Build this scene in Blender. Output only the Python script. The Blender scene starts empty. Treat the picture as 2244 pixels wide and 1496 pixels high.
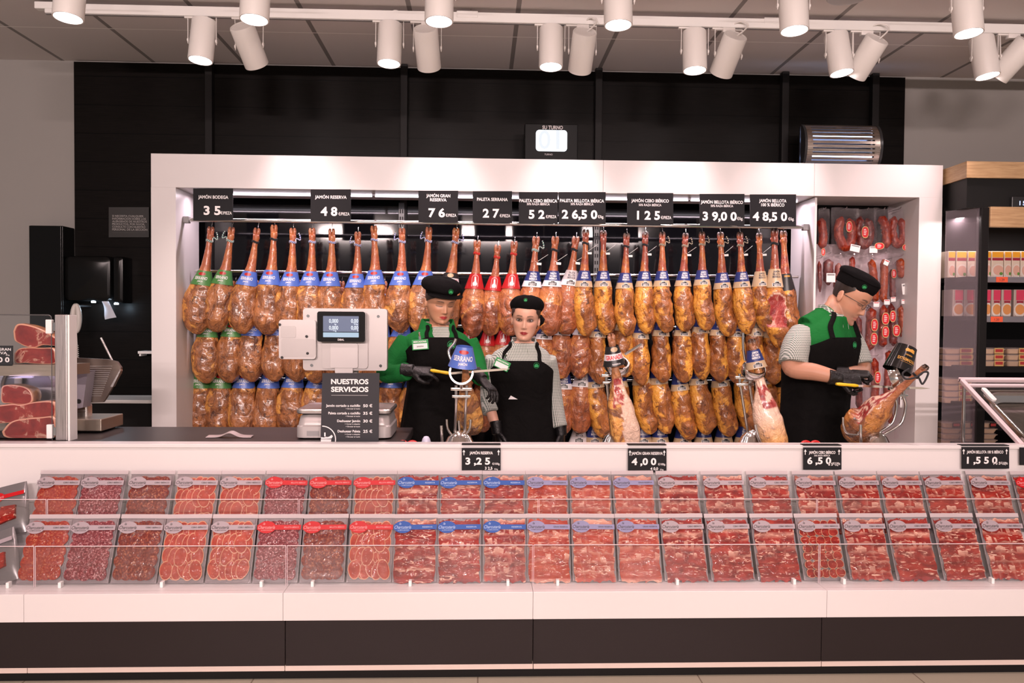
import bpy, bmesh, math, random
import numpy as np
from mathutils import Vector, Matrix, noise

sc = bpy.context.scene
col = sc.collection

# ------------------------------------------------------------------ camera
EYE = Vector((0, 0, 1.45)); FPX = 1823.63
yaw, pitch, roll = 0.0384688, -0.0261355, 0.0076088
CF = Vector((math.sin(yaw)*math.cos(pitch), math.cos(yaw)*math.cos(pitch), math.sin(pitch)))
_r = Vector((math.cos(yaw), -math.sin(yaw), 0)); _u = _r.cross(CF)
CR = _r*math.cos(roll) + _u*math.sin(roll); CU = _u*math.cos(roll) - _r*math.sin(roll)
cam_d = bpy.data.cameras.new('camera'); cam = bpy.data.objects.new('camera', cam_d); col.objects.link(cam)
cam_d.sensor_width = 36; cam_d.lens = FPX*36/2244; cam_d.clip_start = .05; cam_d.clip_end = 60
cam.matrix_world = Matrix.Translation(EYE) @ Matrix((CR, CU, -CF)).transposed().to_4x4()
sc.camera = cam

# ------------------------------------------------------------------ world, exposure, big lights
sc.view_settings.view_transform = 'Standard'; sc.view_settings.look = 'None'
sc.view_settings.gamma = 1; sc.view_settings.use_curve_mapping = False
sc.view_settings.exposure = 0.2
w = bpy.data.worlds.new('world'); sc.world = w; w.use_nodes = True
w.node_tree.nodes['Background'].inputs[0].default_value = (1, .88, .86, 1)
w.node_tree.nodes['Background'].inputs[1].default_value = .24
sc.cycles.max_bounces = 8; sc.cycles.transparent_max_bounces = 24
sc.cycles.sample_clamp_indirect = 6; sc.cycles.caustics_reflective = False; sc.cycles.caustics_refractive = False
sc.cycles.use_denoising = True

def light(name, kind, loc, target, energy, color, size=.1, size_y=None, spot=None, blend=.5, parent=None):
    d = bpy.data.lights.new(name, kind); d.energy = energy; d.color = color
    o = bpy.data.objects.new(name, d); col.objects.link(o)
    if kind == 'AREA':
        d.size = size
        if size_y: d.shape = 'RECTANGLE'; d.size_y = size_y
    else: d.shadow_soft_size = size
    if kind == 'SPOT': d.spot_size = math.radians(spot); d.spot_blend = blend
    o.location = loc
    o.rotation_euler = (Vector(target)-Vector(loc)).to_track_quat('-Z', 'Y').to_euler()
    if parent: o.parent = parent; o.matrix_parent_inverse = Matrix.Translation(-WP[parent])
    return o
SPOT = (1, .72, .725)                      # rosy food-counter lamps
# the shop's own ceiling luminaires over the aisle behind the photographer
for lx in (-2.4, 0, 2.4):
    light('aisle_luminaire', 'AREA', (lx, -4.6, 3.1), (lx, .6, .9), 200, (1, .80, .77), 1.3, .10)
for lx, tx in ((-1.8, -1.36), (-1.0, -.85), (-.1, -.05), (.8, .75), (1.7, 1.5), (2.6, 2.45)):  # unseen spots added over the aisle to lift the hanging hams
    light('added_aisle_spot', 'SPOT', (lx, 1.9, 3.08), (tx, 5.35, 1.36), 150, (1, .80, .73), .045, None, 27, .7)
for lx in (-2.2, -1.1, 0, 1.1, 2.2):     # out-of-view spots added over the aisle to brighten the counter
    light('added_aisle_spot', 'SPOT', (lx, 1.9, 3.08), (lx*.98, 3.5, .55), 52, (1, .70, .69), .045, None, 62, .6)

# ------------------------------------------------------------------ helpers
WP = {}                                    # world translation of every object
def at(px, py, Y):                         # photo pixel -> point on the plane at depth Y
    v = CF*FPX + CR*(px-1122) - CU*(py-748)
    return EYE + v*(Y/v.y)
def atz(px, py, Z):
    v = CF*FPX + CR*(px-1122) - CU*(py-748)
    return EYE + v*((Z-EYE.z)/v.z)

def tag(o, label=None, cat=None, group=None, kind=None):
    if label: o['label'] = label
    if cat: o['category'] = cat
    if group: o['group'] = group
    if kind: o['kind'] = kind
    return o
def empty(name, loc, label=None, cat=None, group=None):
    o = bpy.data.objects.new(name, None); col.objects.link(o); o.location = loc; o.empty_display_size = .05
    WP[o] = Vector(loc)
    return tag(o, label, cat, group)

_glyph = {}
def glyphs(s, bold=0.0, shear=0.0, space=1.0):
    k = (s, bold, shear, space)
    if k not in _glyph:
        cu = bpy.data.curves.new('t', 'FONT'); cu.body = s; cu.size = 1; cu.offset = bold; cu.shear = shear
        cu.space_character = space; cu.resolution_u = 3; cu.extrude = 0
        o = bpy.data.objects.new('t', cu)
        me = bpy.data.meshes.new_from_object(o)
        v = np.empty(len(me.vertices)*3); me.vertices.foreach_get('co', v); v = v.reshape(-1, 3)
        f = [tuple(p.vertices) for p in me.polygons]
        bpy.data.objects.remove(o); bpy.data.curves.remove(cu); bpy.data.meshes.remove(me)
        _glyph[k] = (v, f)
    return _glyph[k]

class MB:
    """collects shapes and links them as one mesh object"""
    def __init__(s): s.v = []; s.f = []; s.m = []; s.n = 0
    def add(s, v, f, mi=0, M=None):
        v = np.asarray(v, float).reshape(-1, 3)
        if M is not None:
            A = np.array(M.to_3x3()); t = np.array(M.to_translation()); v = v @ A.T + t
        s.v.append(v); n = s.n
        s.f.extend(tuple(i+n for i in q) for q in f); s.m.extend([mi]*len(f)); s.n += len(v)
        return s
    def box(s, a, b, mi=0, bevel=0, M=None, seg=2):
        a = Vector(a); b = Vector(b); lo = Vector(map(min, a, b)); hi = Vector(map(max, a, b))
        bm = bmesh.new(); bmesh.ops.create_cube(bm, size=1)
        for v in bm.verts: v.co = Vector((lo[i]+(v.co[i]+.5)*(hi[i]-lo[i]) for i in range(3)))
        if bevel: bmesh.ops.bevel(bm, geom=bm.edges[:], offset=bevel, segments=seg, affect='EDGES', profile=.5)
        return s.bm(bm, mi, M)
    def bm(s, bm, mi=0, M=None):
        bm.verts.index_update()
        s.add([v.co[:] for v in bm.verts], [[v.index for v in f.verts] for f in bm.faces], mi, M); bm.free(); return s
    def loft(s, rings, mi=0, cap=True, closed=True, M=None):
        R = np.asarray(rings, float); k, n = R.shape[:2]; f = []
        for i in range(k-1):
            for j in range(n if closed else n-1):
                a = i*n+j; b = i*n+(j+1) % n
                f.append((a, b, b+n, a+n))
        if cap and closed: f.append(tuple(range(n-1, -1, -1))); f.append(tuple((k-1)*n+j for j in range(n)))
        return s.add(R.reshape(-1, 3), f, mi, M)
    def tube(s, pts, r, seg=10, mi=0, cap=True, M=None, flat=1.0, up=None):
        P = [Vector(p) for p in pts]; n = len(P)
        rr = r if hasattr(r, '__len__') else [r]*n
        T = [((P[min(i+1, n-1)]-P[max(i-1, 0)]).normalized()) for i in range(n)]
        u = Vector(up) if up else (Vector((0, 0, 1)) if abs(T[0].z) < .9 else Vector((1, 0, 0)))
        rings = []
        for i in range(n):
            u = (u - T[i]*u.dot(T[i])).normalized(); b = T[i].cross(u)
            rings.append([P[i] + u*(math.cos(a)*rr[i]*flat) + b*(math.sin(a)*rr[i]) for a in [2*math.pi*j/seg for j in range(seg)]])
        return s.loft(rings, mi, cap, True, M)
    def lathe(s, prof, seg=24, mi=0, M=None, axis='Z', cap=True):
        R = []
        for r, z in prof:
            R.append([(r*math.cos(a), r*math.sin(a), z) for a in [2*math.pi*j/seg for j in range(seg)]])
        return s.loft(R, mi, cap, True, M)
    def prism(s, outline, y0, y1, mi=0, M=None, bevel=0):
        """outline of (x, z) extruded along Y"""
        n = len(outline)
        v = [(x, y0, z) for x, z in outline]+[(x, y1, z) for x, z in outline]
        f = [tuple(range(n)), tuple(range(2*n-1, n-1, -1))]+[(i, i+n, (i+1) % n+n, (i+1) % n) for i in range(n)]
        return s.add(v, f, mi, M)
    def text(s, t, size, pos, mi=0, align='C', bold=.015, fit=None, shear=0, M=None, space=1.0, y=0):
        """lettering standing upright, read from -Y; pos is (x, y, z) of baseline anchor"""
        v, f = glyphs(t, bold, shear, space)
        if not len(v): return s
        v = v.copy(); x0, x1 = v[:, 0].min(), v[:, 0].max(); sx = size
        if fit: sx = fit/max(x1-x0, 1e-6)
        ox = {'C': (x0+x1)/2, 'L': x0, 'R': x1}[align]
        o = np.zeros_like(v); o[:, 0] = (v[:, 0]-ox)*sx+pos[0]; o[:, 1] = pos[1]; o[:, 2] = v[:, 1]*size+pos[2]
        return s.add(o, f, mi, M)
    def build(s, name, mats, parent=None, smooth=None, origin=None, raw=False):
        V = np.concatenate(s.v) if s.v else np.zeros((0, 3))
        if raw: o0 = Vector((0, 0, 0))
        elif parent is not None: o0 = WP[parent]
        elif origin is not None: o0 = Vector(origin)
        else:
            lo, hi = V.min(0), V.max(0); o0 = Vector(((lo[0]+hi[0])/2, (lo[1]+hi[1])/2, lo[2]))
        me = bpy.data.meshes.new(name); me.from_pydata((V-np.array(o0)).tolist(), [], s.f)
        if not isinstance(mats, (list, tuple)): mats = [mats]
        for m in mats: me.materials.append(m)
        if len(mats) > 1: me.polygons.foreach_set('material_index', s.m)
        if smooth is not None:
            me.polygons.foreach_set('use_smooth', [True]*len(me.polygons))
            if smooth < 180: me.set_sharp_from_angle(angle=math.radians(smooth))
        me.update()
        return link(name, me, parent, o0 if parent is None else None)
def link(name, me, parent=None, loc=None, off=(0, 0, 0)):
    o = bpy.data.objects.new(name, me); col.objects.link(o)
    if parent is not None: o.parent = parent; o.location = off; WP[o] = WP[parent]+Vector(off)
    else: o.location = loc if loc is not None else (0, 0, 0); WP[o] = Vector(o.location)
    return o
def copy_tree(o, parent=None, skip=()):
    c = o.copy(); col.objects.link(c)
    if parent is not None: c.parent = parent
    WP[c] = WP.get(o, Vector())
    for ch in o.children:
        copy_tree(ch, c)
    return c

# ------------------------------------------------------------------ materials
class Mat:
    def __init__(s, name, base=(.8, .8, .8), rough=.5, metal=0, **kw):
        s.m = bpy.data.materials.new(name); s.m.use_nodes = True; s.nt = s.m.node_tree
        s.b = s.nt.nodes['Principled BSDF']; s.out = s.nt.nodes['Material Output']
        s.set(base=base, rough=rough, metal=metal, **kw)
    K = dict(base='Base Color', rough='Roughness', metal='Metallic', normal='Normal', coat='Coat Weight', coatr='Coat Roughness',
             spec='Specular IOR Level', emit='Emission Color', es='Emission Strength', sss='Subsurface Weight', sssr='Subsurface Radius',
             ssss='Subsurface Scale', sheen='Sheen Weight', alpha='Alpha', trans='Transmission Weight', ior='IOR')
    def put(s, sock, v):
        if isinstance(v, bpy.types.NodeSocket): s.nt.links.new(v, sock)
        elif sock.type == 'RGBA' and len(v) == 3: sock.default_value = (*v, 1)
        else: sock.default_value = v
    def set(s, **kw):
        for k, v in kw.items(): s.put(s.b.inputs[s.K[k]], v)
        return s
    def n(s, typ, *ins, **props):
        nd = s.nt.nodes.new('ShaderNode'+typ); named = props.pop('ins', {})
        for k, v in props.items(): setattr(nd, k, v)
        for i, v in enumerate(ins):
            if v is not None: s.put(nd.inputs[i], v)
        for k, v in named.items(): s.put(nd.inputs[k], v)
        return nd
    def co(s, kind='Object', scale=(1, 1, 1), rnd=0):
        t = s.n('TexCoord').outputs[kind]
        m = s.n('Mapping', t); m.inputs['Scale'].default_value = scale
        v = m.outputs[0]
        if rnd:
            r = s.n('ObjectInfo').outputs['Random']
            mul = s.n('Math', r, rnd, operation='MULTIPLY').outputs[0]
            v = s.n('VectorMath', v, mul, operation='ADD').outputs[0]
        return v
    def noise(s, vec, scale=5, detail=4, rough=.55, dist=0):
        return s.n('TexNoise', ins={'Vector': vec, 'Scale': scale, 'Detail': detail, 'Roughness': rough, 'Distortion': dist}).outputs[0]
    def ramp(s, fac, stops, interp='LINEAR'):
        nd = s.n('ValToRGB', fac); cr = nd.color_ramp; cr.interpolation = interp
        while len(cr.elements) > 1: cr.elements.remove(cr.elements[-1])
        for i, (p, c) in enumerate(stops):
            e = cr.elements[0] if i == 0 else cr.elements.new(p)
            e.position = p; e.color = (*c, 1) if len(c) == 3 else c
        return nd.outputs[0]
    def mix(s, fac, a, b, blend='MIX'):
        nd = s.n('Mix', data_type='RGBA', blend_type=blend)
        s.put(nd.inputs[0], fac); s.put(nd.inputs[6], a); s.put(nd.inputs[7], b); return nd.outputs[2]
    def math(s, op, a, b=0, clamp=False):
        nd = s.n('Math', a, b, operation=op); nd.use_clamp = clamp; return nd.outputs[0]
    def xyz(s, v): return s.n('SeparateXYZ', v).outputs
    def bump(s, h, strength=.3, dist=.01):
        nd = s.n('Bump', ins={'Height': h, 'Strength': strength, 'Distance': dist}); return nd.outputs[0]
    def attr(s, name): return s.n('Attribute', attribute_name=name).outputs
def lin(r, g, b): return tuple((c/12.92 if c <= .04045 else ((c+.055)/1.055)**2.4) for c in (r/255, g/255, b/255))
def plain(name, rgb, rough=.5, metal=0, **kw): return Mat(name, rgb, rough, metal, **kw).m

m_white = plain('white_laminate', (.70, .665, .66), .35)
m_white2 = plain('white_plastic', (.80, .79, .77), .4)
m_black = plain('matt_black', (.010, .009, .009), .5, spec=.15)
m_sign = plain('sign_black', (.016, .016, .018), .6, spec=.12)
m_letter = plain('lettering_white', (.80, .78, .78), .6)
m_grey = plain('grey_plastic', (.22, .21, .21), .5)
m_dark = plain('dark_plastic', (.02, .02, .021), .3)
m_rubber = plain('black_rubber', (.012, .012, .012), .6)
m_chrome = plain('chrome', (.75, .74, .73), .12, 1)
def brushed(name, rgb, rough=.32, scale=(2, 200, 200)):
    M = Mat(name, rgb, rough, 1)
    h = M.noise(M.co('Object', scale), 3, 3); M.set(rough=M.n('MapRange', h, .3, .7, rough-.1, rough+.12).outputs[0]); return M.m
m_steel = brushed('brushed_steel', (.62, .60, .58)); m_steel_v = brushed('brushed_steel_upright', (.50, .46, .45), .35, (150, 150, 2))
def schlick(M, refl, normal=None, power=5.0):
    """mirror share of a thin clear sheet, the same from both sides"""
    lw = M.n('LayerWeight'); lw.inputs[0].default_value = .5
    if normal is not None: M.put(lw.inputs[1], normal)
    f = M.math('POWER', lw.outputs[1], power); nd = M.n('Math', f, .90*refl, .05*refl, operation='MULTIPLY_ADD'); nd.use_clamp = True
    return nd.outputs[0]
def thin_glass(name, tint=(1, 1, 1), refl=1.0, haze=None, haze_f=.0):
    M = Mat(name); nt = M.nt; nt.nodes.remove(M.b)
    f = schlick(M, refl)
    t = M.n('BsdfTransparent', tint); g = M.n('BsdfGlossy', (1, 1, 1)); g.inputs['Roughness'].default_value = .03
    mx = M.n('MixShader', f, t.outputs[0], g.outputs[0]).outputs[0]
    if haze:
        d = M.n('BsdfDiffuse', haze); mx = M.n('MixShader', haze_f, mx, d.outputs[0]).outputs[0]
    nt.links.new(mx, M.out.inputs[0]); return M.m
m_glass = thin_glass('clear_glass')
m_glass_edge = plain('glass_edge', (.75, .62, .64), .2)
def emitter(name, rgb, s):
    M = Mat(name, (0, 0, 0)); M.set(emit=rgb, es=s); return M.m
# ------------------------------------------------------------------ setting
CEIL = 3.19
def struct(name, mb, mats, **kw):
    o = mb.build(name, mats, **kw); o['kind'] = 'structure'; return o
# floor: large glossy beige tiles with thin joints
M = Mat('floor_tile', (.5, .42, .33), .18)
c = M.co('Object'); br = M.n('TexBrick', ins={'Vector': c, 'Color1': (.52, .47, .37, 1), 'Color2': (.54, .49, .39, 1), 'Mortar': (.27, .22, .17, 1), 'Scale': 1.0, 'Mortar Size': .003, 'Brick Width': .9, 'Row Height': .9})
br.offset = 0
M.set(base=br.outputs[0])
struct('floor', MB().box((-5, -6, -.1), (6, 5.95, 0)), M.m, origin=(0, 0, 0))
# ceiling: suspended tiles, wide dark joints running away from the viewer and thin bright tees across
M = Mat('ceiling_tile', (.5, .47, .46), .8)
x, y, z = M.xyz(M.co('Object'))
jx = M.math('ABSOLUTE', M.math('SUBTRACT', M.math('FRACT', M.math('DIVIDE', M.math('SUBTRACT', x, .203), .611)), .5))
gx = M.math('GREATER_THAN', jx, .478)
jy = M.math('ABSOLUTE', M.math('SUBTRACT', M.math('FRACT', M.math('DIVIDE', M.math('SUBTRACT', y, 5.17), 1.2)), .5))
gy = M.math('GREATER_THAN', jy, .4955)
cc = M.mix(gx, (.66, .61, .60), (.24, .22, .215)); cc = M.mix(gy, cc, (.90, .86, .84))
M.set(base=cc)
struct('ceiling', MB().box((-5, -6, CEIL), (6, 5.95, CEIL+.1)), M.m, origin=(0, 0, CEIL))
M = Mat('grey_wall_paint', (.28, .265, .25), .75); M.set(normal=M.bump(M.noise(M.co(), 300, 2), .05, .002))
struct('wall_back', MB().box((-5, 5.83, 0), (6, 5.95, CEIL)), M.m)
# black cladding panels on the back wall, with posts between them
M = Mat('black_cladding', (.007, .006, .0055), .28)
x, y, z = M.xyz(M.co())
sl = M.math('FRACT', M.math('MULTIPLY', z, 5.2)); ln = M.math('LESS_THAN', sl, .03)
nz = M.noise(M.co('Object', (2, 2, 60)), 4, 4)
M.set(base=M.mix(ln, M.ramp(nz, [(.3, (.004, .0035, .003)), (.7, (.008, .0065, .006))]), (.002, .002, .002)), spec=.07, rough=.34, normal=M.bump(ln, .2, .003))
m_clad = M.m
x0 = at(162, 300, 5.8).x; x1 = at(1982, 300, 5.8).x
px = [162, 458, 885, 1311, 1727, 1982]
mb = MB()
for a, b in zip(px[:-1], px[1:]):
    mb.box((at(a, 300, 5.8).x+.002, 5.80, 0), (at(b, 300, 5.8).x-.002, 5.83, 3.176))
struct('trim_1', mb, m_clad)
for i, a in enumerate((458, 885, 1311, 1719, 1916)):
    xc = at(a, 300, 5.76).x
    struct('trim_%d' % (i+2), MB().box((xc-.024, 5.745, 0), (xc+.024, 5.80, 3.186), bevel=.003), m_black)
# ------------------------------------------------------------------ ham display niche
NL, NR, NT = -1.87, 2.78, 2.245          # opening
niche = empty('display_cabinet', (.45, 5.2, 0), 'large white framed display cabinet with the hanging hams behind the staff', 'display cabinet')
FR = (-2.02, 2.93, 2.45)
xd = at(1790, 560, 5.22).x               # divider before the sausages
mb = MB()
seams = [FR[0], at(1322, 380, 5.2).x, at(1785, 380, 5.2).x, FR[1]]
for a, b in zip(seams[:-1], seams[1:]): mb.box((a+.0006, 5.2, NT), (b-.0006, 5.62, FR[2]), bevel=.001)
mb.build('header', m_white, niche)
MB().box((FR[0], 5.2, 0), (NL, 5.62, NT), bevel=.001).build('side_panel', m_white, niche)
MB().box((NR, 5.2, 0), (FR[1], 5.62, NT), bevel=.001).build('side_panel', m_white, niche)
MB().box((xd-.014, 5.23, 0), (xd, 5.63, NT-.005)).build('divider', m_white, niche)
M = Mat('gloss_black_back', (.004, .004, .005), .06, spec=.28)
MB().box((NL-.1, 5.775, 0), (xd, 5.79, NT+.2)).build('back_panel', M.m, niche)
MB().box((xd, 5.60, 0), (NR, 5.61, 1.98)).build('back_panel', plain('pink_white_back', (.62, .52, .55), .4), niche)
MB().box((xd, 5.60, 1.98), (NR, 5.61, NT)).build('back_panel', m_black, niche)
m_led = emitter('led_strip', (1, .9, 1), 5.0)
zr = at(1100, 490, 5.33).z; zr2 = at(1100, 600, 5.45).z
RAILZ = [zr, zr2, at(1100, 715, 5.56).z, at(1100, 832, 5.67).z]
RAILY = [5.33, 5.45, 5.56, 5.67]
for q, (zz, yy) in enumerate(zip(RAILZ, RAILY)):
    MB().tube([(NL+.03, yy, zz), (xd-.03, yy, zz)], .0125 if q == 0 else .010, 14).build('hanging_rail', m_chrome, niche, smooth=60)
for sx in (NL, xd-.014):
    d = 1 if sx < 0 else -1
    MB().box((sx+.002*d, 5.31, RAILZ[0]-.02), (sx+.04*d, 5.35, RAILZ[0]+.02), bevel=.004).build('rail_bracket', m_grey, niche)
for px_ in (880, 1308):
    xx = at(px_, 460, 5.74).x
    mb = MB().box((xx-.02, 5.74, .2), (xx+.02, 5.77, NT), bevel=.002)
    for k in range(40):
        mb.box((xx-.012, 5.7385, .3+k*.048), (xx-.004, 5.741, .325+k*.048), 1); mb.box((xx+.004, 5.7385, .3+k*.048), (xx+.012, 5.741, .325+k*.048), 1)
    mb.build('slotted_upright', [m_dark, m_black], niche)
for a, b in ((NL+.05, -.7), (-.68, .33), (.35, 1.35), (1.37, xd-.06)):
    MB().box((a, 5.40, NT-.012), (b, 5.415, NT-.004), bevel=.002).build('led_strip', m_led, niche)
    light('niche_led', 'AREA', ((a+b)/2, 5.40, NT-.022), ((a+b)/2, 5.40, 1.0), 5, (1, .80, .90), b-a, .02, parent=niche)
# ------------------------------------------------------------------ refrigerated counter
CX0, CX1 = -2.75, 3.0
ctr = empty('refrigerated_counter', (0, 3.5, 0), 'long white and black refrigerated counter across the front of the shop', 'counter')
m_panel = plain('dark_brown_panel', (.022, .016, .016), .42, spec=.2)
sx = [CX0]+[at(p, 1400, 3.3).x for p in (625, 1168, 1800)]+[CX1]
for a, b in zip(sx[:-1], sx[1:]):
    MB().box((a+.0012, 3.30, .07), (b-.0012, 3.45, .285), bevel=.001).build('lower_panel', m_panel, ctr)
sk = [CX0]+[at(p, 1460, 3.33).x for p in (62, 625, 1168, 1798)]+[CX1]
M = Mat('kick_steel', (.80, .66, .60), .25, .1); m_kick = M.m
for a, b in zip(sk[:-1], sk[1:]):
    MB().box((a+.0012, 3.322, .040), (b-.0012, 3.36, .071), bevel=.001).build('kick_strip', m_kick, ctr)
MB().box((CX0, 3.345, 0), (CX1, 3.40, .045)).build('plinth', m_black, ctr)
sf = [CX0]+[at(p, 1330, 3.2).x for p in (52, 620, 1168, 1812)]+[CX1]
for a, b in zip(sf[:-1], sf[1:]):
    MB().box((a+.0005, 3.20, .287), (b-.0005, 3.32, .394), bevel=.0015).build('front_fascia', m_white, ctr)
# stepped shelf that carries the packets
m_shelf = plain('shelf_grey', (.42, .39, .40), .35)
prof = [(3.32, .287), (3.32, .394), (3.335, .396), (3.462, .392), (3.476, .552), (3.592, .552), (3.592, .287)]
mb = MB(); n = len(prof)
mb.add([(CX0, y, z) for y, z in prof]+[(CX1, y, z) for y, z in prof], [tuple(range(n)), tuple(range(2*n-1, n-1, -1))]+[(i, (i+1) % n, (i+1) % n+n, i+n) for i in range(n)])
mb.build('stepped_shelf', m_shelf, ctr)
MB().box((CX0, 3.60, .287), (CX1, 3.66, .905), bevel=.002).build('rear_panel', m_white, ctr)
MB().box((CX0, 3.59, .893), (CX1, 3.67, .909), bevel=.002).build('top_edge', m_white, ctr)
pxs = [-350, 76, 226, 628, 1168, 1795, 2600]
for row, (Y, zb, h) in enumerate(((3.285, .396, .158), (3.452, .556, .145))):
    xs = [CX0+.02]+[at(p, 1240 if row == 0 else 1120, Y).x for p in ((76, 628, 1168, 1795) if row == 0 else (103, 655, 1180, 1790))]+[CX1-.02]
    for a, b in zip(xs[:-1], xs[1:]):
        g = MB().box((a+.002, Y-.002, zb), (b-.002, Y+.002, zb+h)).build('glass_guard', m_glass, ctr)
        MB().box((a+.002, Y-.0022, zb+h), (b-.002, Y+.0022, zb+h+.002)).build('polished_edge', m_glass_edge, g)
        for e in (a+.002, b-.0035): MB().box((e, Y-.0022, zb), (e+.0015, Y+.0022, zb+h)).build('polished_edge', m_glass_edge, g)
for p in (18, 132, 355, 573, 685, 899, 1113, 1222, 1484, 1740, 1849, 2174):
    q = at(p, 1274, 3.28)
    MB().box((q.x-.006, 3.272, .394), (q.x+.006, 3.296, .416), bevel=.0015).build('glass_clip', m_white2, ctr)
# worktop behind the glass case and the scale
M = Mat('worktop_dark', (.028, .022, .022), .4)
wt = MB().box((at(120, 950, 3.68).x-1.0, 3.68, .865), (at(895, 960, 3.9).x, 4.19, .905), bevel=.004).build('worktop', M.m)
tag(wt, 'dark worktop behind the counter, under the scale and slicer', 'worktop')
wt2 = MB().box((at(898, 960, 3.9).x, 3.68, .80), (CX1, 4.0, .845), bevel=.004).build('worktop', m_steel)
tag(wt2, 'low steel work shelf behind the counter, carrying the ham stands', 'worktop')
# ------------------------------------------------------------------ ceiling: track, spotlights, speaker
tk = empty('lighting_track', (0, 4.72, 3.16), 'long white ceiling track carrying the rear row of spotlights', 'lighting track')
xs0, xs1 = at(101, 10, 4.72).x, 5.0
ZT = at(1122, 42, 4.72).z
MB().box((xs0, 4.70, ZT-.026), (xs1, 4.74, ZT+.028), bevel=.004).build('rail', m_white2, tk)
MB().box((xs0, 4.712, ZT-.029), (xs1, 4.728, ZT-.0255)).build('groove', m_grey, tk)
for p in (104, 1024, 1695): 
    x = at(p, 30, 4.72).x
    MB().box((x-.06, 4.697, ZT-.004), (x+.06, 4.743, ZT+.034), bevel=.004).build('joint_cover', m_white2, tk)
    MB().tube([(x+.02, 4.72, ZT+.03), (x+.02, 4.72, CEIL)], .0025, 8).build('suspension_wire', m_chrome, tk)
m_lamp = plain('lamp_white', (.80, .77, .74), .45)
m_lit = emitter('lamp_disc', (1, .86, .87), 18)
def spotlight(top, axis, L, Rr, lit, label, group, yoke_z, energy, cone, stem_to=None, cable=0, aim=None):
    """top: centre of the housing's top; axis: unit vector it shines along"""
    axis = Vector(axis).normalized(); mid = Vector(top)+axis*L*.5
    t = empty('track_spotlight', (mid.x, mid.y, yoke_z+.03), label, 'spotlight', group)
    Q = axis.to_track_quat('Z', 'X').to_matrix().to_4x4(); Mx = Matrix.Translation(top) @ Q
    h = MB().lathe([(.002, .0012), (Rr*.80, .0012), (Rr*.82, .004), (Rr*.86, .004), (Rr*.88, 0), (Rr*.96, 0), (Rr, .006), (Rr, L-.004), (Rr*.985, L), (Rr*.90, L), (Rr*.86, L-.012)], 40, M=Mx).build('housing', m_lamp, t, smooth=40)
    MB().lathe([(.001, L-.0125), (Rr*.87, L-.0125), (Rr*.87, L-.0115), (.001, L-.0115)], 32, M=Mx).build('lamp_disc', m_lit if lit else m_lit, t, smooth=40)
    # yoke: U bracket hanging from the adapter
    lat = Vector((1, 0, 0)); lat = (lat-axis*lat.dot(axis)).normalized(); lat = Vector((lat.x, lat.y*.3, lat.z*.6)).normalized()
    a = Rr+.010; zt = yoke_z
    mb = MB()
    for s in (-1, 1):
        p = mid+lat*a*s; topc = Vector((mid.x+a*s, mid.y, zt))
        mb.tube([p-Vector((0, 0, .02)), p, topc], .0075, 6, flat=.35, up=(1, 0, 0))
        mb.lathe([(.0, -.004), (.011, -.004), (.011, .004), (.0, .004)], 14, M=Matrix.Translation(p) @ Matrix.Rotation(math.pi/2, 4, 'Y'))
    mb.box((mid.x-a-.003, mid.y-.0075, zt-.003), (mid.x+a+.003, mid.y+.0075, zt+.003), bevel=.001)
    mb.build('yoke', m_lamp, t, smooth=40)
    mb = MB()
    if stem_to is None:
        mb.lathe([(.010, 0), (.010, ZT-.045-zt)], 12, M=Matrix.Translation((mid.x, mid.y, zt)))
        mb.box((mid.x-.035, 4.703, ZT-.052), (mid.x+.035, 4.737, ZT-.026), bevel=.003)
        mb.box((mid.x-.095, 4.706, ZT-.036), (mid.x+.02, 4.734, ZT-.0265), bevel=.002)
    else:
        mb.lathe([(.010, 0), (.010, stem_to-zt)], 12, M=Matrix.Translation((mid.x, mid.y, zt)))
        mb.box((mid.x-.05, mid.y-.02, stem_to-.03), (mid.x+.05, mid.y+.02, stem_to), bevel=.004)
    mb.build('track_adapter', m_lamp, t, smooth=40)
    if cable:
        c0 = Vector(top)+lat*.01; c1 = Vector((mid.x+.02, mid.y, zt+.02)); pts = []
        for k in range(17):
            u = k/16; b = math.sin(math.pi*u)
            pts.append(c0.lerp(c1, u)+Vector((cable*b*.055+.02*math.sin(2*math.pi*u), -.02*b, .045*math.sin(math.pi*u))))
        MB().tube(pts, .0045, 8).build('cable', m_lamp, t, smooth=60)
    e = Vector(top)+axis*(L+.004)
    light('spot_beam', 'SPOT', e, Vector(aim) if aim else e+axis, energy, SPOT, .045, None, cone, 1.0, t)
    return t
E_DOWN, E_BACK, E_FRONT = 38, 38, 28
REAR = [((446, 50), (441, 129), 1), ((538, 57), (555, 143), 0), ((855, 57), (853, 137), 1), ((934, 65), (939, 147), 0), ((1208, 64), (1207, 145), 1), ((1278, 72), (1274, 153), 0),
        ((1522, 72), (1522, 153), 1), ((1603, 80), (1588, 160), 0), ((1833, 80), (1843, 157), 1), ((1910, 84), (1885, 167), 0), ((2152, 84), (2162, 167), 1), ((2238, 88), (2199, 173), 0)]
LB = ['left end of the track', 'second pair from the left', 'third pair, above the turn display', 'third pair from the right', 'pair above the steel insect killer', 'right end of the track']
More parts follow.
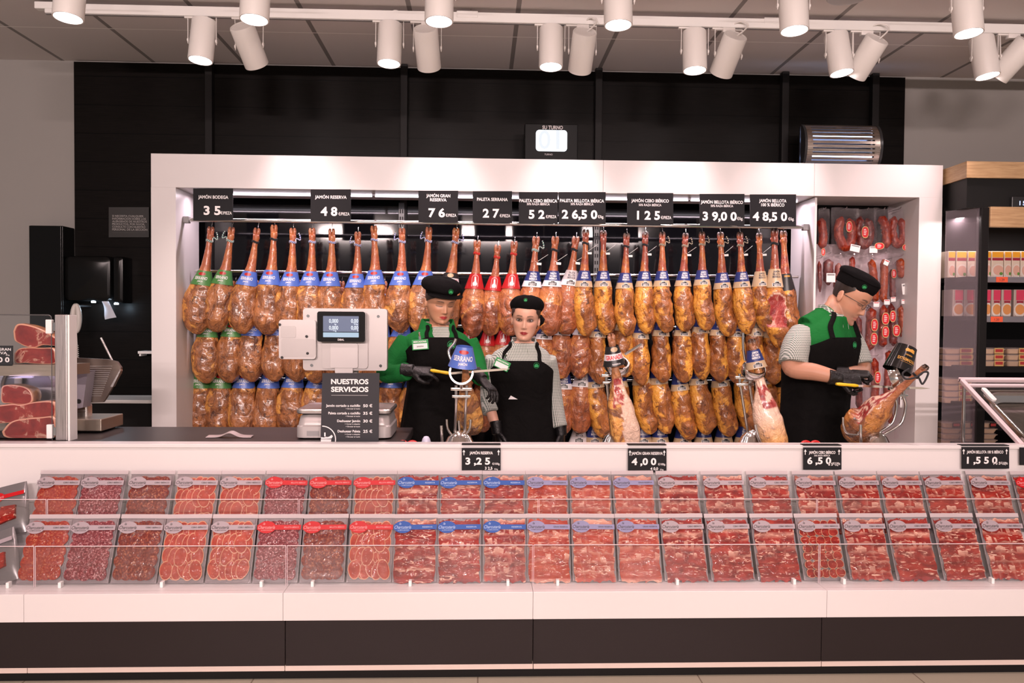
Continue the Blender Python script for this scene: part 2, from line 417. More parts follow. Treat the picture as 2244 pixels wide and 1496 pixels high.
for i, (a, b, lit) in enumerate(REAR):
    L, Rr = .228, .0675
    yc = 4.72
    m = at((a[0]+b[0])/2, (a[1]+b[1])/2, yc)
    dx = (b[0]-a[0])/386
    ax = Vector((dx, -.024, -.205)) if lit else Vector((dx, .150, -.170)); ax = ax.normalized()
    yz = at(a[0], a[1]-14, 4.72).z
    lab = 'white spotlight with its lit face turned to the viewer, ' if lit else 'white spotlight turned away towards the hams, '
    spotlight(m-ax*L*.5, ax, L, Rr, lit, lab+LB[i//2], 'spotlights on the rear ceiling track', yz, E_DOWN if lit else E_BACK, 78 if lit else 60, None, {2: .5, 5: .8, 7: 1, 9: 1, 8: -.6, 1: 0}.get(i, 0), None if lit else (m.x+ax.x*2, 5.36, 1.60))
FRONT = [(149, 40, .02), (557, 44, .012), (962, 48, .0), (1355, 56, -.005), (1741, 68, -.012), (2123, 74, -.025)]
FL = ['cut off by the top edge, farthest left of the front row', 'in front of the leftmost pair of track spotlights', 'in front of the track, over the bareheaded space left of the turn display',
      'alone in front of the track, right of the turn display', 'in front of the track, left of the round ceiling speaker', 'in front of the track, farthest right of the front row']
FL[2] = 'in front of the track, above the gran reserva ham sign'
for i, (x, y, tx) in enumerate(FRONT):
    b = at(x, y, 4.0); ax = Vector((-tx*2, -.10, -1)).normalized(); L, Rr = .25, .0685
    top = b-ax*L
    spotlight(top, ax, L, Rr, 1, 'white spotlight '+FL[i], 'spotlights of the front row', top.z+.04, E_FRONT, 84, CEIL)
s = at(1857, -6, 3.95); 
mb = MB().lathe([(.001, CEIL-.006), (.088, CEIL-.008), (.10, CEIL-.012), (.105, CEIL-.008), (.106, CEIL)], 40, M=Matrix.Translation((atz(1857, -8, CEIL).x, atz(1857, -8, CEIL).y, 0)))
tag(mb.build('ceiling_speaker', plain('speaker_grey', (.45, .44, .45), .5), smooth=40), 'round grey ceiling speaker at the top edge of the picture', 'speaker')
# ------------------------------------------------------------------ signs
CAP = .70
def sign(name, cat, box, Y, label, items, group=None, thick=.005, mat=None, shear_px=0, lmat=None, slant=None):
    x0, y0, x1, y1 = box
    a, b, c, d = at(x0, y0, Y), at(x1, y0, Y), at(x1, y1, Y), at(x0, y1, Y)
    if slant: d = at(slant[0], y1, Y); c = at(slant[1], y1, Y)
    mb = MB().prism([(p.x, p.z) for p in (d, c, b, a)], Y-thick, Y)
    t = mb.build(name, mat or m_sign); tag(t, label, cat, group)
    mb = MB()
    for it in items:
        s, px, py, hpx = it[:4]; al = it[4] if len(it) > 4 else 'C'; fit = it[5] if len(it) > 5 else None; bold = it[6] if len(it) > 6 else .02
        p = at(px, py, Y-thick); k = Y/FPX
        mb.text(s, hpx*k/CAP, (p.x, Y-thick-.0006, p.z), align=al, fit=fit*k if fit else None, bold=bold)
    mb.build('lettering', lmat or m_letter, t)
    return t
G = 'price signs above the hams'
def top_sign(box, head, price, unit, sub=None, extra=None):
    x0, y0, x1, y1 = box; cx = (x0+x1)/2; it = []
    nm = ' '.join(h[0] for h in head)
    for s, dy, wpx in head: it.append((s, cx, y0+dy, 6.6, 'C', wpx, .026))
    if sub: it.append((sub, cx, y0+28.5, 5, 'C', 50, .01))
    pr, pxc, w_ = price; it.append((pr, pxc, y0+(57 if not sub else 57.5), 18, 'C', w_, .035))
    it.append((unit[0], unit[1], y0+57, 6.5, 'R', unit[2], .012))
    t = sign('price_sign', 'price sign', box, 5.195, 'black hanging price sign reading %s, %s euros' % (nm.title().replace('Iberic', 'Iberic'), pr.replace(' ', '')), it, G)
    return t
top_sign((424, 413, 511, 483), [('JAMÓN BODEGA', 22, 64)], ('3 5', 465, 36), ('€/PIEZA', 508, 24))
top_sign((681, 415, 769, 485), [('JAMÓN RESERVA', 20, 68)], ('4 8', 721, 36), ('€/PIEZA', 766, 24))
top_sign((917, 418, 1004, 487), [('JAMÓN GRAN', 14, 52), ('RESERVA', 23, 36)], ('7 6', 957, 36), ('€/PIEZA', 1000, 23))
top_sign((1036, 419, 1122, 488), [('PALETA SERRANA', 21, 67)], ('2 7', 1076, 36), ('€/PIEZA', 1118, 23))
top_sign((1137, 421, 1222, 490), [('PALETA CEBO IBÉRICA', 22, 83)], ('5 2', 1176, 35), ('€/PIEZA', 1219, 23), '50% RAZA IBÉRICA')
top_sign((1224, 421, 1327, 490), [('PALETA BELLOTA IBÉRICA', 22, 97)], ('2 6,5 0', 1270, 78), ('€/kg.', 1323, 13), '50% RAZA IBÉRICA')
top_sign((1374, 423, 1475, 492), [('JAMÓN CEBO IBÉRICO', 20, 83)], ('1 2 5', 1421, 51), ('€/PIEZA', 1471, 23), '50% RAZA IBÉRICA')
top_sign((1533, 425, 1631, 494), [('JAMÓN BELLOTA IBÉRICO', 21, 94)], ('3 9,0 0', 1577, 76), ('€/kg.', 1628, 13), '50% RAZA IBÉRICA')
top_sign((1643, 426, 1744, 496), [('JAMÓN BELLOTA', 17, 61), ('100 % IBÉRICO', 26, 52)], ('4 8,5 0', 1687, 77), ('€/kg.', 1740, 13))
G2 = 'price signs on the counter edge'
def arrow_pts(x, y0, y1, w):
    return [('arrow', x, y0, y1, w)]
def counter_sign(box, head, price, unit, small, sub=None):
    x0, y0, x1, y1 = box; cx = (x0+x1)/2; h = y1-y0
    it = [(head[0], cx, y0+14, 6.2, 'C', head[1], .022), (price[0], price[1], y0+36, 14.5, 'C', price[2], .035), (unit, x1-1.5, y0+37, 4.5, 'R', 17, .012), (small, x1-18, y0+(47.5 if h > 50 else h-8.5), 6, 'R', None, .025), ('€/kg', x1-10, y0+(48 if h > 50 else h-8), 3, 'C', 8, .01)]
    if sub: it.append((sub, cx, y0+19.5, 3.6, 'C', 36, .01))
    t = sign('price_sign', 'price sign', box, 3.585, 'price sign reading %s, %s euros, on the counter edge' % (head[0].title(), price[0].replace(' ', '')), it, G2)
    k = 3.58/FPX; mb = MB()
    for ax in (x0+4.5, x1-4.5):
        p = at(ax, y0+12, 3.58)
        q = lambda dx, dy: (p.x+dx*k, p.z-dy*k)
        mb.prism([q(-.8, 4), q(.8, 4), q(.8, -3), q(3, -3), q(0, -8), q(-3, -3), q(-.8, -3)], 3.5785, 3.5795)
    mb.build('arrow', m_letter, t)
    # folded clip over the counter edge
    a, b = at(x0, y0+2, 3.585), at(x1, y0+2, 3.585)
    MB().box((a.x, 3.580, .909), (b.x, 3.62, .912)).build('clip', m_sign, t)
counter_sign((1012, 981, 1097, 1038), ('JAMÓN RESERVA', 51), ('3 ,2 5', 1047, 54), '€/100g.', '3 2,5')
counter_sign((1376, 982, 1460, 1034), ('JAMÓN GRAN RESERVA', 70), ('4 ,0 0', 1411, 55), '€/100g.', '4 0,0')
counter_sign((1760, 980, 1843, 1028), ('JAMÓN CEBO IBÉRICO', 60), ('6 ,5 0', 1795, 54), '€/100g.', '6 5', '50% RAZA IBÉRICA')
counter_sign((2107, 979, 2210, 1026), ('JAMÓN BELLOTA 100 % IBÉRICO', 84), ('1 ,5 5 0', 2152, 70), '€/100g.', '1 5 5')
t = sign('price_sign', 'price sign', (2234, 980, 2330, 1018), 3.585, 'blank black sign cut by the right edge on the counter front', [])
# allergen notice on the black wall
al = ['SI NECESITA CUALQUIER', 'INFORMACIÓN SOBRE LOS', 'ALÉRGENOS DE NUESTROS', 'PRODUCTOS, POR FAVOR,', 'CONSULTE CON NUESTRO', 'PERSONAL DE LA SECCIÓN']
sign('allergen_notice', 'notice', (239, 454, 327, 520), 5.79, 'dark allergen notice with small grey lettering on the black wall', [(s, 246, 475+i*5.9, 4.2, 'L', [66, 71, 73, 69, 70, 74][i], .012) for i, s in enumerate(al)]+[('_________________', 246, 509, 1, 'L', 70, 0)],
     mat=plain('notice_dark', (.012, .011, .010), .5), lmat=plain('lettering_grey', (.30, .28, .27), .6))
# ------------------------------------------------------------------ turn display
Y = 5.50
td = empty('turn_display', (at(1210, 345, Y).x, Y, FR[2]), 'black turn number display with a lit white screen on the cabinet top', 'turn display')
a, b = at(1150, 270, Y), at(1266, 346, Y)
MB().box((a.x, Y, FR[2]), (b.x, Y+.09, a.z), bevel=.006).build('case', plain('display_case', (.007, .007, .007), .4, spec=.1), td)
a, b = at(1174.5, 284.5, Y), at(1242.5, 332, Y)
m_screen = emitter('turn_screen', (.86, .93, 1), 1.6)
sc_ = MB().box((a.x, Y-.003, b.z), (b.x, Y+.004, a.z), bevel=.0) 
def rrect(x0, z0, x1, z1, r, n=6):
    o = []
    for cx, cz, a0 in ((x1-r, z0+r, -90), (x1-r, z1-r, 0), (x0+r, z1-r, 90), (x0+r, z0+r, 180)):
        for k in range(n+1):
            t_ = math.radians(a0+90*k/n); o.append((cx+r*math.cos(t_), cz+r*math.sin(t_)))
    return o
s_ = MB().prism(rrect(a.x, b.z, b.x, a.z, .022), Y-.003, Y+.004).build('screen', m_screen, td)
mb = MB(); k = Y/FPX
mb.text('0', 40*k/.7, (at(1193, 326, Y).x, Y-.0042, at(1193, 326, Y).z), bold=.01); mb.text('1', 40*k/.7, (at(1222, 326, Y).x, Y-.0042, at(1222, 326, Y).z), bold=.02)
mb.build('digit', emitter('dim_digits', (.70, .75, .80), 1.0), s_)
MB().text('SU TURNO', 7.5*k/CAP, (at(1211, 283, Y).x, Y-.001, at(1211, 283, Y).z), fit=45*k, bold=.03).text('TURNO', 3.4*k/CAP, (at(1202, 340, Y).x, Y-.001, at(1202, 340, Y).z), fit=18*k).build('lettering', plain('lettering_pale', (.55, .50, .5), .6), td)
# ------------------------------------------------------------------ insect killer
Y = 5.42
a, b = at(1768, 266, Y), at(1932, 354, Y)
ik = empty('insect_killer', ((a.x+b.x)/2, Y+.08, FR[2]), 'curved stainless steel insect killer glowing blue on the cabinet top', 'insect killer')
zb, zt = FR[2]+.018, a.z; H_ = zt-zb; n = 44; mg = .10
def prof(u):                       # bowed front
    an = math.radians(-74+148*u); return Y+.085-.115*math.cos(an)*1.0+.03, zb+H_*(.5+.5*math.sin(an)/math.sin(math.radians(74)))
slots = set(range(4, n-4, 3)); W_ = b.x-a.x
xsl = [a.x, a.x+.045, a.x+W_*.43, a.x+W_*.50, b.x-.045, b.x]
bm = MB(); us = [i/n for i in range(n+1)]
for i in range(n):
    (ya, za), (yb, zb_) = prof(us[i]), prof(us[i+1])
    for j in range(5):
        if i in slots and j in (1, 2, 3):
            if not (j == 2 and i in (4, 37)): continue
        v = [(xsl[j], ya, za), (xsl[j+1], ya, za), (xsl[j+1], yb, zb_), (xsl[j], yb, zb_)]
        bm.add(v+[(p[0], p[1]+.003, p[2]) for p in v], [(0, 1, 2, 3), (7, 6, 5, 4), (0, 4, 5, 1), (3, 2, 6, 7)])
bm.build('perforated_cover', brushed('cover_steel', (.45, .38, .33), .28, (2, 150, 150)), ik, smooth=30)
m_tube = emitter('uv_tube', (.45, .62, 1), 6)
for q, zz in enumerate((.30, .72)):
    MB().tube([(a.x+.03, Y+.085, zb+H_*zz), (b.x-.03, Y+.085, zb+H_*zz)], .011, 14).build('uv_tube', m_tube, ik, smooth=60)
MB().box((a.x+.004, Y+.125, zb+.005), (b.x-.004, Y+.14, zt-.005)).build('backplate', plain('backplate', (.12, .12, .14), .3, 1), ik)
for x in (a.x, b.x):
    o = [(prof(u)) for u in us]
    MB().add([(x-.008, y-.004, z) for y, z in o]+[(x+.008, y-.004, z) for y, z in o], [tuple(range(n+1)), tuple(range(2*n+1, n, -1))]+[(i, i+1, i+n+2, i+n+1) for i in range(n)]+[(n, 0, n+1, 2*n+1)]).build('end_cap', m_dark, ik)
for x in (a.x+.05, b.x-.09):
    MB().box((x, Y+.05, FR[2]), (x+.045, Y+.10, zb+.006), bevel=.002).build('foot', plain('foot_blue', (.35, .55, .75), .3), ik)
# ------------------------------------------------------------------ sliced meat packets
rng = random.Random(7)
def rnd_mat(name, build, rough=.45, coat=.0, bump=None):
    M = Mat(name, (.5, .1, .08), rough, coat=coat, spec=.25); build(M); return M.m
def f_chorizo(dark):
    def f(M):
        v = M.co('Object', rnd=37)
        n1 = M.noise(v, 130, 3, .6); n2 = M.noise(v, 35, 2)
        c = M.ramp(n1, [(.34, (.07, .004, .003) if dark else (.17, .008, .004)), (.48, (.16, .012, .004) if dark else (.28, .018, .005)), (.57, (.28, .04, .008) if dark else (.36, .05, .012)), (.64, (.50, .20, .09)), (.74, (.60, .36, .24))])
        M.set(base=M.mix(n2, c, (.10, .006, .003) if dark else (.23, .012, .004)))
    return f
def f_salch(M):
    v = M.co('Object', rnd=37); n1 = M.noise(v, 150, 3, .6); n2 = M.noise(v, 30, 2)
    c = M.ramp(n1, [(.34, (.10, .007, .012)), (.48, (.17, .015, .022)), (.55, (.28, .05, .06)), (.63, (.52, .27, .27)), (.75, (.62, .44, .42))])
    M.set(base=M.mix(M.math('MULTIPLY', n2, .6), c, (.10, .007, .013)))
def f_lomo(M):
    v = M.co('Object', rnd=37); n1 = M.noise(v, 25, 4, .6); n2 = M.noise(v, 90, 2)
    c = M.ramp(n1, [(.3, (.24, .020, .010)), (.55, (.34, .038, .019)), (.72, (.44, .08, .045))])
    M.set(base=M.mix(M.math('GREATER_THAN', n2, .68), c, (.48, .20, .13)))
def f_jamon(tone):
    def f(M):
        v = M.co('Object', (1, 1, 2.2), rnd=37)
        n1 = M.noise(v, 16, 4, .6, .6); n2 = M.noise(M.co('Object', (1, 1, 4), rnd=11), 22, 3, .55, 1.4)
        a, b, c_ = tone
        c = M.ramp(n1, [(.28, a), (.5, b), (.72, c_)])
        fat = M.ramp(n2, [(.60, (0, 0, 0)), (.66, (1, 1, 1))])
        fa = M.attr('fat')[2]
        tot = M.math('ADD', fat, M.math('MULTIPLY', fa, M.n('MapRange', n1, .35, .55, 0.2, 1.0).outputs[0]), True)
        M.set(base=M.mix(tot, c, (.66, .40, .30)), normal=M.bump(M.noise(v, 60, 3), .25, .003))
    return f
m_cho = rnd_mat('chorizo_slices', f_chorizo(0)); m_chod = rnd_mat('dark_chorizo_slices', f_chorizo(1)); m_sal = rnd_mat('salchichon_slices', f_salch)
m_lom = rnd_mat('loin_slices', f_lomo); m_lfat = plain('loin_fat_edge', (.50, .22, .12), .4)
m_jam = rnd_mat('ham_slices', f_jamon(((.10, .003, .003), (.23, .010, .006), (.36, .030, .015))))
m_jam2 = rnd_mat('ham_slices_pale', f_jamon(((.22, .014, .007), (.34, .034, .015), (.44, .075, .034))))
PW, PH, TILT = .178, .277, math.radians(25)
def disc(mb, c, rx, rz, tilt, rot, mi=0, rim=None, seg=18, th=.0014):
    Mx = Matrix.Translation(c) @ Matrix.Rotation(rot, 4, 'Y') @ Matrix.Rotation(tilt, 4, 'Z') @ Matrix.Rotation(math.pi/2, 4, 'X')
    ring = lambda s, z: [(rx*s*math.cos(a)*(1+.05*math.sin(3*a+rot*7)), rz*s*math.sin(a), z) for a in [2*math.pi*k/seg for k in range(seg)]]
    if rim is None: mb.loft([ring(1, 0), ring(1, th), ring(.9, th*1.3)], mi, M=Mx)
    else:
        mb.loft([ring(1, 0), ring(1, th), ring(.9, th*1.2)], rim, cap=False, M=Mx); mb.loft([ring(.9, th*1.2), ring(.2, th*1.3)], mi, M=Mx)
def meat_discs(seed, rows, cols, r, rz, rim=False):
    g = random.Random(seed); mb = MB(); z0, z1 = .010, .244
    for i in range(rows):
        zc = z1-rz-(z1-z0-2*rz)*i/(rows-1)
        for j in range(cols):
            x = -.082+r+(.164-2*r)*j/(cols-1)
            disc(mb, (x+g.uniform(-.002, .002), -.006-.0009*((i*2+j) % 7)-.0012*i, zc+g.uniform(-.003, .003)), r, rz*g.uniform(.95, 1.05), math.radians(g.uniform(4, 7)), g.uniform(-.3, .3), 0, 1 if rim else None)
    return mb
def meat_strips(seed, rows=6):
    g = random.Random(seed); mb = MB(); fat = []
    z0, z1 = .012, .243; h = (z1-z0)/rows
    for i in range(rows):
        zt = z1-h*i; ff = g.random(); pieces = g.choice((3, 4, 5))
        xs = [-.077+.154*k/pieces for k in range(pieces+1)]
        for k in range(pieces):
            nx, nz = 5, 5; ph = g.uniform(0, 6); lo, hi = xs[k]*1.06-g.uniform(.004, .014)*(k > 0), xs[k+1]*1.06
            hh = h*1.35; rows_ = []
            for a in range(nz):
                v = a/(nz-1); row = []
                for b in range(nx):
                    u = b/(nx-1); x = lo+(hi-lo)*u
                    wz = .004*math.sin(ph+x*90)+.003*math.sin(ph*2+x*230)
                    row.append((x+.003*math.sin(ph+v*5), -.006-.0035*i/rows-.0022*u-.0022*v-.001*math.sin(ph+x*70), zt-hh*v+(wz if a in (0, nz-1) else 0)+(.003 if a == 0 else 0)))
                rows_.append(row)
            mb.loft(rows_, 0, cap=False, closed=False)
            for a in range(nz):
                for b in range(nx):
                    top = a <= 0 and ff > .45; bot = a >= nz-1 and ff < .3
                    side = (b == 0 or b == nx-1) and ff > .75
                    fat.append(.9 if (top or bot) else (.45 if (a == 1 and ff > .6) else (.25 if side else 0)))
    # irregular thin backing of meat so that no gaps show
    mb.box((-.075, -.0055, .014), (.075, -.003, .243)); fat += [0]*8
    mb.fat = fat; return mb
def mesh_of(name, mb, mats, smooth=None):
    o = mb.build(name, mats, raw=True, smooth=smooth)
    if hasattr(mb, 'fat'):
        at_ = o.data.attributes.new('fat', 'FLOAT', 'POINT'); at_.data.foreach_set('value', mb.fat)
    me = o.data; col.objects.unlink(o); bpy.data.objects.remove(o); return me
MEAT = {
 'chorizo': [mesh_of('meat_slices', meat_discs(s, 5, 5, .027, .030), m_cho, 40) for s in (1, 2)],
 'darkchorizo': [mesh_of('meat_slices', meat_discs(s, 5, 5, .026, .030), m_chod, 40) for s in (3, 4)],
 'salchichon': [mesh_of('meat_slices', meat_discs(s, 6, 5, .025, .026), m_sal, 40) for s in (5, 6)],
 'lomo': [mesh_of('meat_slices', meat_discs(s, 4, 6, .025, .040, True), [m_lom, m_lfat], 40) for s in (7, 8)],
 'streaky': [mesh_of('meat_slices', meat_discs(s, 7, 5, .021, .018, True), [m_jam, m_lfat], 40) for s in (9,)],
 'jamon': [mesh_of('meat_slices', meat_strips(s, r), m_jam, 60) for s, r in ((11, 5), (12, 6), (13, 5), (14, 7))],
 'jamonpale': [mesh_of('meat_slices', meat_strips(s, r), m_jam2, 60) for s, r in ((21, 5), (22, 6), (23, 6))]}
# tray with clear header, film, labels
M = Mat('clear_tray', (.55, .50, .52), .15); nt = M.nt; nt.nodes.remove(M.b)
tr = M.n('BsdfTransparent', (.95, .93, .94)); gl = M.n('BsdfGlossy', (1, 1, 1)); gl.inputs[1].default_value = .2; df = M.n('BsdfDiffuse', (.72, .64, .66))
a_ = M.n('MixShader', .45, df.outputs[0], tr.outputs[0]).outputs[0]; a_ = M.n('MixShader', .12, a_, gl.outputs[0]).outputs[0]; nt.links.new(a_, M.out.inputs[0]); m_tray = M.m
m_tray2 = plain('tray_back', (.24, .205, .215), .25, .0)
def film_mat(name, strength, refl):
    M = Mat(name); nt = M.nt; nt.nodes.remove(M.b)
    v = M.co('Object', (1, 1, .62), rnd=23)
    h = M.n('TexNoise', ins={'Vector': v, 'Scale': 60, 'Detail': 1.5, 'Roughness': .5, 'Distortion': 1.3}).outputs[0]
    h = M.math('ABSOLUTE', M.math('SUBTRACT', h, .5))
    nb = M.bump(h, strength, .0065)
    f = schlick(M, refl, nb, 4)
    t = M.n('BsdfTransparent', (1, 1, 1)); g = M.n('BsdfGlossy', (1, 1, 1), ins={'Normal': nb}); g.inputs['Roughness'].default_value = .10
    nt.links.new(M.n('MixShader', f, t.outputs[0], g.outputs[0]).outputs[0], M.out.inputs[0]); return M.m
m_film = film_mat('wrinkled_film', 1.0, .75); m_film2 = film_mat('smooth_film', .5, .5)
mb = MB().box((-PW/2, -.0015, 0), (PW/2, 0, .262)).box((-PW/2+.006, -.005, .006), (PW/2-.006, -.0015, .252), bevel=.0012)
tray_me = mesh_of('tray', mb, m_tray2)
hdr_me = mesh_of('header_strip', MB().box((-PW/2-.003, -.003, .255), (PW/2+.003, -.0022, PH-.004)).box((-PW/2-.001, -.0036, .2545), (PW/2+.001, -.003, .2562), 1), [m_tray, m_grey])
def film_mesh(seed):
    g = random.Random(seed); nx, nz = 22, 34; R = []
    for j in range(nz+1):
        v = j/nz; row = []
        for i in range(nx+1):
            u = i/nx; x = (u-.5)*PW*.985; z = .001+v*.253
            e = min(1, min(u, 1-u)*9)*min(1, min(v, 1-v)*14); e = e*e*(3-2*e)
            y = -.0025-e*(.0165+.0022*noise.noise((x*60+seed, z*40, seed)))
            row.append((x, y, z))
        R.append(row)
    return mesh_of('film', MB().loft(R, 0, False, False), None or m_film, 180)
FILM = [film_mesh(s) for s in (1, 2)]
FILM2 = []
for f in FILM:
    g_ = f.copy(); g_.materials.clear(); g_.materials.append(m_film2); FILM2.append(g_)
LABELS = {}
def label_meshes(key, rgb, txt, txtcol):
    mb = MB(); y = -.0205
    ov = [(-.050+.037*math.cos(a), .216+.0245*math.sin(a)) for a in [2*math.pi*k/28 for k in range(28)]]
    mb.prism(ov, y-.0006, y); bx = [(-PW/2+.001, .2055), (PW/2-.001, .2055), (PW/2-.001, .2255), (-PW/2+.001, .2255)]
    mb.prism(bx, y-.0003, y+.0003)
    lb = mesh_of('label', mb, plain('label_'+key, rgb, .35))
    tx = MB(); yy = y-.0009
    tx.text('la', .014, (-.066, yy, .2255), align='L', bold=.01, shear=.35); tx.text('Charcutería', .0185, (-.0845, yy, .2095), align='L', fit=.068, bold=.012, shear=.35)
    tx.text('de MERCADONA', .0062, (-.048, yy, .2015), fit=.046, bold=.012); t2 = MB(); t2.text(txt, .0085, (.050, yy, .2125), fit=.060 if len(txt) > 8 else .042, bold=.018)
    mt = plain('label_text_'+key, txtcol, .5); LABELS[key] = (lb, mesh_of('brand_lettering', tx, mt), mesh_of('variety_lettering', t2, mt))
label_meshes('cebo', (.34, .285, .31), 'CEBO IBÉRICO', (.03, .025, .025))
label_meshes('bellota', (.46, .004, .008), 'BELLOTA IBÉRICO', (.60, .25, .25))
label_meshes('reserva', (.006, .065, .30), 'RESERVA', (.30, .40, .60))
label_meshes('gran', (.22, .215, .36), 'GRAN RESERVA', (.03, .028, .035))
def packet(px, row, meat, k, lab, rz, label, group, film2):
    Y, zb, ybot = (3.318, .397, 1279) if row == 0 else (3.466, .550, 1183)
    p = at(px, ybot, Y)
    t = empty('meat_packet', (p.x, Y, zb), label, 'meat packet', group)
    t.rotation_euler = (-TILT, rz, 0)
    link('tray', tray_me, t); link('header_strip', hdr_me, t); link('meat_slices', MEAT[meat][k % len(MEAT[meat])], t)
    L_ = link('label', LABELS[lab][0], t); link('brand_lettering', LABELS[lab][1], L_); link('variety_lettering', LABELS[lab][2], L_)
    link('film', (FILM2 if film2 else FILM)[k % 2], t)
KIND = (['chorizo:cebo', 'salchichon:cebo', 'darkchorizo:cebo', 'lomo:cebo', 'lomo:cebo', 'salchichon:bellota', 'darkchorizo:bellota', 'lomo:bellota']
        + ['jamon:reserva']*3+['jamonpale:gran']*3+['jamon:cebo']*8)
LOW = [39, 135, 241, 345, 448, 552, 655, 757, 861, 956, 1058, 1156, 1253, 1355, 1455, 1557, 1659, 1760, 1860, 1962, 2064, 2168]
UPP = [65, 155, 262, 367, 470, 568, 669, 768, 866, 962, 1058, 1153, 1251, 1346, 1446, 1546, 1648, 1750, 1851, 1946, 2041, 2140]
DES = {'chorizo:cebo': 'orange-red chorizo slices under a pale cebo band', 'salchichon:cebo': 'purple speckled salami slices under a pale cebo band', 'darkchorizo:cebo': 'dark chorizo slices under a pale cebo band',
       'lomo:cebo': 'loin slices under a pale cebo band', 'salchichon:bellota': 'purple salami slices under a red band', 'darkchorizo:bellota': 'dark chorizo slices under a red band', 'lomo:bellota': 'loin slices under a red band',
       'jamon:reserva': 'sliced ham under a blue band', 'jamonpale:gran': 'sliced ham under a lavender band', 'jamon:cebo': 'sliced ham under a pale cebo band'}
ORD = ['first', 'second', 'third', 'fourth', 'fifth', 'sixth', 'seventh', 'eighth', 'ninth', 'tenth', 'eleventh', 'twelfth', 'thirteenth', 'fourteenth', 'fifteenth', 'sixteenth', 'seventeenth', 'eighteenth', 'nineteenth', 'twentieth', 'twenty-first', 'twenty-second', 'twenty-third', 'twenty-fourth', 'twenty-fifth', 'twenty-sixth', 'twenty-seventh', 'twenty-eighth', 'twenty-ninth', 'thirtieth']
for row, xs in enumerate((LOW, UPP)):
    seen = {}
    kinds = KIND if row == 0 else KIND
    for i, x in enumerate(xs):
        kd = kinds[i]if i < len(kinds) else 'jamon:cebo'
        meat, lab = kd.split(':')
        if row == 0 and i == 17: meat = 'streaky'
        n_ = seen.get(kd, 0); seen[kd] = n_+1
        multi = sum(1 for q in (list(kinds)+['jamon:cebo']*3)[:len(xs)] if q == kd) > 1
        lbl = DES[kd]+', %s row' % ('lower' if row == 0 else 'upper')+(', %s from left' % ORD[n_] if multi else '')
        if meat == 'streaky': lbl = 'small round streaky ham slices under a pale cebo band, lower row'
        nx = xs[i+1] if i+1 < len(xs) else x+101
        packet((x+nx)/2-1, row, meat, rng.randrange(8) if meat.startswith('jamon') else i+row, lab, rng.uniform(-.012, .012), lbl, 'packets in the %s row of the counter' % ('lower' if row == 0 else 'upper'), lab == 'cebo' and i > 13)
# the packet of the upper row cut by the right edge
packet(2291, 1, 'jamon', 3, 'bellota', 0, 'red banded ham packet cut by the right edge, upper row', 'packets in the upper row of the counter', True)
# smaller wedge packets at the left end
M = Mat('silver_pouch', (.16, .15, .155), .22, .2); m_pouch = M.m
for (cx, cy, Y, rot, lab, lt) in ((20, 1090, 3.44, -.25, 'bellota', 'small silver ham wedge pouch with red label, upper left end of counter'), (2, 1215, 3.31, -.35, 'cebo', 'small silver pouch with pale label, lower left end of counter')):
    p = at(cx, cy, Y)
    zb = .553 if Y > 3.4 else .394
    t = empty('wedge_pouch', (p.x, Y+.01, zb), lt, 'meat pouch', 'wedge pouches at the left end')
    t.rotation_euler = (-TILT, rot, 0)
    rings = []
    for z, hw, d in ((0.0, .07, .002), (.03, .075, .014), (.10, .078, .026), (.17, .076, .016), (.215, .07, .002)):
        rings.append([(hw*math.cos(a), -.004-d*max(0, -math.sin(a)) if math.sin(a) < 0 else -.004, z) for a in [2*math.pi*k/24 for k in range(24)]])
    o = MB().loft(rings).build('pouch', m_pouch, None, smooth=60, origin=(0, 0, 0)); o.parent = t
    o = MB().prism([(-.03, .05), (.035, .06), (.04, .115), (-.02, .12)], -.036, -.02).build('ham_wedge', m_jam, None, origin=(0, 0, 0)); o.parent = t
    o = link('label', LABELS[lab][0], t); o.scale = (.8, .8, .8); o.location = (0.0, -.009, -.008); link('brand_lettering', LABELS[lab][1], o)
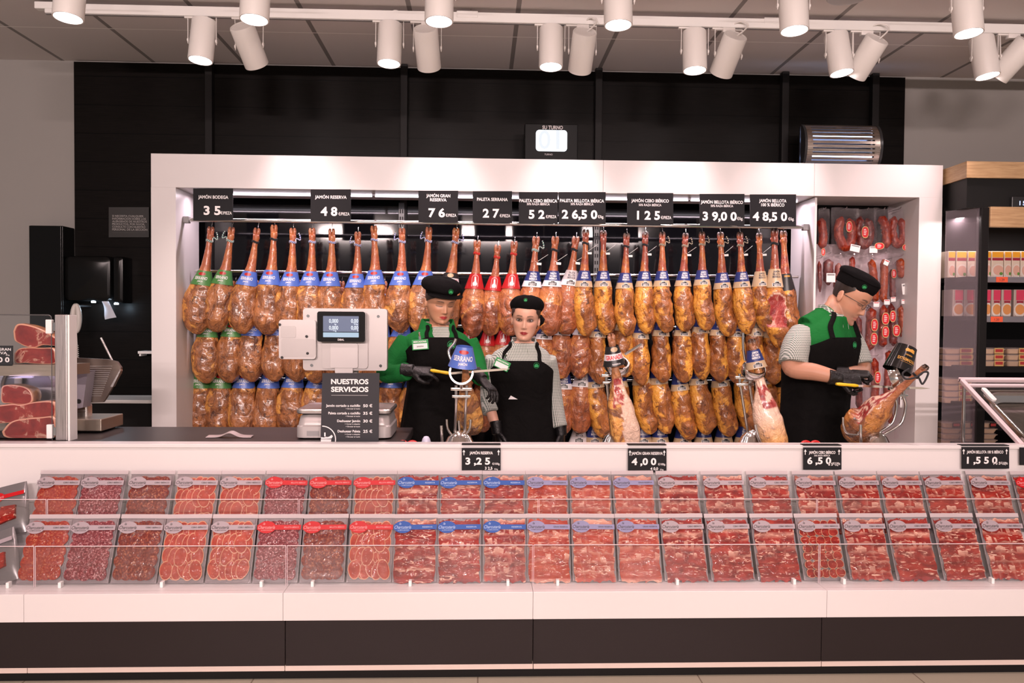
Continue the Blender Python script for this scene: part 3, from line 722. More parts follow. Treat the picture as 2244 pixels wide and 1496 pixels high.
# ------------------------------------------------------------------ cured hams
def ham_material(name, fat1, fat2, meat1, meat2, shank, dark):
    M = Mat(name, (.5, .2, .05), .3, coat=.55, coatr=.16)
    v = M.co('Object', rnd=53); z = M.xyz(M.co('Object'))[2]
    n1 = M.noise(v, 9, 5, .6, .7); n2 = M.noise(v, 26, 4, .62, .9); n3 = M.noise(M.co('Object', (1, 1, .5), rnd=29), 13, 4, .6, 1.5)
    fat = M.mix(M.ramp(n2, [(.38, (0, 0, 0)), (.66, (1, 1, 1))]), fat1, fat2)
    meat = M.mix(M.ramp(n3, [(.34, (0, 0, 0)), (.62, (1, 1, 1))]), meat1, meat2)
    mk = M.math('ADD', M.attr('meat')[2], M.n('MapRange', n1, .3, .7, -.62, .62).outputs[0])
    mk = M.n('MapRange', mk, .38, .62, 0, 1).outputs[0]
    c = M.mix(mk, fat, meat)
    c = M.mix(M.ramp(n2, [(.56, (0, 0, 0)), (.68, (.9, .9, .9))]), c, dark)                       # dark cracks and mould
    sh = M.n('MapRange', z, -.42, -.30, 0, 1).outputs[0]
    shc = M.mix(n2, shank, tuple(q*.62 for q in shank)); shc = M.mix(M.ramp(n1, [(.45, (0, 0, 0)), (.7, (.7, .7, .7))]), shc, fat2)
    c = M.mix(sh, c, shc)
    c = M.mix(M.attr('hoof')[2], c, (.05, .03, .022))
    cutc = M.ramp(n3, [(.30, (.20, .016, .018)), (.46, (.34, .035, .032)), (.58, (.46, .075, .06)), (.66, (.74, .45, .36)), (.72, (.42, .06, .05))])
    cutc = M.mix(M.attr('rim')[2], cutc, (.78, .55, .42))
    c = M.mix(M.attr('cut')[2], c, cutc)
    h = M.math('ADD', M.math('MULTIPLY', n2, .7), M.math('MULTIPLY', n3, .9))
    M.set(base=c, normal=M.bump(h, .8, .018), rough=M.n('MapRange', n2, .3, .7, .22, .42).outputs[0]); return M.m
m_serr = ham_material('serrano_skin', (.70, .345, .085), (.56, .215, .045), (.13, .042, .018), (.42, .16, .055), (.48, .135, .06), (.05, .018, .010))
m_iber = ham_material('iberian_skin', (.80, .39, .065), (.66, .245, .032), (.16, .046, .016), (.40, .14, .036), (.36, .075, .04), (.06, .02, .010))
m_pal = ham_material('shoulder_skin', (.60, .255, .06), (.45, .14, .035), (.13, .034, .016), (.38, .11, .04), (.46, .13, .06), (.06, .018, .011))
SEC = {  # z, centre x, half width, half depth
 'S': [(-.045, 0, .022, .020), (-.07, .001, .023, .021), (-.095, 0, .019, .018), (-.13, -.001, .019, .019), (-.18, -.001, .024, .023), (-.215, -.002, .027, .026), (-.26, -.004, .031, .030), (-.31, -.008, .040, .036), (-.36, -.013, .054, .045), (-.42, -.020, .076, .056), (-.48, -.026, .091, .064), (-.54, -.029, .098, .069), (-.60, -.030, .098, .070), (-.65, -.028, .090, .066), (-.69, -.024, .074, .056), (-.72, -.020, .050, .040), (-.742, -.016, .020, .018)],
 'I': [(-.045, 0, .021, .020), (-.07, .001, .022, .021), (-.095, 0, .018, .018), (-.13, 0, .018, .018), (-.18, 0, .022, .022), (-.215, -.001, .025, .025), (-.26, -.002, .029, .030), (-.31, -.003, .035, .036), (-.36, -.005, .048, .046), (-.42, -.006, .063, .060), (-.48, -.006, .071, .068), (-.54, -.003, .074, .073), (-.60, .003, .074, .072), (-.65, .010, .069, .066), (-.695, .017, .058, .055), (-.728, .022, .040, .038), (-.748, .024, .016, .016)],
 'P': [(-.04, 0, .019, .018), (-.06, 0, .020, .019), (-.085, 0, .016, .016), (-.12, 0, .018, .018), (-.17, 0, .024, .023), (-.22, -.002, .031, .028), (-.26, -.004, .038, .032), (-.31, -.007, .058, .042), (-.36, -.010, .075, .050), (-.42, -.012, .085, .056), (-.48, -.012, .085, .056), (-.53, -.010, .078, .052), (-.575, -.007, .062, .043), (-.61, -.004, .040, .030), (-.63, -.002, .016, .014)]}
def sec_at(kind, z):
    S = SEC[kind]
    if z >= S[0][0]: return S[0][1:]
    for p, q in zip(S[:-1], S[1:]):
        if z >= q[0]:
            u = (p[0]-z)/(p[0]-q[0]); u2 = u*u*(3-2*u)*.5+u*.5
            return tuple(p[i]+(q[i]-p[i])*u2 for i in (1, 2, 3))
    return S[-1][1:]
def ham_mesh(kind, seed, mdir, mat, cut=None, zmax=None, black=0):
    g = random.Random(seed); S = SEC[kind]; z0, z1 = S[0][0], S[-1][0]; NR, NS = 62, 40
    R = []; A = {'meat': [], 'hoof': [], 'cut': [], 'rim': []}; off = Vector((g.uniform(0, 50), g.uniform(0, 50), g.uniform(0, 50)))
    md = math.radians(mdir)
    for i in range(NR+1):
        u = i/NR; z = z0+(z1-z0)*(u*1.0); cx, a, b = sec_at(kind, z)
        body = min(1, max(0, (-z-.33)/.12)); row = []
        for j in range(NS):
            t = 2*math.pi*j/NS; ct, st = math.cos(t), math.sin(t)
            m = .5+.5*math.cos(t-md); m = m*m*(3-2*m)
            p = Vector((ct*a, st*b, z))
            q = p+off
            d = noise.noise(q*9)*.014*body+(.5-abs(noise.noise(Vector((q.x*22, q.y*22, q.z*13)))))*.018*body*m+noise.noise(q*24)*.0055*(.3+body)*(.35+m)+noise.noise(Vector((q.x*20, q.y*20, q.z*60)))*.0025*m*body
            dent = -.016*body*m*max(0, math.sin((z+.75)*11+seed))*math.exp(-((-z-.56)/.12)**2)
            bone = .012*math.exp(-((z+.655)/.035)**2)*max(0, math.cos(t-md+.5))**4
            s = 1+(d+dent+bone)/max(a, .02)
            x, y = cx+ct*a*s, st*b*s; c = rm = 0.0
            if cut:
                cd, zt, zb = cut                 # plane offset along the viewer, from zt down to zb
                if zb < z < zt:
                    lim = -cd*min(1, (zt-z)/.05)-(1-min(1, (zt-z)/.05))*b
                    if y < lim:
                        rm = 1.0 if (lim-y) < .010 else 0.0
                        y = lim+.002*noise.noise(Vector((x*50, z*50, seed))); c = 1.0
            row.append((x, y, z)); A['meat'].append(m*body); A['hoof'].append(0.0); A['cut'].append(c); A['rim'].append(rm)
        R.append(row)
    mb = MB().loft(R)
    n0 = mb.n
    for s in (-1, 1):                            # the two toes and the dew claws
        mb.tube([(s*.008, 0, z0-.012), (s*.011, -.002, z0+.010), (s*.013, -.004, z0+.028), (s*.010, -.003, z0+.042), (s*.006, -.001, -.001)], [.013, .0125, .012, .010, .004], 12)
        mb.tube([(s*.012, .012, z0-.03), (s*.015, .020, z0-.022), (s*.016, .024, z0-.012)], [.008, .006, .002], 8)
    V = np.concatenate(mb.v)[n0:]
    for v in V:
        A['meat'].append(0.); A['cut'].append(0.); A['rim'].append(0.); A['hoof'].append(max(0., min(1., (v[2]-(z0+.012))/.02))*(1 if black else .25))
    o = mb.build('ham', mat, raw=True, smooth=180); me = o.data
    for k, vals in A.items():
        at_ = me.attributes.new(k, 'FLOAT', 'POINT'); at_.data.foreach_set('value', vals)
    bpy.data.objects.remove(o); return me
HAM = {'S': [ham_mesh('S', s, d, m_serr) for s, d in ((1, -55), (2, -40), (3, -60), (4, -50), (5, -75))],
       'I': [ham_mesh('I', s, d, m_iber, black=1) for s, d in ((11, -15), (12, -25), (13, -5), (14, -35), (15, -20))],
       'J': [ham_mesh('I', s, d, m_iber, black=1) for s, d in ((16, 190), (17, 200), (18, 215))],
       'P': [ham_mesh('P', s, d, m_pal) for s, d in ((21, -60), (22, -80), (23, -45))],
       'C': [ham_mesh('I', 31, -20, m_iber, cut=(.022, -.40, -.62), black=1)]}
# collars: conical card sleeves with wrapped lettering, local to the ham
m_col = {k: plain('collar_'+k, c, .35) for k, c in dict(blue=(.085, .16, .52), green=(.07, .22, .06), red=(.42, .012, .014), navy=(.022, .035, .16), tan=(.50, .36, .22), white=(.72, .68, .70), grey=(.55, .50, .50), black=(.015, .014, .015), gold=(.60, .30, .05)).items()}
m_ltr_red = plain('collar_red_print', (.60, .02, .02), .4); m_ltr_gold = plain('collar_gold_print', (.65, .33, .06), .4)
m_ltr_dark = plain('collar_dark_print', (.03, .03, .05), .4)
def wrap_text(mb, geo, s, size, zc, fit, mi, tip=0, bold=.02, lift=.0012):
    v, f = glyphs(s, bold)
    if not len(v): return
    w0, w1 = v[:, 0].min(), v[:, 0].max(); k = fit/(w1-w0) if fit else size
    out = []
    for x, y, _ in v:
        u = (x-(w0+w1)/2)*k; zz = zc+y*size
        r, cx, ry = geo(zz); an = u/r
        out.append((cx+(r+lift)*math.sin(an), -(ry+lift)*math.cos(an), zz))
    mb.add(out, f, mi)
def wrap_patch(mb, geo, outline, mi, lift, zc):
    """filled outline (u, z) wrapped on the cone; finely subdivided fan"""
    out = []; f = []; n = len(outline)
    for k in range(5):
        s = 1-k/4 if k < 4 else .0001
        for u, z in outline:
            zz = zc+z*s; r, cx, ry = geo(zz); an = u*s/r
            out.append((cx+(r+lift)*math.sin(an), -(ry+lift)*math.cos(an), zz))
    for k in range(4):
        for j in range(n):
            a = k*n+j; b = k*n+(j+1) % n; f.append((a, b, b+n, a+n))
    mb.add(out, f, mi)
def ell(a, b, n=20): return [(a*math.cos(2*math.pi*k/n), b*math.sin(2*math.pi*k/n)) for k in range(n)]
def rect(a, b, n=6): return [(-a+2*a*k/n, b) for k in range(n+1)][::-1]+[(-a+2*a*k/n, -b) for k in range(n+1)]
def collar(kind, style):
    zt, zb = {'S': (-.305, -.405), 'I': (-.290, -.405), 'J': (-.29, -.405), 'C': (-.255, -.37), 'P': (-.215, -.315)}[kind]
    kk = {'J': 'I', 'C': 'I'}.get(kind, kind)
    c0, a0, b0 = sec_at(kk, zt); c1, a1, b1 = sec_at(kk, zb)
    a0 += .006; b0 += .006; a1 += .006; b1 += .006
    def geo(z):
        u = (zt-z)/(zt-zb); return a0+(a1-a0)*u, c0+(c1-c0)*u, b0+(b1-b0)*u
    def band(mb, z0, z1, mi, lift=0):
        R = []
        for z in (z0, (z0+z1)/2, z1):
            r, cx, ry = geo(z); R.append([(cx+(r+lift)*math.sin(t), -(ry+lift)*math.cos(t), z) for t in [2*math.pi*k/40 for k in range(40)]])
        mb.loft(R, mi, cap=False)
    mb = MB(); tx = MB(); H_ = zt-zb; zc = (zt+zb)/2
    if style in ('blue', 'green'):
        band(mb, zt, zb, 0); mats = [m_col[style], m_col['red'], m_letter]
        wrap_patch(mb, geo, ell(.024, .011), 1, .0008, zt-.022); tm = [m_letter, m_letter]
        wrap_text(tx, geo, 'SERRANO', .030, zt-.062, .088, 0); wrap_text(tx, geo, 'JAMÓN', .014, zt-.079, .036, 0); wrap_text(tx, geo, '12' if style == 'blue' else '10', .008, zb+.006, None, 0)
    elif style == 'red':
        band(mb, zt, zb, 0); mats = [m_col['red'], m_letter]; tm = [m_letter]
        wrap_patch(mb, geo, [(-.022, -.035), (.022, -.035), (.022, .02)]+[(.022*math.cos(t), .02+.022*math.sin(t)) for t in [math.pi*k/8 for k in range(1, 8)]]+[(-.022, .02)], 1, .0006, zc)
        wrap_patch(mb, geo, [(-.020, -.033), (.020, -.033), (.020, .02)]+[(.020*math.cos(t), .02+.020*math.sin(t)) for t in [math.pi*k/8 for k in range(1, 8)]]+[(-.020, .02)], 0, .0010, zc)
        wrap_patch(tx, geo, [(-.005, .028), (.004, .028), (.008, .0), (.016, -.018), (.010, -.030), (-.012, -.030), (-.014, -.012), (-.003, .0)], 0, .0014, zc)
    elif style == 'granadul':
        band(mb, zt, zb, 0); band(mb, zc+.014, zc-.022, 1, .0006); mats = [m_col['black'], m_col['white'], m_col['tan']]; tm = [m_ltr_red, m_letter]
        wrap_patch(mb, geo, ell(.022, .014), 2, .0008, zt-.018)
        wrap_text(tx, geo, 'GRANADUL', .034, zc-.017, .12, 0, bold=.03); wrap_text(tx, geo, 'RESERVA', .012, zb+.008, .05, 1)
    elif style in ('cebo', 'paletacebo', 'paletabellota', 'bellota', 'dehesa'):
        top, low, tcol, words = {'cebo': ('navy', 'tan', m_letter, ('JAMÓN', 'DE CEBO', 'IBÉRICO')), 'paletacebo': ('navy', 'white', m_letter, ('PALETA', 'DE CEBO', 'IBÉRICA')), 'paletabellota': ('grey', 'white', m_ltr_dark, ('PALETA', 'BELLOTA', 'IBÉRICA')),
                                 'bellota': ('tan', 'tan', m_ltr_dark, ('JAMÓN', 'BELLOTA', 'IBÉRICO')), 'dehesa': ('black', 'black', m_ltr_gold, ('DEHESA', '', ''))}[style]
        band(mb, zt, zt-H_*.62, 0); band(mb, zt-H_*.62, zb, 1); mats = [m_col[top], m_col[low], m_col['black'], m_letter]; tm = [tcol, m_letter]
        for q, s in enumerate(words):
            if s: wrap_text(tx, geo, s, .0165, zt-.022-q*.0165, .040+.006*q, 0, bold=.03)
        if style != 'dehesa':
            bo = [(-.026, -.012), (.026, -.012), (.026, .006), (.012, .008), (.010, .016), (-.010, .016), (-.012, .008), (-.026, .006)]
            bo = [(u, z) for i in range(8) for u, z in [tuple(bo[i][q]+(bo[(i+1) % 8][q]-bo[i][q])*k/3 for q in (0, 1)) for k in range(3)]]
            wrap_patch(mb, geo, [(u*1.12, z*1.15) for u, z in bo], 3, .0007, zb+.020); wrap_patch(mb, geo, bo, 2, .0012, zb+.020)
            wrap_text(tx, geo, 'HACIENDA', .0075, zb+.0175, .044, 1, lift=.0016); wrap_text(tx, geo, 'IBÉRICO', .0075, zb+.0095, .036, 1, lift=.0016)
    return mesh_of('collar', mb, mats, 40), mesh_of('lettering', tx, tm)
COL = {}
def rope_mesh(kind, mats, tail):
    z = -.10 if kind != 'P' else -.085; a = sec_at({'J': 'I', 'C': 'I'}.get(kind, kind), z)[1]+.003; mb = MB()
    for q in range(2):
        n = 28; pts = [(a*math.cos(t), a*math.sin(t), z+.004*math.sin(2*t)+q*.007) for t in [2*math.pi*k/n for k in range(n+1)]]
        for k in range(n): mb.tube([pts[k], pts[k+1]], .0042, 6, (k+q) % 2 if len(mats) > 1 else 0)
    if tail:
        s = tail; pts = [(s*a, -.005, z)]+[(s*(a+.022*math.sin(t)+.006*t), -.008, z+.012+.040*(t/3.1)+.014*math.cos(2*t)) for t in [3.1*k/16 for k in range(17)]]
        for k in range(len(pts)-1): mb.tube([pts[k], pts[k+1]], .004, 6, k % 2 if len(mats) > 1 else 0)
    return mesh_of('rope', mb, mats, 60)
m_rw = plain('rope_white', (.70, .68, .68), .8); m_rb = plain('rope_blue', (.05, .08, .38), .8); m_rg = plain('rope_green', (.03, .20, .15), .8); m_rk = plain('rope_black', (.012, .012, .014), .7); m_rr = plain('rope_red', (.55, .03, .02), .7)
m_rc = plain('rope_cream', (.62, .52, .38), .8)
ROPES = {}
def rope(kind, c, tail):
    k = (kind, c, tail)
    if k not in ROPES: ROPES[k] = rope_mesh(kind, {'b': [m_rw, m_rb], 'g': [m_rw, m_rg], 'k': [m_rk], 'r': [m_rr], 'c': [m_rc, m_rk]}[c], tail)
    return ROPES[k]
hook_me = mesh_of('hook', MB().tube([(-.002, 0, -.012), (.006, 0, -.014), (.010, 0, -.004), (.004, 0, .006), (.003, 0, .020), (.004, .008, .034), (.003, .016, .036), (.0, .022, .030)], .0016, 6), m_chrome, 60)
tag_me = mesh_of('seal_tag', MB().box((.012, -.034, -.175), (.042, -.031, -.160), 0, .001).tube([(0, -.026, -.150), (.014, -.032, -.160)], .001, 5).tube([(.020, -.022, -.150), (.040, -.026, -.135), (.060, -.030, -.120), (.080, -.03, -.105)], .0012, 5), m_white2)
def ham(hx, hy, bx, by, row, kind, style, label, group, ropec=None, tail=0, tagged=0, hook=True, Y=None, yaw=0):
    Y = RAILY[row] if Y is None else Y
    h = at(hx, hy, Y); b = at(bx, by, Y)
    L = {'S': .742, 'I': .748, 'J': .748, 'C': .748, 'P': .63}[kind]; offx = {'S': -.022, 'I': .012, 'J': .012, 'C': .012, 'P': -.008}[kind]
    dx, dz = b.x-h.x, h.z-b.z; s = math.hypot(dx, dz)/L
    lean = math.atan2(-dx, dz)-math.atan2(-offx, L)
    t = empty('cured_ham', h, label, 'ham', group)
    t.rotation_euler = (Matrix.Rotation(lean, 3, 'Y') @ Matrix.Rotation(yaw, 3, 'Z')).to_euler(); t.scale = (s, s, s)
    hm = HAM[kind]; ham.n += 1
    link('leg', hm[ham.n % len(hm)], t)
    if style:
        if (kind, style) not in COL: COL[kind, style] = collar(kind, style)
        c_, l_ = COL[kind, style]; c = link('collar', c_, t); link('lettering', l_, c)
    if ropec: link('rope', rope(kind, ropec, tail), t)
    if tagged: link('seal_tag', tag_me, t)
    if hook: link('hook', hook_me, t)
    return t
ham.n = 0
CNT = {}
STY = {'blue': 'blue collar', 'green': 'green collar', 'red': 'red collar', 'granadul': 'black collar with red print', 'cebo': 'navy and tan collar', 'paletacebo': 'navy and white collar', 'paletabellota': 'grey and white collar', 'bellota': 'tan collar', 'dehesa': 'black collar'}
ROWN = ['top row', 'second row', 'third row', 'lowest row']
R1 = [(463, 497, 428, 731, 'S', 'green', 'g', 1), (508, 498, 472, 727, 'S', 'green', 'g', -1), (564, 500, 525, 730, 'S', 'blue', 'k', 0), (601, 493, 585, 733, 'S', 'blue', 'k', 0), (642, 500, 632, 733, 'S', 'blue', 'b', 1), (684, 500, 678, 731, 'S', 'blue', 'b', 0),
      (727, 501, 722, 732, 'S', 'blue', 'b', 0), (784, 508, 778, 732, 'S', 'blue', 'b', -1), (819, 495, 824, 731, 'S', 'blue', 'b', 0), (881, 500, 876, 729, 'S', 'blue', 'b', -1), (940, 498, 922, 731, 'S', 'blue', 'b', -1), (1000, 500, 972, 738, 'S', 'granadul', 'b', 1),
      (1046, 528, 1035, 738, 'P', 'red', 'r', 0), (1091, 538, 1072, 736, 'P', 'red', 'r', 0), (1127, 530, 1114, 735, 'P', 'red', 'r', 0), (1175, 520, 1158, 738, 'P', 'paletacebo', 'g', 1), (1217, 520, 1203, 736, 'P', 'paletacebo', 'k', 0), (1262, 520, 1236, 732, 'P', 'paletabellota', 'k', 0),
      (1284, 503, 1281, 736, 'I', 'cebo', 'k', 0), (1322, 505, 1327, 734, 'I', 'cebo', None, 0), (1373, 511, 1371, 736, 'I', 'cebo', 'k', 0), (1414, 508, 1415, 731, 'I', 'cebo', 'k', 0), (1451, 508, 1456, 729, 'I', 'cebo', 'c', 1), (1502, 511, 1498, 726, 'I', 'cebo', 'c', 1),
      (1538, 508, 1545, 724, 'I', 'cebo', 'c', 1), (1578, 509, 1594, 737, 'I', 'cebo', 'c', 1), (1621, 509, 1636, 732, 'I', 'cebo', 'c', 1), (1663, 511, 1675, 726, 'I', 'bellota', None, 0), (1697, 500, 1704, 762, 'C', 'bellota', 'k', 0), (1716, 506, 1733, 748, 'I', 'dehesa', None, 0)]
tot = {}
for r in R1: tot[r[5]] = tot.get(r[5], 0)+1
for i, (hx, hy, bx, by, k, st, rp, tl) in enumerate(R1):
    n_ = CNT.get(st, 0); CNT[st] = n_+1
    if k == 'C': lab = 'half carved ham showing red meat, hanging at the right end of the top row'
    elif st == 'bellota': lab = 'ham with tan collar beside the half carved ham, top row'
    else: lab = ('cured shoulder' if k == 'P' else 'cured ham')+' with %s, top row' % STY[st]+(', %s from left' % ORD[n_] if tot[st] > 1 else '')
    ham(hx, hy, bx, by, 0, k, st, lab, 'hams hanging in the top row', rp, tl, tagged=(15 <= i <= 27 and i not in (22, 24)), Y=5.33+(.03 if k != 'S' and i % 2 else 0)+(.05 if k == 'I' and i == 29 else 0))
R2 = [(450, 839, 'S', 'green'), (502, 838, 'S', 'green'), (547, 836, 'S', 'blue'), (600, 835, 'S', 'blue'), (648, 836, 'S', 'blue'), (690, 839, 'S', 'blue'), (735, 838, 'S', 'blue'), (782, 838, 'S', 'blue'), (828, 838, 'S', 'blue'), (874, 838, 'S', 'blue'), (920, 838, 'S', 'blue'), (966, 842, 'S', 'granadul'),
      (1020, 850, 'P', 'red'), (1062, 852, 'P', 'red'), (1096, 850, 'P', 'red'), (1150, 842, 'P', 'paletacebo'), (1186, 838, 'P', 'paletacebo'), (1226, 829, 'P', 'paletacebo'), (1268, 829, 'P', 'paletabellota'),
      (1310, 841, 'J', 'cebo'), (1367, 826, 'J', 'cebo'), (1404, 844, 'J', 'cebo'), (1449, 838, 'J', 'cebo'), (1496, 838, 'J', 'cebo'), (1536, 831, 'J', 'cebo'), (1574, 837, 'J', 'cebo'), (1613, 840, 'J', 'cebo'), (1655, 838, 'J', 'bellota'), (1692, 842, 'J', 'bellota'), (1728, 848, 'J', 'dehesa')]
R3 = [(434, 958, 'S', 'green'), (478, 958, 'S', 'green'), (530, 958, 'S', 'blue'), (584, 958, 'S', 'blue'), (637, 957, 'S', 'blue'), (690, 958, 'S', 'blue'), (742, 958, 'S', 'blue'), (796, 958, 'S', 'blue'), (852, 957, 'S', 'blue'), (905, 957, 'S', 'blue'), (955, 957, 'S', 'granadul'), (1012, 962, 'P', 'red'), (1056, 946, 'P', 'red'), (1100, 955, 'P', 'red'),
      (1150, 955, 'P', 'paletacebo'), (1190, 955, 'P', 'paletacebo'), (1229, 953, 'P', 'paletacebo'), (1268, 948, 'P', 'paletabellota'), (1310, 958, 'I', 'cebo'), (1362, 958, 'I', 'cebo'), (1412, 951, 'I', 'cebo'), (1449, 950, 'I', 'cebo'), (1496, 964, 'I', 'cebo'), (1536, 951, 'I', 'cebo'), (1585, 956, 'I', 'cebo'), (1634, 946, 'I', 'cebo'), (1682, 950, 'I', 'bellota'), (1726, 955, 'I', 'dehesa')]
R4 = [(1262, 1070, 'P', 'paletabellota'), (1308, 1080, 'I', 'cebo'), (1362, 1080, 'I', 'cebo'), (1415, 1080, 'I', 'cebo'), (1452, 1080, 'I', 'cebo'), (1502, 1082, 'I', 'cebo'), (1548, 1080, 'I', 'cebo'), (1592, 1080, 'I', 'cebo'), (1636, 1080, 'I', 'cebo'), (1684, 1080, 'I', 'bellota')]
for row, RR in ((1, R2), (2, R3), (3, R4)):
    nl = nr = 0
    for i, (bx, by, k, st) in enumerate(RR):
        lean = {'S': 14, 'P': 12, 'I': -6, 'J': 6}[k]
        hl = (222 if row == 1 else 240) if k in 'SIJ' else (190 if row == 1 else 203)
        if row == 3: lab = 'ham whose collar just shows above the counter, lowest row, %s from left' % ORD[i]
        elif k == 'P': lab = 'cured shoulder in the %s, %s from left' % (ROWN[row], ORD[sum(1 for q in RR[:i] if q[2] == 'P')])
        elif k == 'S': lab = 'brown serrano ham in the %s, %s from the left end' % (ROWN[row], ORD[i])
        else: lab = 'golden iberian ham in the %s, %s from the right end' % (ROWN[row], ORD[len(RR)-1-i])
        if k == 'I' and row == 2: bx2, lean = bx+10, -16
        else: bx2 = bx
        ham(bx+lean, by-hl, bx2, by, row, k, st, lab, 'hams hanging in the '+ROWN[row], {'S': 'b', 'P': 'r', 'I': 'c', 'J': 'c'}[k], 0)
# ------------------------------------------------------------------ people
def smooth_path(P, n=6):
    """Catmull-Rom through tuples of any length"""
    P = [np.array(p, float) for p in P]; Q = [2*P[0]-P[1]]+P+[2*P[-1]-P[-2]]; out = []
    for i in range(1, len(Q)-2):
        for k in range(n):
            t = k/n; a, b, c, d = Q[i-1:i+3]
            out.append(.5*((2*b)+(-a+c)*t+(2*a-5*b+4*c-d)*t*t+(-a+3*b-3*c+d)*t**3))
    out.append(P[-1]); return out
def remesh(mb, voxel, name, mats, parent, smooth_it=2, smooth_f=.5):
    o = mb.build('tmp', mats, raw=True)
    m = o.modifiers.new('r', 'REMESH'); m.mode = 'VOXEL'; m.voxel_size = voxel; m.use_smooth_shade = True
    if smooth_it: s = o.modifiers.new('s', 'SMOOTH'); s.iterations = smooth_it; s.factor = smooth_f
    dg = bpy.context.evaluated_depsgraph_get(); dg.update()
    me = bpy.data.meshes.new_from_object(o.evaluated_get(dg)); bpy.data.objects.remove(o)
    me.name = name; me.materials.clear()
    for q in (mats if isinstance(mats, (list, tuple)) else [mats]): me.materials.append(q)
    me.polygons.foreach_set('use_smooth', [True]*len(me.polygons))
    me.transform(Matrix.Translation(-WP[parent])); return link(name, me, parent)
def limb(mb, P, seg=18, flat=1.0, grow=0):
    """P: (x, y, z, radius)"""
    S = smooth_path(P, 6); mb.tube([s[:3] for s in S], [s[3]+grow for s in S], seg, flat=flat)
class Torso:
    """sections (centre, half width, half depth, facing) from hip to neck; point(s, t, grow): t=0 is the front"""
    def __init__(s, secs): s.S = smooth_path([(*c, a, b, f) for c, a, b, f in secs], 6); s.n = len(s.S)-1
    def sec(s, u):
        x = max(0, min(1, u))*s.n; i = min(int(x), s.n-1); return s.S[i]+(s.S[i+1]-s.S[i])*(x-i)
    def pt(s, u, t, grow=0, e=.82):
        cx, cy, cz, a, b, f = s.sec(u); si, co = math.sin(t), math.cos(t)
        x = (a+grow)*math.copysign(abs(si)**e, si); y = (b+grow)*math.copysign(abs(co)**e, co)
        return Vector((cx+x*math.cos(f)+y*math.sin(f), cy+x*math.sin(f)-y*math.cos(f), cz))
    def rings(s, grow=0, u0=0, u1=1, n=30, seg=36):
        return [[s.pt(u0+(u1-u0)*i/n, 2*math.pi*j/seg, grow) for j in range(seg)] for i in range(n+1)]
    def sheet(s, mb, outline, grow, th=.003, nu=28, nt=24, fold=0):
        """outline(v)->(u, t0, t1); a cloth lying on the torso"""
        R = []
        for g in (grow, grow+th):
            L = []
            for i in range(nu+1):
                u, t0, t1 = outline(i/nu); row = []
                for j in range(nt+1):
                    t = t0+(t1-t0)*j/nt
                    row.append(s.pt(u, t, g+fold*math.sin(t*9+u*5)*(1-u)))
                L.append(row)
            R.append(L)
        v = [p for L in R for row in L for p in row]; W_ = nt+1; N = (nu+1)*W_; f = []
        for i in range(nu):
            for j in range(nt):
                a = i*W_+j; f += [(a, a+W_, a+W_+1, a+1), (N+a, N+a+1, N+a+W_+1, N+a+W_)]
        for i in range(nu):
            for j in (0, nt):
                a = i*W_+j; f.append((a, a+W_, N+a+W_, N+a) if j else (a, N+a, N+a+W_, a+W_))
        for j in range(nt):
            for i in (0, nu):
                a = i*W_+j; f.append((a, a+1, N+a+1, N+a) if i == 0 else (a, N+a, N+a+1, a+1))
        mb.add(v, f)
HEADP = [(-.121, -.062, -.030, .016), (-.113, -.081, -.012, .034), (-.098, -.087, .012, .046), (-.075, -.086, .035, .055), (-.05, -.088, .056, .062), (-.02, -.090, .075, .069), (.005, -.090, .084, .0725), (.03, -.095, .091, .0755), (.06, -.091, .090, .074), (.085, -.070, .074, .061), (.10, -.044, .050, .041), (.109, -.012, .018, .014)]
def G(x, c, s): return math.exp(-((x-c)/s)**2)
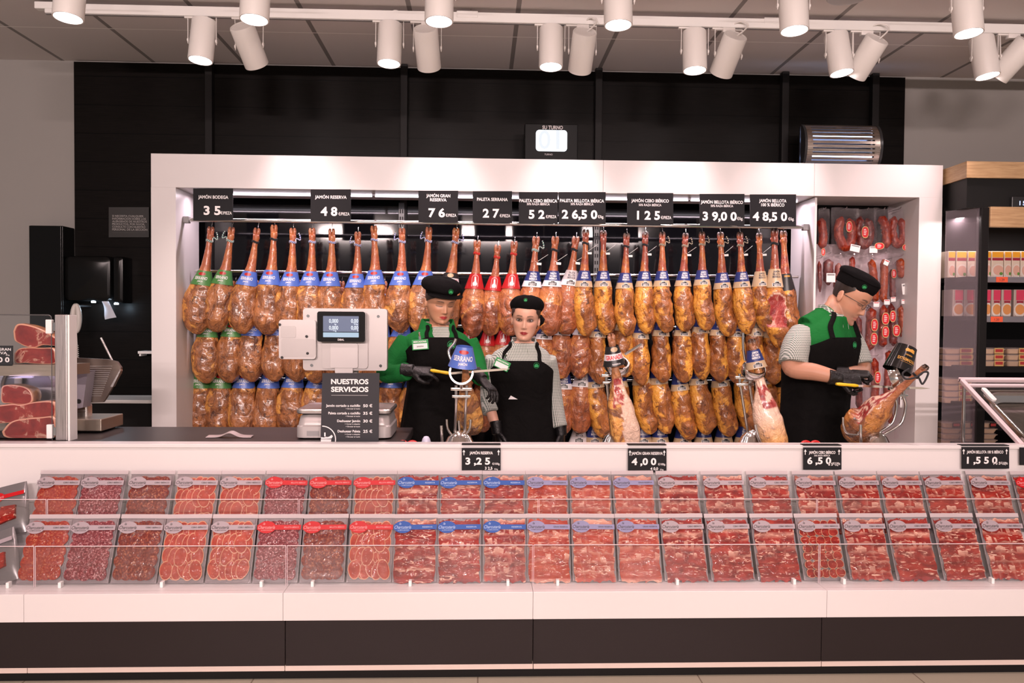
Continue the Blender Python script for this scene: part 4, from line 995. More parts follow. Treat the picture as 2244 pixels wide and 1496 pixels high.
def head_mb(mb, M, male=False, smile=0):
    P = smooth_path(HEADP if male else [(z, f+.002*(z < -.09), b, w_*(1.035 if -.08 < z < .0 else 1)) for z, f, b, w_ in HEADP], 8); seg = 110; R = []
    for z, yf, yb, w_ in P:
        row = []; c = (yf+yb)/2; d = (yb-yf)/2
        for j in range(seg):
            t = 2*math.pi*j/seg; si, co = math.sin(t), math.cos(t)
            x = w_*math.copysign(abs(si)**.92, si); y = c-d*math.copysign(abs(co)**.92, co)
            if co > 0.05:
                k = min(1, co*2.2); ax = abs(x); o = 0
                nz = max(0, min(1, (.012-z)/.050)) if z > -.040 else max(0, 1-(-.040-z)/.010)
                o += (.004+(.021 if male else .0165)*nz**1.25)*G(x, 0, (.0085 if male else .0072)+.0025*nz)*(1 if z < .012 else max(0, 1-(z-.012)/.014))
                o += (.008 if male else .006)*G(ax, .0125 if male else .0108, .0055)*G(z, -.042, .006)
                o -= .0095*G(ax, .031, .017)*G(z, .001, .0115)
                o += .0045*G(ax, .031, .011)*G(z, .001, .0075)
                o += (.0045 if male else .0025)*G(ax, .028, .020)*G(z, .021, .007)
                o += .004*G(ax, .042, .018)*G(z, -.030, .018)
                o += .0050*G(x, 0, .017)*G(z, -.0655, .0048)*(1-.25*G(x, 0, .003))
                o += .0062*G(x, 0, .015)*G(z, -.0775, .0052)
                o -= .0040*G(x, 0, .022)*G(z, -.0712, .0022)
                o -= .0025*G(ax, .024, .005)*G(z, -.071+smile*.003, .006)
                o -= .0028*G(x, 0, .02)*G(z, -.088, .006)
                o += (.0065 if male else .0045)*G(x, 0, .016)*G(z, -.106, .011)
                y -= o*k
            row.append(M @ Vector((x, y, z)))
        R.append(row)
    mb.loft(R)
    for s in (-1, 1):                                  # ears
        bm = bmesh.new(); bmesh.ops.create_uvsphere(bm, u_segments=20, v_segments=14, radius=1)
        for v in bm.verts:
            p = v.co.copy(); dent = -.45*G(p.y, 0, .5)*G(p.z, .1, .5) if p.x > 0 else 0
            v.co = Vector(((p.x+dent*(1 if p.x > 0 else 0))*.0085*s, p.y*.0165+p.z*.004, p.z*.030))
        mb.bm(bm, 0, M @ Matrix.Translation((s*.0745, .012, -.012)) @ Matrix.Rotation(s*.35, 4, 'Z'))
def paint(o, M, kind):
    """pigment of lips, brows, lashes by head position"""
    me = o.data; n = len(me.vertices); V = np.empty(n*3); me.vertices.foreach_get('co', V); V = V.reshape(-1, 3)+np.array(WP[o])
    A = np.array(M.inverted()); L = V @ A[:3, :3].T + A[:3, 3]; x, y, z = L[:, 0], L[:, 1], L[:, 2]; ax = abs(x)
    front = (y < -.045) & (np.linalg.norm(L, axis=1) < .16)
    g = lambda q, c, s: np.exp(-((q-c)/s)**2)
    lh = .0102*(1-(ax/.0235)**2)-.0012*np.exp(-(ax/.003)**2)*(z > -.07); lips = np.clip((lh-np.abs(z+.0712))/.0025+.5, 0, 1)*np.clip((.024-ax)/.002, 0, 1)*front*.95
    bz = .0225+.004*np.sin(np.clip((ax-.012)/.034, 0, 1)*2.6)
    bw = (.0046 if kind['male'] else .0040)*(1-.4*np.clip((ax-.03)/.02, 0, 1)); brow = np.exp(-((z-bz)/bw)**4)*np.clip((ax-.011)/.005, 0, 1)*np.clip((.051-ax)/.008, 0, 1)*front
    ez = .001; r = ((ax-.031)/.0165)**2+((z-ez)/.0085)**2
    if kind['open']: lash = np.exp(-((np.sqrt(r)-.80)/.36)**2)*front
    else: lash = np.exp(-((z-(-.0055+16*(ax-.031)**2))/.0036)**2)*np.clip((.019-np.abs(ax-.031))/.005, 0, 1)*front
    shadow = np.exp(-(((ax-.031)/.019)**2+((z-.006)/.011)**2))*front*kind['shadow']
    blush = np.exp(-(((ax-.043)/.02)**2+((z+.03)/.02)**2))*front*.5
    stub = np.clip((-.045-z)/.02, 0, 1)*(y < .03)*(np.linalg.norm(L, axis=1) < .14)*kind['stubble']
    stub = stub*(z > -.125)
    for nm, arr in (('lips', lips), ('brow', np.maximum(brow, lash)), ('shadow', shadow), ('blush', blush), ('stubble', stub)):
        at_ = me.attributes.new(nm, 'FLOAT', 'POINT'); at_.data.foreach_set('value', arr.astype(np.float32))
def skin_mat(name, rgb, lip, brow=(.03, .018, .012)):
    M = Mat(name, rgb, .48, sss=.12, sssr=(1, .35, .2), ssss=.012)
    c = M.mix(M.math('MULTIPLY', M.noise(M.co(), 60, 3), .25), rgb, tuple(q*.8 for q in rgb))
    c = M.mix(M.math('MULTIPLY', M.attr('blush')[2], .5), c, (rgb[0]*.95, rgb[1]*.55, rgb[2]*.5))
    c = M.mix(M.math('MULTIPLY', M.attr('stubble')[2], .5), c, (.16, .11, .09))
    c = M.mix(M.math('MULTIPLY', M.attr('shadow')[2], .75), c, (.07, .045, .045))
    c = M.mix(M.attr('lips')[2], c, lip); c = M.mix(M.math('MULTIPLY', M.attr('brow')[2], .9), c, brow)
    M.set(base=c); return M.m
M = Mat('gingham', (.5, .5, .5), .8)
x, y, z = M.xyz(M.co()); u = M.math('ADD', x, M.math('MULTIPLY', y, .65))
cx_ = M.math('GREATER_THAN', M.math('FRACT', M.math('MULTIPLY', u, 120)), .5); cz_ = M.math('GREATER_THAN', M.math('FRACT', M.math('MULTIPLY', z, 120)), .5)
M.set(base=M.mix(M.math('MULTIPLY', M.math('ADD', cx_, cz_), .5), (.62, .62, .58), (.035, .07, .05))); m_ging = M.m
def cloth(name, rgb, rough=.85, bumpy=.25, sheen=.0):
    M = Mat(name, rgb, rough, sheen=sheen, spec=.06); v = M.co(); M.set(normal=M.bump(M.math('ADD', M.noise(v, 9, 4, .55, .8), M.math('MULTIPLY', M.noise(v, 500, 2), .06)), bumpy, .03)); return M.m
m_green = cloth('green_jersey', (.012, .135, .030), bumpy=.6); m_apron = cloth('black_apron', (.0055, .005, .005), .8, .5); m_hat = cloth('black_cap', (.005, .0045, .005), .85, .3)
m_trous = cloth('dark_trousers', (.02, .02, .022)); m_shoe = plain('black_shoe', (.012, .012, .012), .4)
M = Mat('black_glove', (.006, .0055, .006), .36, spec=.35); M.set(normal=M.bump(M.noise(M.co(), 70, 4, .6, 1), .5, .006)); m_glove = M.m
m_hair = plain('dark_hair', (.018, .010, .007), .45)
m_badge_g = plain('badge_green', (.02, .28, .07), .4); m_emb = plain('embroidery_green', (.015, .26, .075), .7)
m_sclera = plain('eye_white', (.30, .27, .265), .25); m_iris = plain('iris_dark', (.035, .018, .010), .1)
def hand(mb, W, fwd, palm, side, curl, spread=.0, thumb=.5, scale=1.0):
    """W wrist; fwd along the fingers; palm: direction the palm faces; side +1/-1 picks the thumb side; curl: 4 bends"""
    f = Vector(fwd).normalized(); p = Vector(palm); p = (p-f*p.dot(f)).normalized(); l = f.cross(p)*side
    Q = lambda a, b, c: Vector(W)+(f*a+l*b+p*c)*scale
    rings = []
    for a, hw, th, off in ((-.03, .027, .021, 0), (0, .029, .020, 0), (.03, .037, .018, .002), (.06, .042, .016, .003), (.085, .042, .013, .002), (.095, .038, .009, .002)):
        rings.append([Q(a, hw*math.cos(t), off+th*math.sin(t)) for t in [2*math.pi*k/20 for k in range(20)]])
    mb.loft(rings)
    for q, (b, L_, r) in enumerate(((.031, .072, .0098), (.0105, .080, .0100), (-.0105, .074, .0096), (-.030, .058, .0086))):
        an = 0; a, c = .082, 0; pts = [(Q(a-.02, b*.92, c), r)]; 
        for s_, k in ((.45, .7), (.32, 1.1), (.23, .8)):
            pts.append((Q(a, b*(1+spread*(a-.08)*8), c), r*(1-.07*len(pts))))
            an += curl[q]*k; a += L_*s_*math.cos(an); c += L_*s_*math.sin(an)
        pts.append((Q(a, b*(1+spread*(a-.08)*8), c), r*.72))
        mb.tube([x[0] for x in pts], [x[1] for x in pts], 12)
    t0 = (.015, .026, .006); t1 = (.045, .050, .014+.012*thumb); t2 = (.072, .056-.014*thumb, .022+.026*thumb); t3 = (.092, .052-.028*thumb, .026+.038*thumb)
    mb.tube([Q(*t) for t in (t0, t1, t2, t3)], [.013, .0125, .0105, .008], 12)
def build_legs(mb, hips, feet, grow=0):
    for s, (h, ft) in zip((-1, 1), zip(hips, feet)):
        k = h.lerp(ft, .5)+Vector((0, -.02, 0))
        limb(mb, [(*h, .085), (*h.lerp(k, .5), .078), (*k, .056), (*k.lerp(ft, .45), .052), (*(ft+Vector((0, 0, .07))), .036)], grow=grow)
        if not grow: mb.tube([ft+Vector((0, .03, .06)), ft+Vector((0, -.02, .045)), ft+Vector((0, -.11, .028)), ft+Vector((0, -.17, .022))], [.036, .040, .030, .018], 14)
def badge(parent, pos, nrm_yaw, roll, name_txt):
    """white and green name badge hung from a clip"""
    Mx = Matrix.Translation(pos) @ Matrix.Rotation(nrm_yaw, 4, 'Z') @ Matrix.Rotation(roll, 4, 'Y')
    b = MB().box((-.042, -.004, -.026), (.042, 0, .026), bevel=.0015, M=Mx).build('name_badge', m_badge_g, parent)
    MB().box((-.036, -.0046, -.021), (.036, -.0038, .006), M=Mx).build('name_card', m_letter, b)
    mb = MB().text('MERCADONA', .0115, (0, -.0048, .0115), 0, fit=.066, bold=.025, M=Mx)
    if name_txt: mb.text(name_txt, .0105, (0, -.0052, -.012), 1, fit=.036, bold=.02, M=Mx)
    mb.build('lettering', [m_letter, m_ltr_dark], b)
    MB().box((-.006, -.003, .024), (.006, .002, .046), bevel=.001, M=Mx).tube([(0, -.003, .044), (0, -.008, .056), (0, -.002, .062)], .0045, 8, M=Mx).build('badge_clip', m_chrome, b)
def emblem(name, parent, c, r, yaw_, up=0):
    """small green basket-shaped embroidery"""
    Mx = Matrix.Translation(c) @ Matrix.Rotation(yaw_, 4, 'Z') @ Matrix.Rotation(up, 4, 'X') @ Matrix.Scale(r, 4)
    o = [(-.62, -.6), (.62, -.6), (.75, .05), (.5, .1), (.35, .62), (.12, .35), (-.05, .7), (-.3, .3), (-.55, .55), (-.52, .1), (-.78, .05)]
    mb = MB().prism(o, -.09, .03, M=Mx)
    ring = []
    for k in range(28):
        a = 2*math.pi*k/28; ring.append((math.cos(a), math.sin(a)))
    for k in range(28):
        a, b = ring[k], ring[(k+1) % 28]; mb.prism([a, b, (b[0]*.93, b[1]*.93), (a[0]*.93, a[1]*.93)], -.07, .02, M=Mx)
    return mb.build(name, m_emb, parent)
def neck(mb, T, Mh, r):
    a = T.sec(1)[:3]; b = Mh @ Vector((0, .032, -.045))
    limb(mb, [(a[0], a[1], a[2]-.04, r*1.15), (a[0], a[1], a[2], r*1.02), (*(Vector(a[:3]).lerp(b, .55)), r*.95), (*b, r)], 22)
def cap(name, parent, Mh, prof, mat=None, top_tilt=0, seg=48):
    """rings of (z, centre y, half width, half depth, x shift) in head space"""
    P = smooth_path(prof, 4); R = []
    for z, cy, a, b, sx in P:
        R.append([Mh @ Vector((sx+a*math.sin(t)+.0015*math.sin(9*t), cy-b*math.cos(t), z+top_tilt*math.cos(t)*a/.09+.0012*math.sin(7*t+z*90))) for t in [2*math.pi*k/seg for k in range(seg)]])
    return MB().loft(R).build(name, mat or m_hat, parent, smooth=180)
def headM(px, py, Y, yaw_, pitch_, roll_=0, s=1.0):
    return Matrix.Translation(at(px, py, Y)) @ Matrix.Rotation(math.radians(yaw_), 4, 'Z') @ Matrix.Rotation(math.radians(pitch_), 4, 'X') @ Matrix.Rotation(math.radians(roll_), 4, 'Y') @ (Matrix.Diagonal((*s, 1)) if hasattr(s, '__len__') else Matrix.Scale(s, 4))
def P4(px, py, Y, r): return (*at(px, py, Y), r)
def eyes(root, Mh):
    for s in (-1, 1):
        mb = MB(); C_ = Vector((s*.031, -.0738, .0005)); R = []
        for i in range(13):
            th = math.pi*i/12; R.append([Mh @ (C_+Vector((.0128*math.sin(th)*math.cos(t), -.0068*math.cos(th), .0050*math.sin(th)*math.sin(t)))) for t in [2*math.pi*k/24 for k in range(24)]])
        mb.loft(R, 0)
        e = mb.build('eye', m_sclera, root, smooth=180)
        MB().loft([[Mh @ (C_+Vector((-.001+r*math.cos(t), -.0066-.0006*(1-r/.0052), .0004+r*math.sin(t)))) for t in [2*math.pi*k/20 for k in range(20)]] for r in (.0054, .003, .0004)]).build('iris', m_iris, e, smooth=180)
def strap(mb, pts, w_, th=.004):
    S = smooth_path([tuple(p) for p in pts], 6); mb.tube([Vector(s) for s in S], w_, 8, flat=th/w_, up=(0, -1, .2))

# ---- woman in the green jacket, carving
Y1 = 4.40; H1 = headM(964, 661, Y1-.03, 24, 17, 2, (1.0, .96, .865))
w1 = empty('person', (at(950, 900, Y1).x, Y1, 0), 'woman in green jacket, black cap and apron carving the ham behind the scale', 'person')
T1 = Torso([(at(952, 978, Y1), .165, .115, .3), (at(952, 900, Y1), .136, .10, .3), (at(955, 845, Y1), .124, .096, .3), (at(958, 790, Y1-.01), .138, .110, .3), (at(958, 758, Y1-.01), .158, .105, .3), (at(957, 736, Y1), .148, .082, .3), (at(958, 722, Y1), .085, .062, .3), (at(959, 712, Y1), .058, .052, .3)])
ARM1R = [P4(893, 748, Y1-.02, .052), P4(872, 778, Y1-.06, .050), P4(846, 815, Y1-.12, .044), P4(873, 818, Y1-.21, .038), P4(905, 810, Y1-.27, .030)]
ARM1L = [P4(1024, 748, Y1+.04, .050), P4(1040, 785, Y1+.02, .046), P4(1050, 822, Y1-.06, .040), P4(1053, 826, Y1-.15, .034), P4(1055, 829, Y1-.22, .028)]
mb = MB(); mb.loft(T1.rings(0)); head_mb(mb, H1, smile=1); neck(mb, T1, H1, .043); limb(mb, ARM1R, grow=-.008); limb(mb, ARM1L, grow=-.008)
hip = at(952, 978, Y1); build_legs(mb, [hip+Vector((-.085, .02, -.02)), hip+Vector((.085, .02, -.02))], [Vector((hip.x-.11, Y1+.06, 0)), Vector((hip.x+.11, Y1+.05, 0))])
b1 = remesh(mb, .0036, 'body', skin_mat('skin_carver', (.50, .25, .15), (.34, .02, .03)), w1); paint(b1, H1, dict(male=False, open=False, shadow=.35, stubble=0))
mb = MB(); mb.loft(T1.rings(.014, .0, .93)); limb(mb, ARM1R[:4]+[P4(893, 813, Y1-.25, .040)], grow=.008); limb(mb, ARM1L[:4]+[P4(1054, 828, Y1-.19, .036)], grow=.008)
jk = remesh(mb, .006, 'jacket', m_green, w1, 8)
mb = MB(); build_legs(mb, [hip+Vector((-.085, .02, .0)), hip+Vector((.085, .02, .0))], [Vector((hip.x-.11, Y1+.06, .0)), Vector((hip.x+.11, Y1+.05, .0))], .014); remesh(mb, .008, 'trousers', m_trous, w1)
# jacket collar standing round the neck, shirt collar inside it
def collar_ring(name, parent, mat, c, rx, ry, z0, z1, open_, yaw_, flare, th=.005, lean=0):
    mb = MB(); R = []; n = 40
    for k in range(n+1):
        t = open_+(2*math.pi-2*open_)*k/n; row = []
        for z, s, w_ in ((z0, 1+flare, 0), (z1, 1, 0), (z1+.003, 1.0, th*.6), (z1, 1, th), (z0, 1+flare, th)):
            dx = (rx*s+w_)*math.sin(t); dy = -(ry*s+w_)*math.cos(t)
            zz = z+(-lean*max(0, math.cos(t)))
            row.append((c[0]+dx*math.cos(yaw_)-dy*math.sin(yaw_), c[1]+dx*math.sin(yaw_)+dy*math.cos(yaw_), c[2]+zz))
        R.append(row)
    mb.loft(R, 0, True, True); return mb.build(name, mat, parent, smooth=50)
c1 = T1.sec(1)[:3]
collar_ring('jacket_collar', w1, m_green, c1, .078, .072, -.045, .030, .62, .3, .30, .008, .035)
collar_ring('shirt_collar', w1, m_ging, c1, .062, .060, -.040, .014, .30, .3, .18, .004, .045)
mb = MB(); T1.sheet(mb, lambda v: (.66+.29*v, -.12-.34*v, .12+.34*v), .017, .003, 10, 12); mb.build('shirt', m_ging, w1, smooth=180)
def apron_outline(hem, waist, bib, wb, ww=2.2, wt=None):
    def f(v):
        u = hem+(bib-hem)*v
        if u < waist: return u, -ww, ww
        k = (u-waist)/(bib-waist); k = k**.75; return u, -(ww+(wb-ww)*k), ww+(wb-ww)*k
    return f
mb = MB(); T1.sheet(mb, apron_outline(0, .42, .70, .40), .024, .004, 40, 40, .004)
hm = T1.sec(0)
mb2 = MB()
def skirt(T, name, parent, z_low, grow=.024):
    mb = MB(); c = T.sec(0); R = []
    for i in range(9):
        v = i/8; z = c[2]+.004-(c[2]-z_low)*v; row = []
        for th in (0, .004):
            for j in (range(33) if th == 0 else range(32, -1, -1)):
                t = -2.2+4.4*j/32; p = T.pt(0, t, grow+th+.02*v+.008*math.sin(t*7)*v); row.append((p.x, p.y, z))
        R.append(row)
    mb.loft(R); return mb.build(name, m_apron, parent, smooth=50)
ap = mb.build('apron', m_apron, w1, smooth=50); skirt(T1, 'apron_skirt', ap, .42)
for s in (-1, 1): mb = MB(); strap(mb, [T1.pt(.69, s*.37, .027), T1.pt(.78, s*.48, .024), T1.pt(.87, s*.62, .024), T1.pt(.94, s*.74, .026), T1.pt(.99, s*.9, .022)], .010); mb.build('apron_strap', m_apron, ap, smooth=50)
emblem('emblem', ap, T1.pt(.595, .16, .031), .022, .3)
badge(ap, T1.pt(.60, -.55, .040)+Vector((0, -.03, 0)), -.12, -.08, 'SANDRA')
cap('cap', w1, H1, [(.050, -.002, .0795, .099, 0), (.066, .0, .083, .101, 0), (.071, .004, .092, .110, 0), (.084, .012, .103, .122, .0), (.112, .018, .101, .118, .0), (.134, .022, .080, .095, 0), (.144, .022, .05, .06, 0), (.146, .022, .01, .012, 0)], top_tilt=.008)
hc = [o for o in w1.children if o.name.startswith('cap')][0]
MB().loft([[H1 @ Vector((x, y, z)) for x, y, z in [(.078*math.sin(t)*s, -.056-(.040+.024*(s-1)/.25)*math.cos(t), .058-.006*math.cos(t)*(s-1)/.25+dz) for t in [-1.5+3.0*k/20 for k in range(21)]]] for s, dz in ((1, .004), (1.25, .0), (1.25, .004), (1, .010))], cap=False, closed=False).build('peak', m_hat, hc, smooth=180)
emblem('emblem', hc, H1 @ Vector((.006, -.115, .098)), .013, .42, .2)
def hair(parent, Mh, zlow, back, front=.25, grow=.004, name='hair'):
    P = smooth_path(HEADP, 8); mb = MB(); R = []
    for z, yf, yb, w_ in P:
        if z < zlow: continue
        c = (yf+yb)/2; d = (yb-yf)/2; row = []; k = min(1, max(0, (.045-z)/.05)); op = front+(1.72-front)*k
        for j in range(41):
            t = op+(2*math.pi-2*op)*j/40; row.append(Mh @ Vector(((w_+grow+.001*math.sin(23*t))*math.sin(t), c-(d+grow)*math.cos(t), z)))
        R.append(row)
    mb.loft(R, 0, False, False); return mb.build(name, m_hair, parent, smooth=180)
hair(w1, H1, -.035, 1, .75)
for nm, W_, fw, pm, sd, cu in (('glove', at(903, 811, Y1-.27), (1, -.22, -.02), (.1, .5, -1), -1, (.40, 1.15, 1.3, 1.35)), ('glove', at(1055, 829, Y1-.22), (.42, -.35, -.42), (-.7, .4, -.6), 1, (.5, .6, .65, .7))):
    mb = MB(); hand(mb, W_, fw, pm, sd, cu, .1, .6); f = Vector(fw).normalized()
    mb.tube([Vector(W_)-f*.055, Vector(W_)-f*.02, Vector(W_)+f*.01], [.033, .031, .030], 18); remesh(mb, .003, nm, m_glove, w1, 2)

# ---- woman in the checked shirt
Y2 = 4.54; H2 = headM(1152, 698, Y2-.05, -7, 8, 4, .95)
w2 = empty('person', (at(1145, 950, Y2).x, Y2, 0), 'woman in green checked shirt and black apron standing between the hams, looking at us', 'person')
T2 = Torso([(at(1150, 982, Y2), .158, .11, 0), (at(1148, 915, Y2), .140, .098, 0), (at(1145, 875, Y2), .136, .097, 0), (at(1142, 822, Y2-.01), .148, .108, 0), (at(1141, 793, Y2-.01), .155, .100, 0), (at(1142, 772, Y2-.01), .140, .078, 0), (at(1146, 757, Y2-.02), .082, .060, 0), (at(1148, 748, Y2-.03), .054, .050, 0)])
ARM2R = [P4(1086, 783, Y2-.01, .050), P4(1076, 825, Y2+.01, .046), P4(1072, 870, Y2, .042), P4(1080, 912, Y2-.05, .037), P4(1090, 945, Y2-.09, .028)]
ARM2L = [P4(1196, 785, Y2-.01, .050), P4(1206, 828, Y2+.02, .046), P4(1213, 872, Y2+.01, .042), P4(1222, 915, Y2-.02, .036), P4(1230, 948, Y2-.04, .028)]
mb = MB(); mb.loft(T2.rings(0)); head_mb(mb, H2); neck(mb, T2, H2, .041); limb(mb, ARM2R, grow=-.006); limb(mb, ARM2L, grow=-.006)
hip = at(1150, 982, Y2); LG = ([hip+Vector((-.08, .02, -.02)), hip+Vector((.08, .02, -.02))], [Vector((hip.x-.1, Y2+.05, 0)), Vector((hip.x+.1, Y2+.06, 0))])
build_legs(mb, *LG)
b2 = remesh(mb, .0036, 'body', skin_mat('skin_shopgirl', (.60, .33, .235), (.26, .010, .018), (.05, .03, .022)), w2); paint(b2, H2, dict(male=False, open=True, shadow=1.0, stubble=0))
eyes(w2, H2)
mb = MB(); mb.loft(T2.rings(.010, 0, .95)); limb(mb, ARM2R[:3]+[P4(1078, 905, Y2-.04, .044)], grow=.008); limb(mb, ARM2L[:4]+[P4(1227, 936, Y2-.035, .036)], grow=.008)
s2 = remesh(mb, .006, 'shirt', m_ging, w2, 10)
mb = MB(); build_legs(mb, *LG, .014); remesh(mb, .008, 'trousers', m_trous, w2)
collar_ring('shirt_collar', w2, m_ging, T2.sec(1)[:3], .060, .058, -.040, .020, .25, 0, .28, .005, .05)
mb = MB(); T2.sheet(mb, apron_outline(0, .38, .60, .52), .021, .004, 40, 40, .004); ap = mb.build('apron', m_apron, w2, smooth=50); skirt(T2, 'apron_skirt', ap, .42, .021)
for s in (-1, 1): mb = MB(); strap(mb, [T2.pt(.59, s*.49, .023), T2.pt(.72, s*.56, .017), T2.pt(.84, s*.72, .015), T2.pt(.93, s*1.1, .014), T2.pt(.98, s*1.9, .012)], .010); mb.build('apron_strap', m_apron, ap, smooth=50)
emblem('emblem', ap, T2.pt(.545, .36, .028), .016, .2)
badge(ap, T2.pt(.555, -.52, .030)+Vector((0, -.012, 0)), -.25, .42, '')
mb = MB(); p_ = T2.pt(.30, -.25, .03); mb.add([p_+Vector((-.028, 0, 0)), p_+Vector((.022, 0, 0)), p_+Vector((-.015, -.003, .020)), p_+Vector((-.028, .004, 0)), p_+Vector((.022, .004, 0)), p_+Vector((-.015, .004, .020))], [(0, 1, 2), (5, 4, 3), (0, 3, 4, 1), (1, 4, 5, 2), (2, 5, 3, 0)]); mb.build('paper_slip', m_letter, ap)
hair(w2, H2, -.055, 1, .85, .006)
cp = cap('cap', w2, H2, [(.028, .012, .0800, .094, 0), (.046, .008, .083, .098, 0), (.055, .008, .090, .103, 0), (.078, .012, .096, .108, .002), (.103, .016, .086, .096, .004), (.122, .02, .056, .062, .006), (.128, .02, .010, .012, .006)], top_tilt=.030)
MB().lathe([(.0, 0), (.028, .012), (.036, .035), (.030, .06), (.0, .072)], 18, M=H2 @ Matrix.Translation((.052, .075, -.045)) @ Matrix.Rotation(.5, 4, 'Y')).build('hair_bun', m_hat, cp, smooth=180)
emblem('emblem', cp, H2 @ Vector((-.002, -.096, .118)), .010, -.1, -.25)
for W_, fw, pm, sd, cu in ((at(1090, 947, Y2-.09), (.12, -.25, -1), (.9, .3, .1), 1, (.35, .4, .45, .5)), (at(1230, 950, Y2-.04), (.10, -.20, -1), (-.9, .3, .1), -1, (.35, .4, .45, .5))):
    mb = MB(); hand(mb, W_, fw, pm, sd, cu, .05, .3); f = Vector(fw).normalized()
    mb.tube([Vector(W_)-f*.06, Vector(W_)-f*.02, Vector(W_)+f*.01], [.036, .032, .030], 18); remesh(mb, .003, 'glove', m_glove, w2, 2)

# ---- man in the green waistcoat, bent over the ham on the right
Y3 = 4.34; H3 = headM(1861, 650, Y3-.06, 43, 32, 6, 1.07)
mn = empty('person', (at(1790, 950, Y3).x, Y3, 0), 'man with glasses, green waistcoat and black cap bent over the ham he is slicing', 'person')
fy = .62
T3 = Torso([(at(1782, 985, Y3), .172, .125, fy), (at(1784, 905, Y3), .158, .118, fy), (at(1788, 850, Y3), .158, .120, fy), (at(1796, 785, Y3-.02), .178, .130, fy), (at(1803, 748, Y3-.03), .190, .120, fy), (at(1808, 720, Y3-.03), .165, .092, fy), (at(1818, 698, Y3-.04), .092, .070, fy), (at(1825, 683, Y3-.05), .062, .058, fy)])
ARM3R = [P4(1750, 740, Y3-.13, .058), P4(1741, 772, Y3-.17, .054), P4(1736, 806, Y3-.21, .047), P4(1785, 815, Y3-.27, .043), P4(1838, 828, Y3-.32, .031)]
ARM3L = [P4(1862, 745, Y3+.08, .056), P4(1882, 785, Y3+.06, .050), P4(1888, 815, Y3+.0, .044), P4(1872, 818, Y3-.10, .040), P4(1856, 818, Y3-.20, .030)]
mb = MB(); mb.loft(T3.rings(0)); head_mb(mb, H3, True); neck(mb, T3, H3, .056); limb(mb, ARM3R); limb(mb, ARM3L)
hip = at(1782, 985, Y3); LG = ([hip+Vector((-.075, -.04, -.02)), hip+Vector((.075, .07, -.02))], [Vector((hip.x-.09, Y3-.02, 0)), Vector((hip.x+.09, Y3+.12, 0))]); build_legs(mb, *LG)
b3 = remesh(mb, .0038, 'body', skin_mat('skin_man', (.52, .26, .165), (.38, .14, .10), (.03, .02, .015)), mn); paint(b3, H3, dict(male=True, open=False, shadow=.12, stubble=.8))
mb = MB(); mb.loft(T3.rings(.008, 0, .95)); limb(mb, [P4(1758, 732, Y3-.10, .060), P4(1747, 752, Y3-.15, .064), P4(1740, 778, Y3-.185, .066), P4(1738, 797, Y3-.20, .067)], grow=.006); limb(mb, [P4(1858, 738, Y3+.06, .060), P4(1872, 765, Y3+.06, .062), P4(1884, 800, Y3+.03, .062)], grow=.006)
remesh(mb, .006, 'shirt', m_ging, mn, 3)
mb = MB(); mb.loft(T3.rings(.020, .02, .90))
# waistcoat: torso shell with shoulder caps that end at the armholes
mb_w = mb
for s, sh in ((-1, P4(1768, 722, Y3-.075, .060)), (1, P4(1850, 728, Y3+.04, .056))):
    c_ = T3.sec(.86); limb(mb_w, [(c_[0], c_[1], c_[2]+.008, .070), (*(Vector(sh[:3]).lerp(Vector(c_[:3]), .45)), .070), (*sh[:3], .068)], grow=.004)
vest = remesh(mb_w, .006, 'waistcoat', m_green, mn, 3)
mb = MB(); build_legs(mb, *LG, .016); remesh(mb, .008, 'trousers', m_trous, mn)
collar_ring('waistcoat_collar', mn, m_green, Vector(T3.sec(1)[:3])+Vector((-.004, .008, -.006)), .076, .072, -.045, .022, .8, fy, .22, .008, .05)
collar_ring('shirt_collar', mn, m_ging, T3.sec(1)[:3], .070, .068, -.045, .034, .30, fy, .14, .005, .06)
mb = MB(); T3.sheet(mb, apron_outline(0, .46, .62, .55), .032, .004, 40, 40, .004); ap = mb.build('apron', m_apron, mn, smooth=50); skirt(T3, 'apron_skirt', ap, .45, .032)
for s in (-1, 1): mb = MB(); strap(mb, [T3.pt(.61, s*.52, .034), T3.pt(.74, s*.62, .030), T3.pt(.85, s*.76, .028), T3.pt(.93, s*.84, .026), T3.pt(.985, s*.95, .014)], .013); mb.build('apron_strap', m_apron, ap, smooth=50)
emblem('emblem', ap, T3.pt(.545, .10, .040), .017, fy)
hair(mn, H3, -.03, 1, 1.22, .003)
cp = cap('cap', mn, H3, [(.048, .006, .0795, .096, 0), (.070, .004, .084, .101, 0), (.094, .006, .087, .103, 0), (.100, .008, .091, .106, 0), (.117, .016, .085, .098, 0), (.129, .024, .060, .070, 0), (.134, .028, .03, .035, 0), (.135, .028, .006, .008, 0)], top_tilt=.010)
emblem('emblem', cp, H3 @ Vector((-.072, -.060, .082)), .012, -.45+.15, .3)
# glasses
gl = MB()
for s in (-1, 1):
    o = [H3 @ Vector((s*(.031+.0215*math.copysign(abs(math.cos(t))**.7, math.cos(t))), -.100+abs(math.cos(t))*.0-.0*t, -.002+.0135*math.copysign(abs(math.sin(t))**.7, math.sin(t)))) for t in [2*math.pi*k/28 for k in range(29)]]
    gl.tube(o, .0012, 6); gl.tube([H3 @ Vector((s*.0525, -.099, .004)), H3 @ Vector((s*.076, -.085, .006)), H3 @ Vector((s*.0775, .01, .004)), H3 @ Vector((s*.076, .022, -.012))], .0016, 6)
gl.tube([H3 @ Vector((-.0095, -.100, 0)), H3 @ Vector((0, -.106, .003)), H3 @ Vector((.0095, -.100, 0))], .0012, 6)
gs = gl.build('glasses', m_dark, mn, smooth=60)
for s in (-1, 1):
    MB().prism([((.031*s+.021*math.cos(t)), -.002+.013*math.sin(t)) for t in [2*math.pi*k/24 for k in range(24)]], -.1004, -.0996, M=H3).build('lens', m_glass, gs)
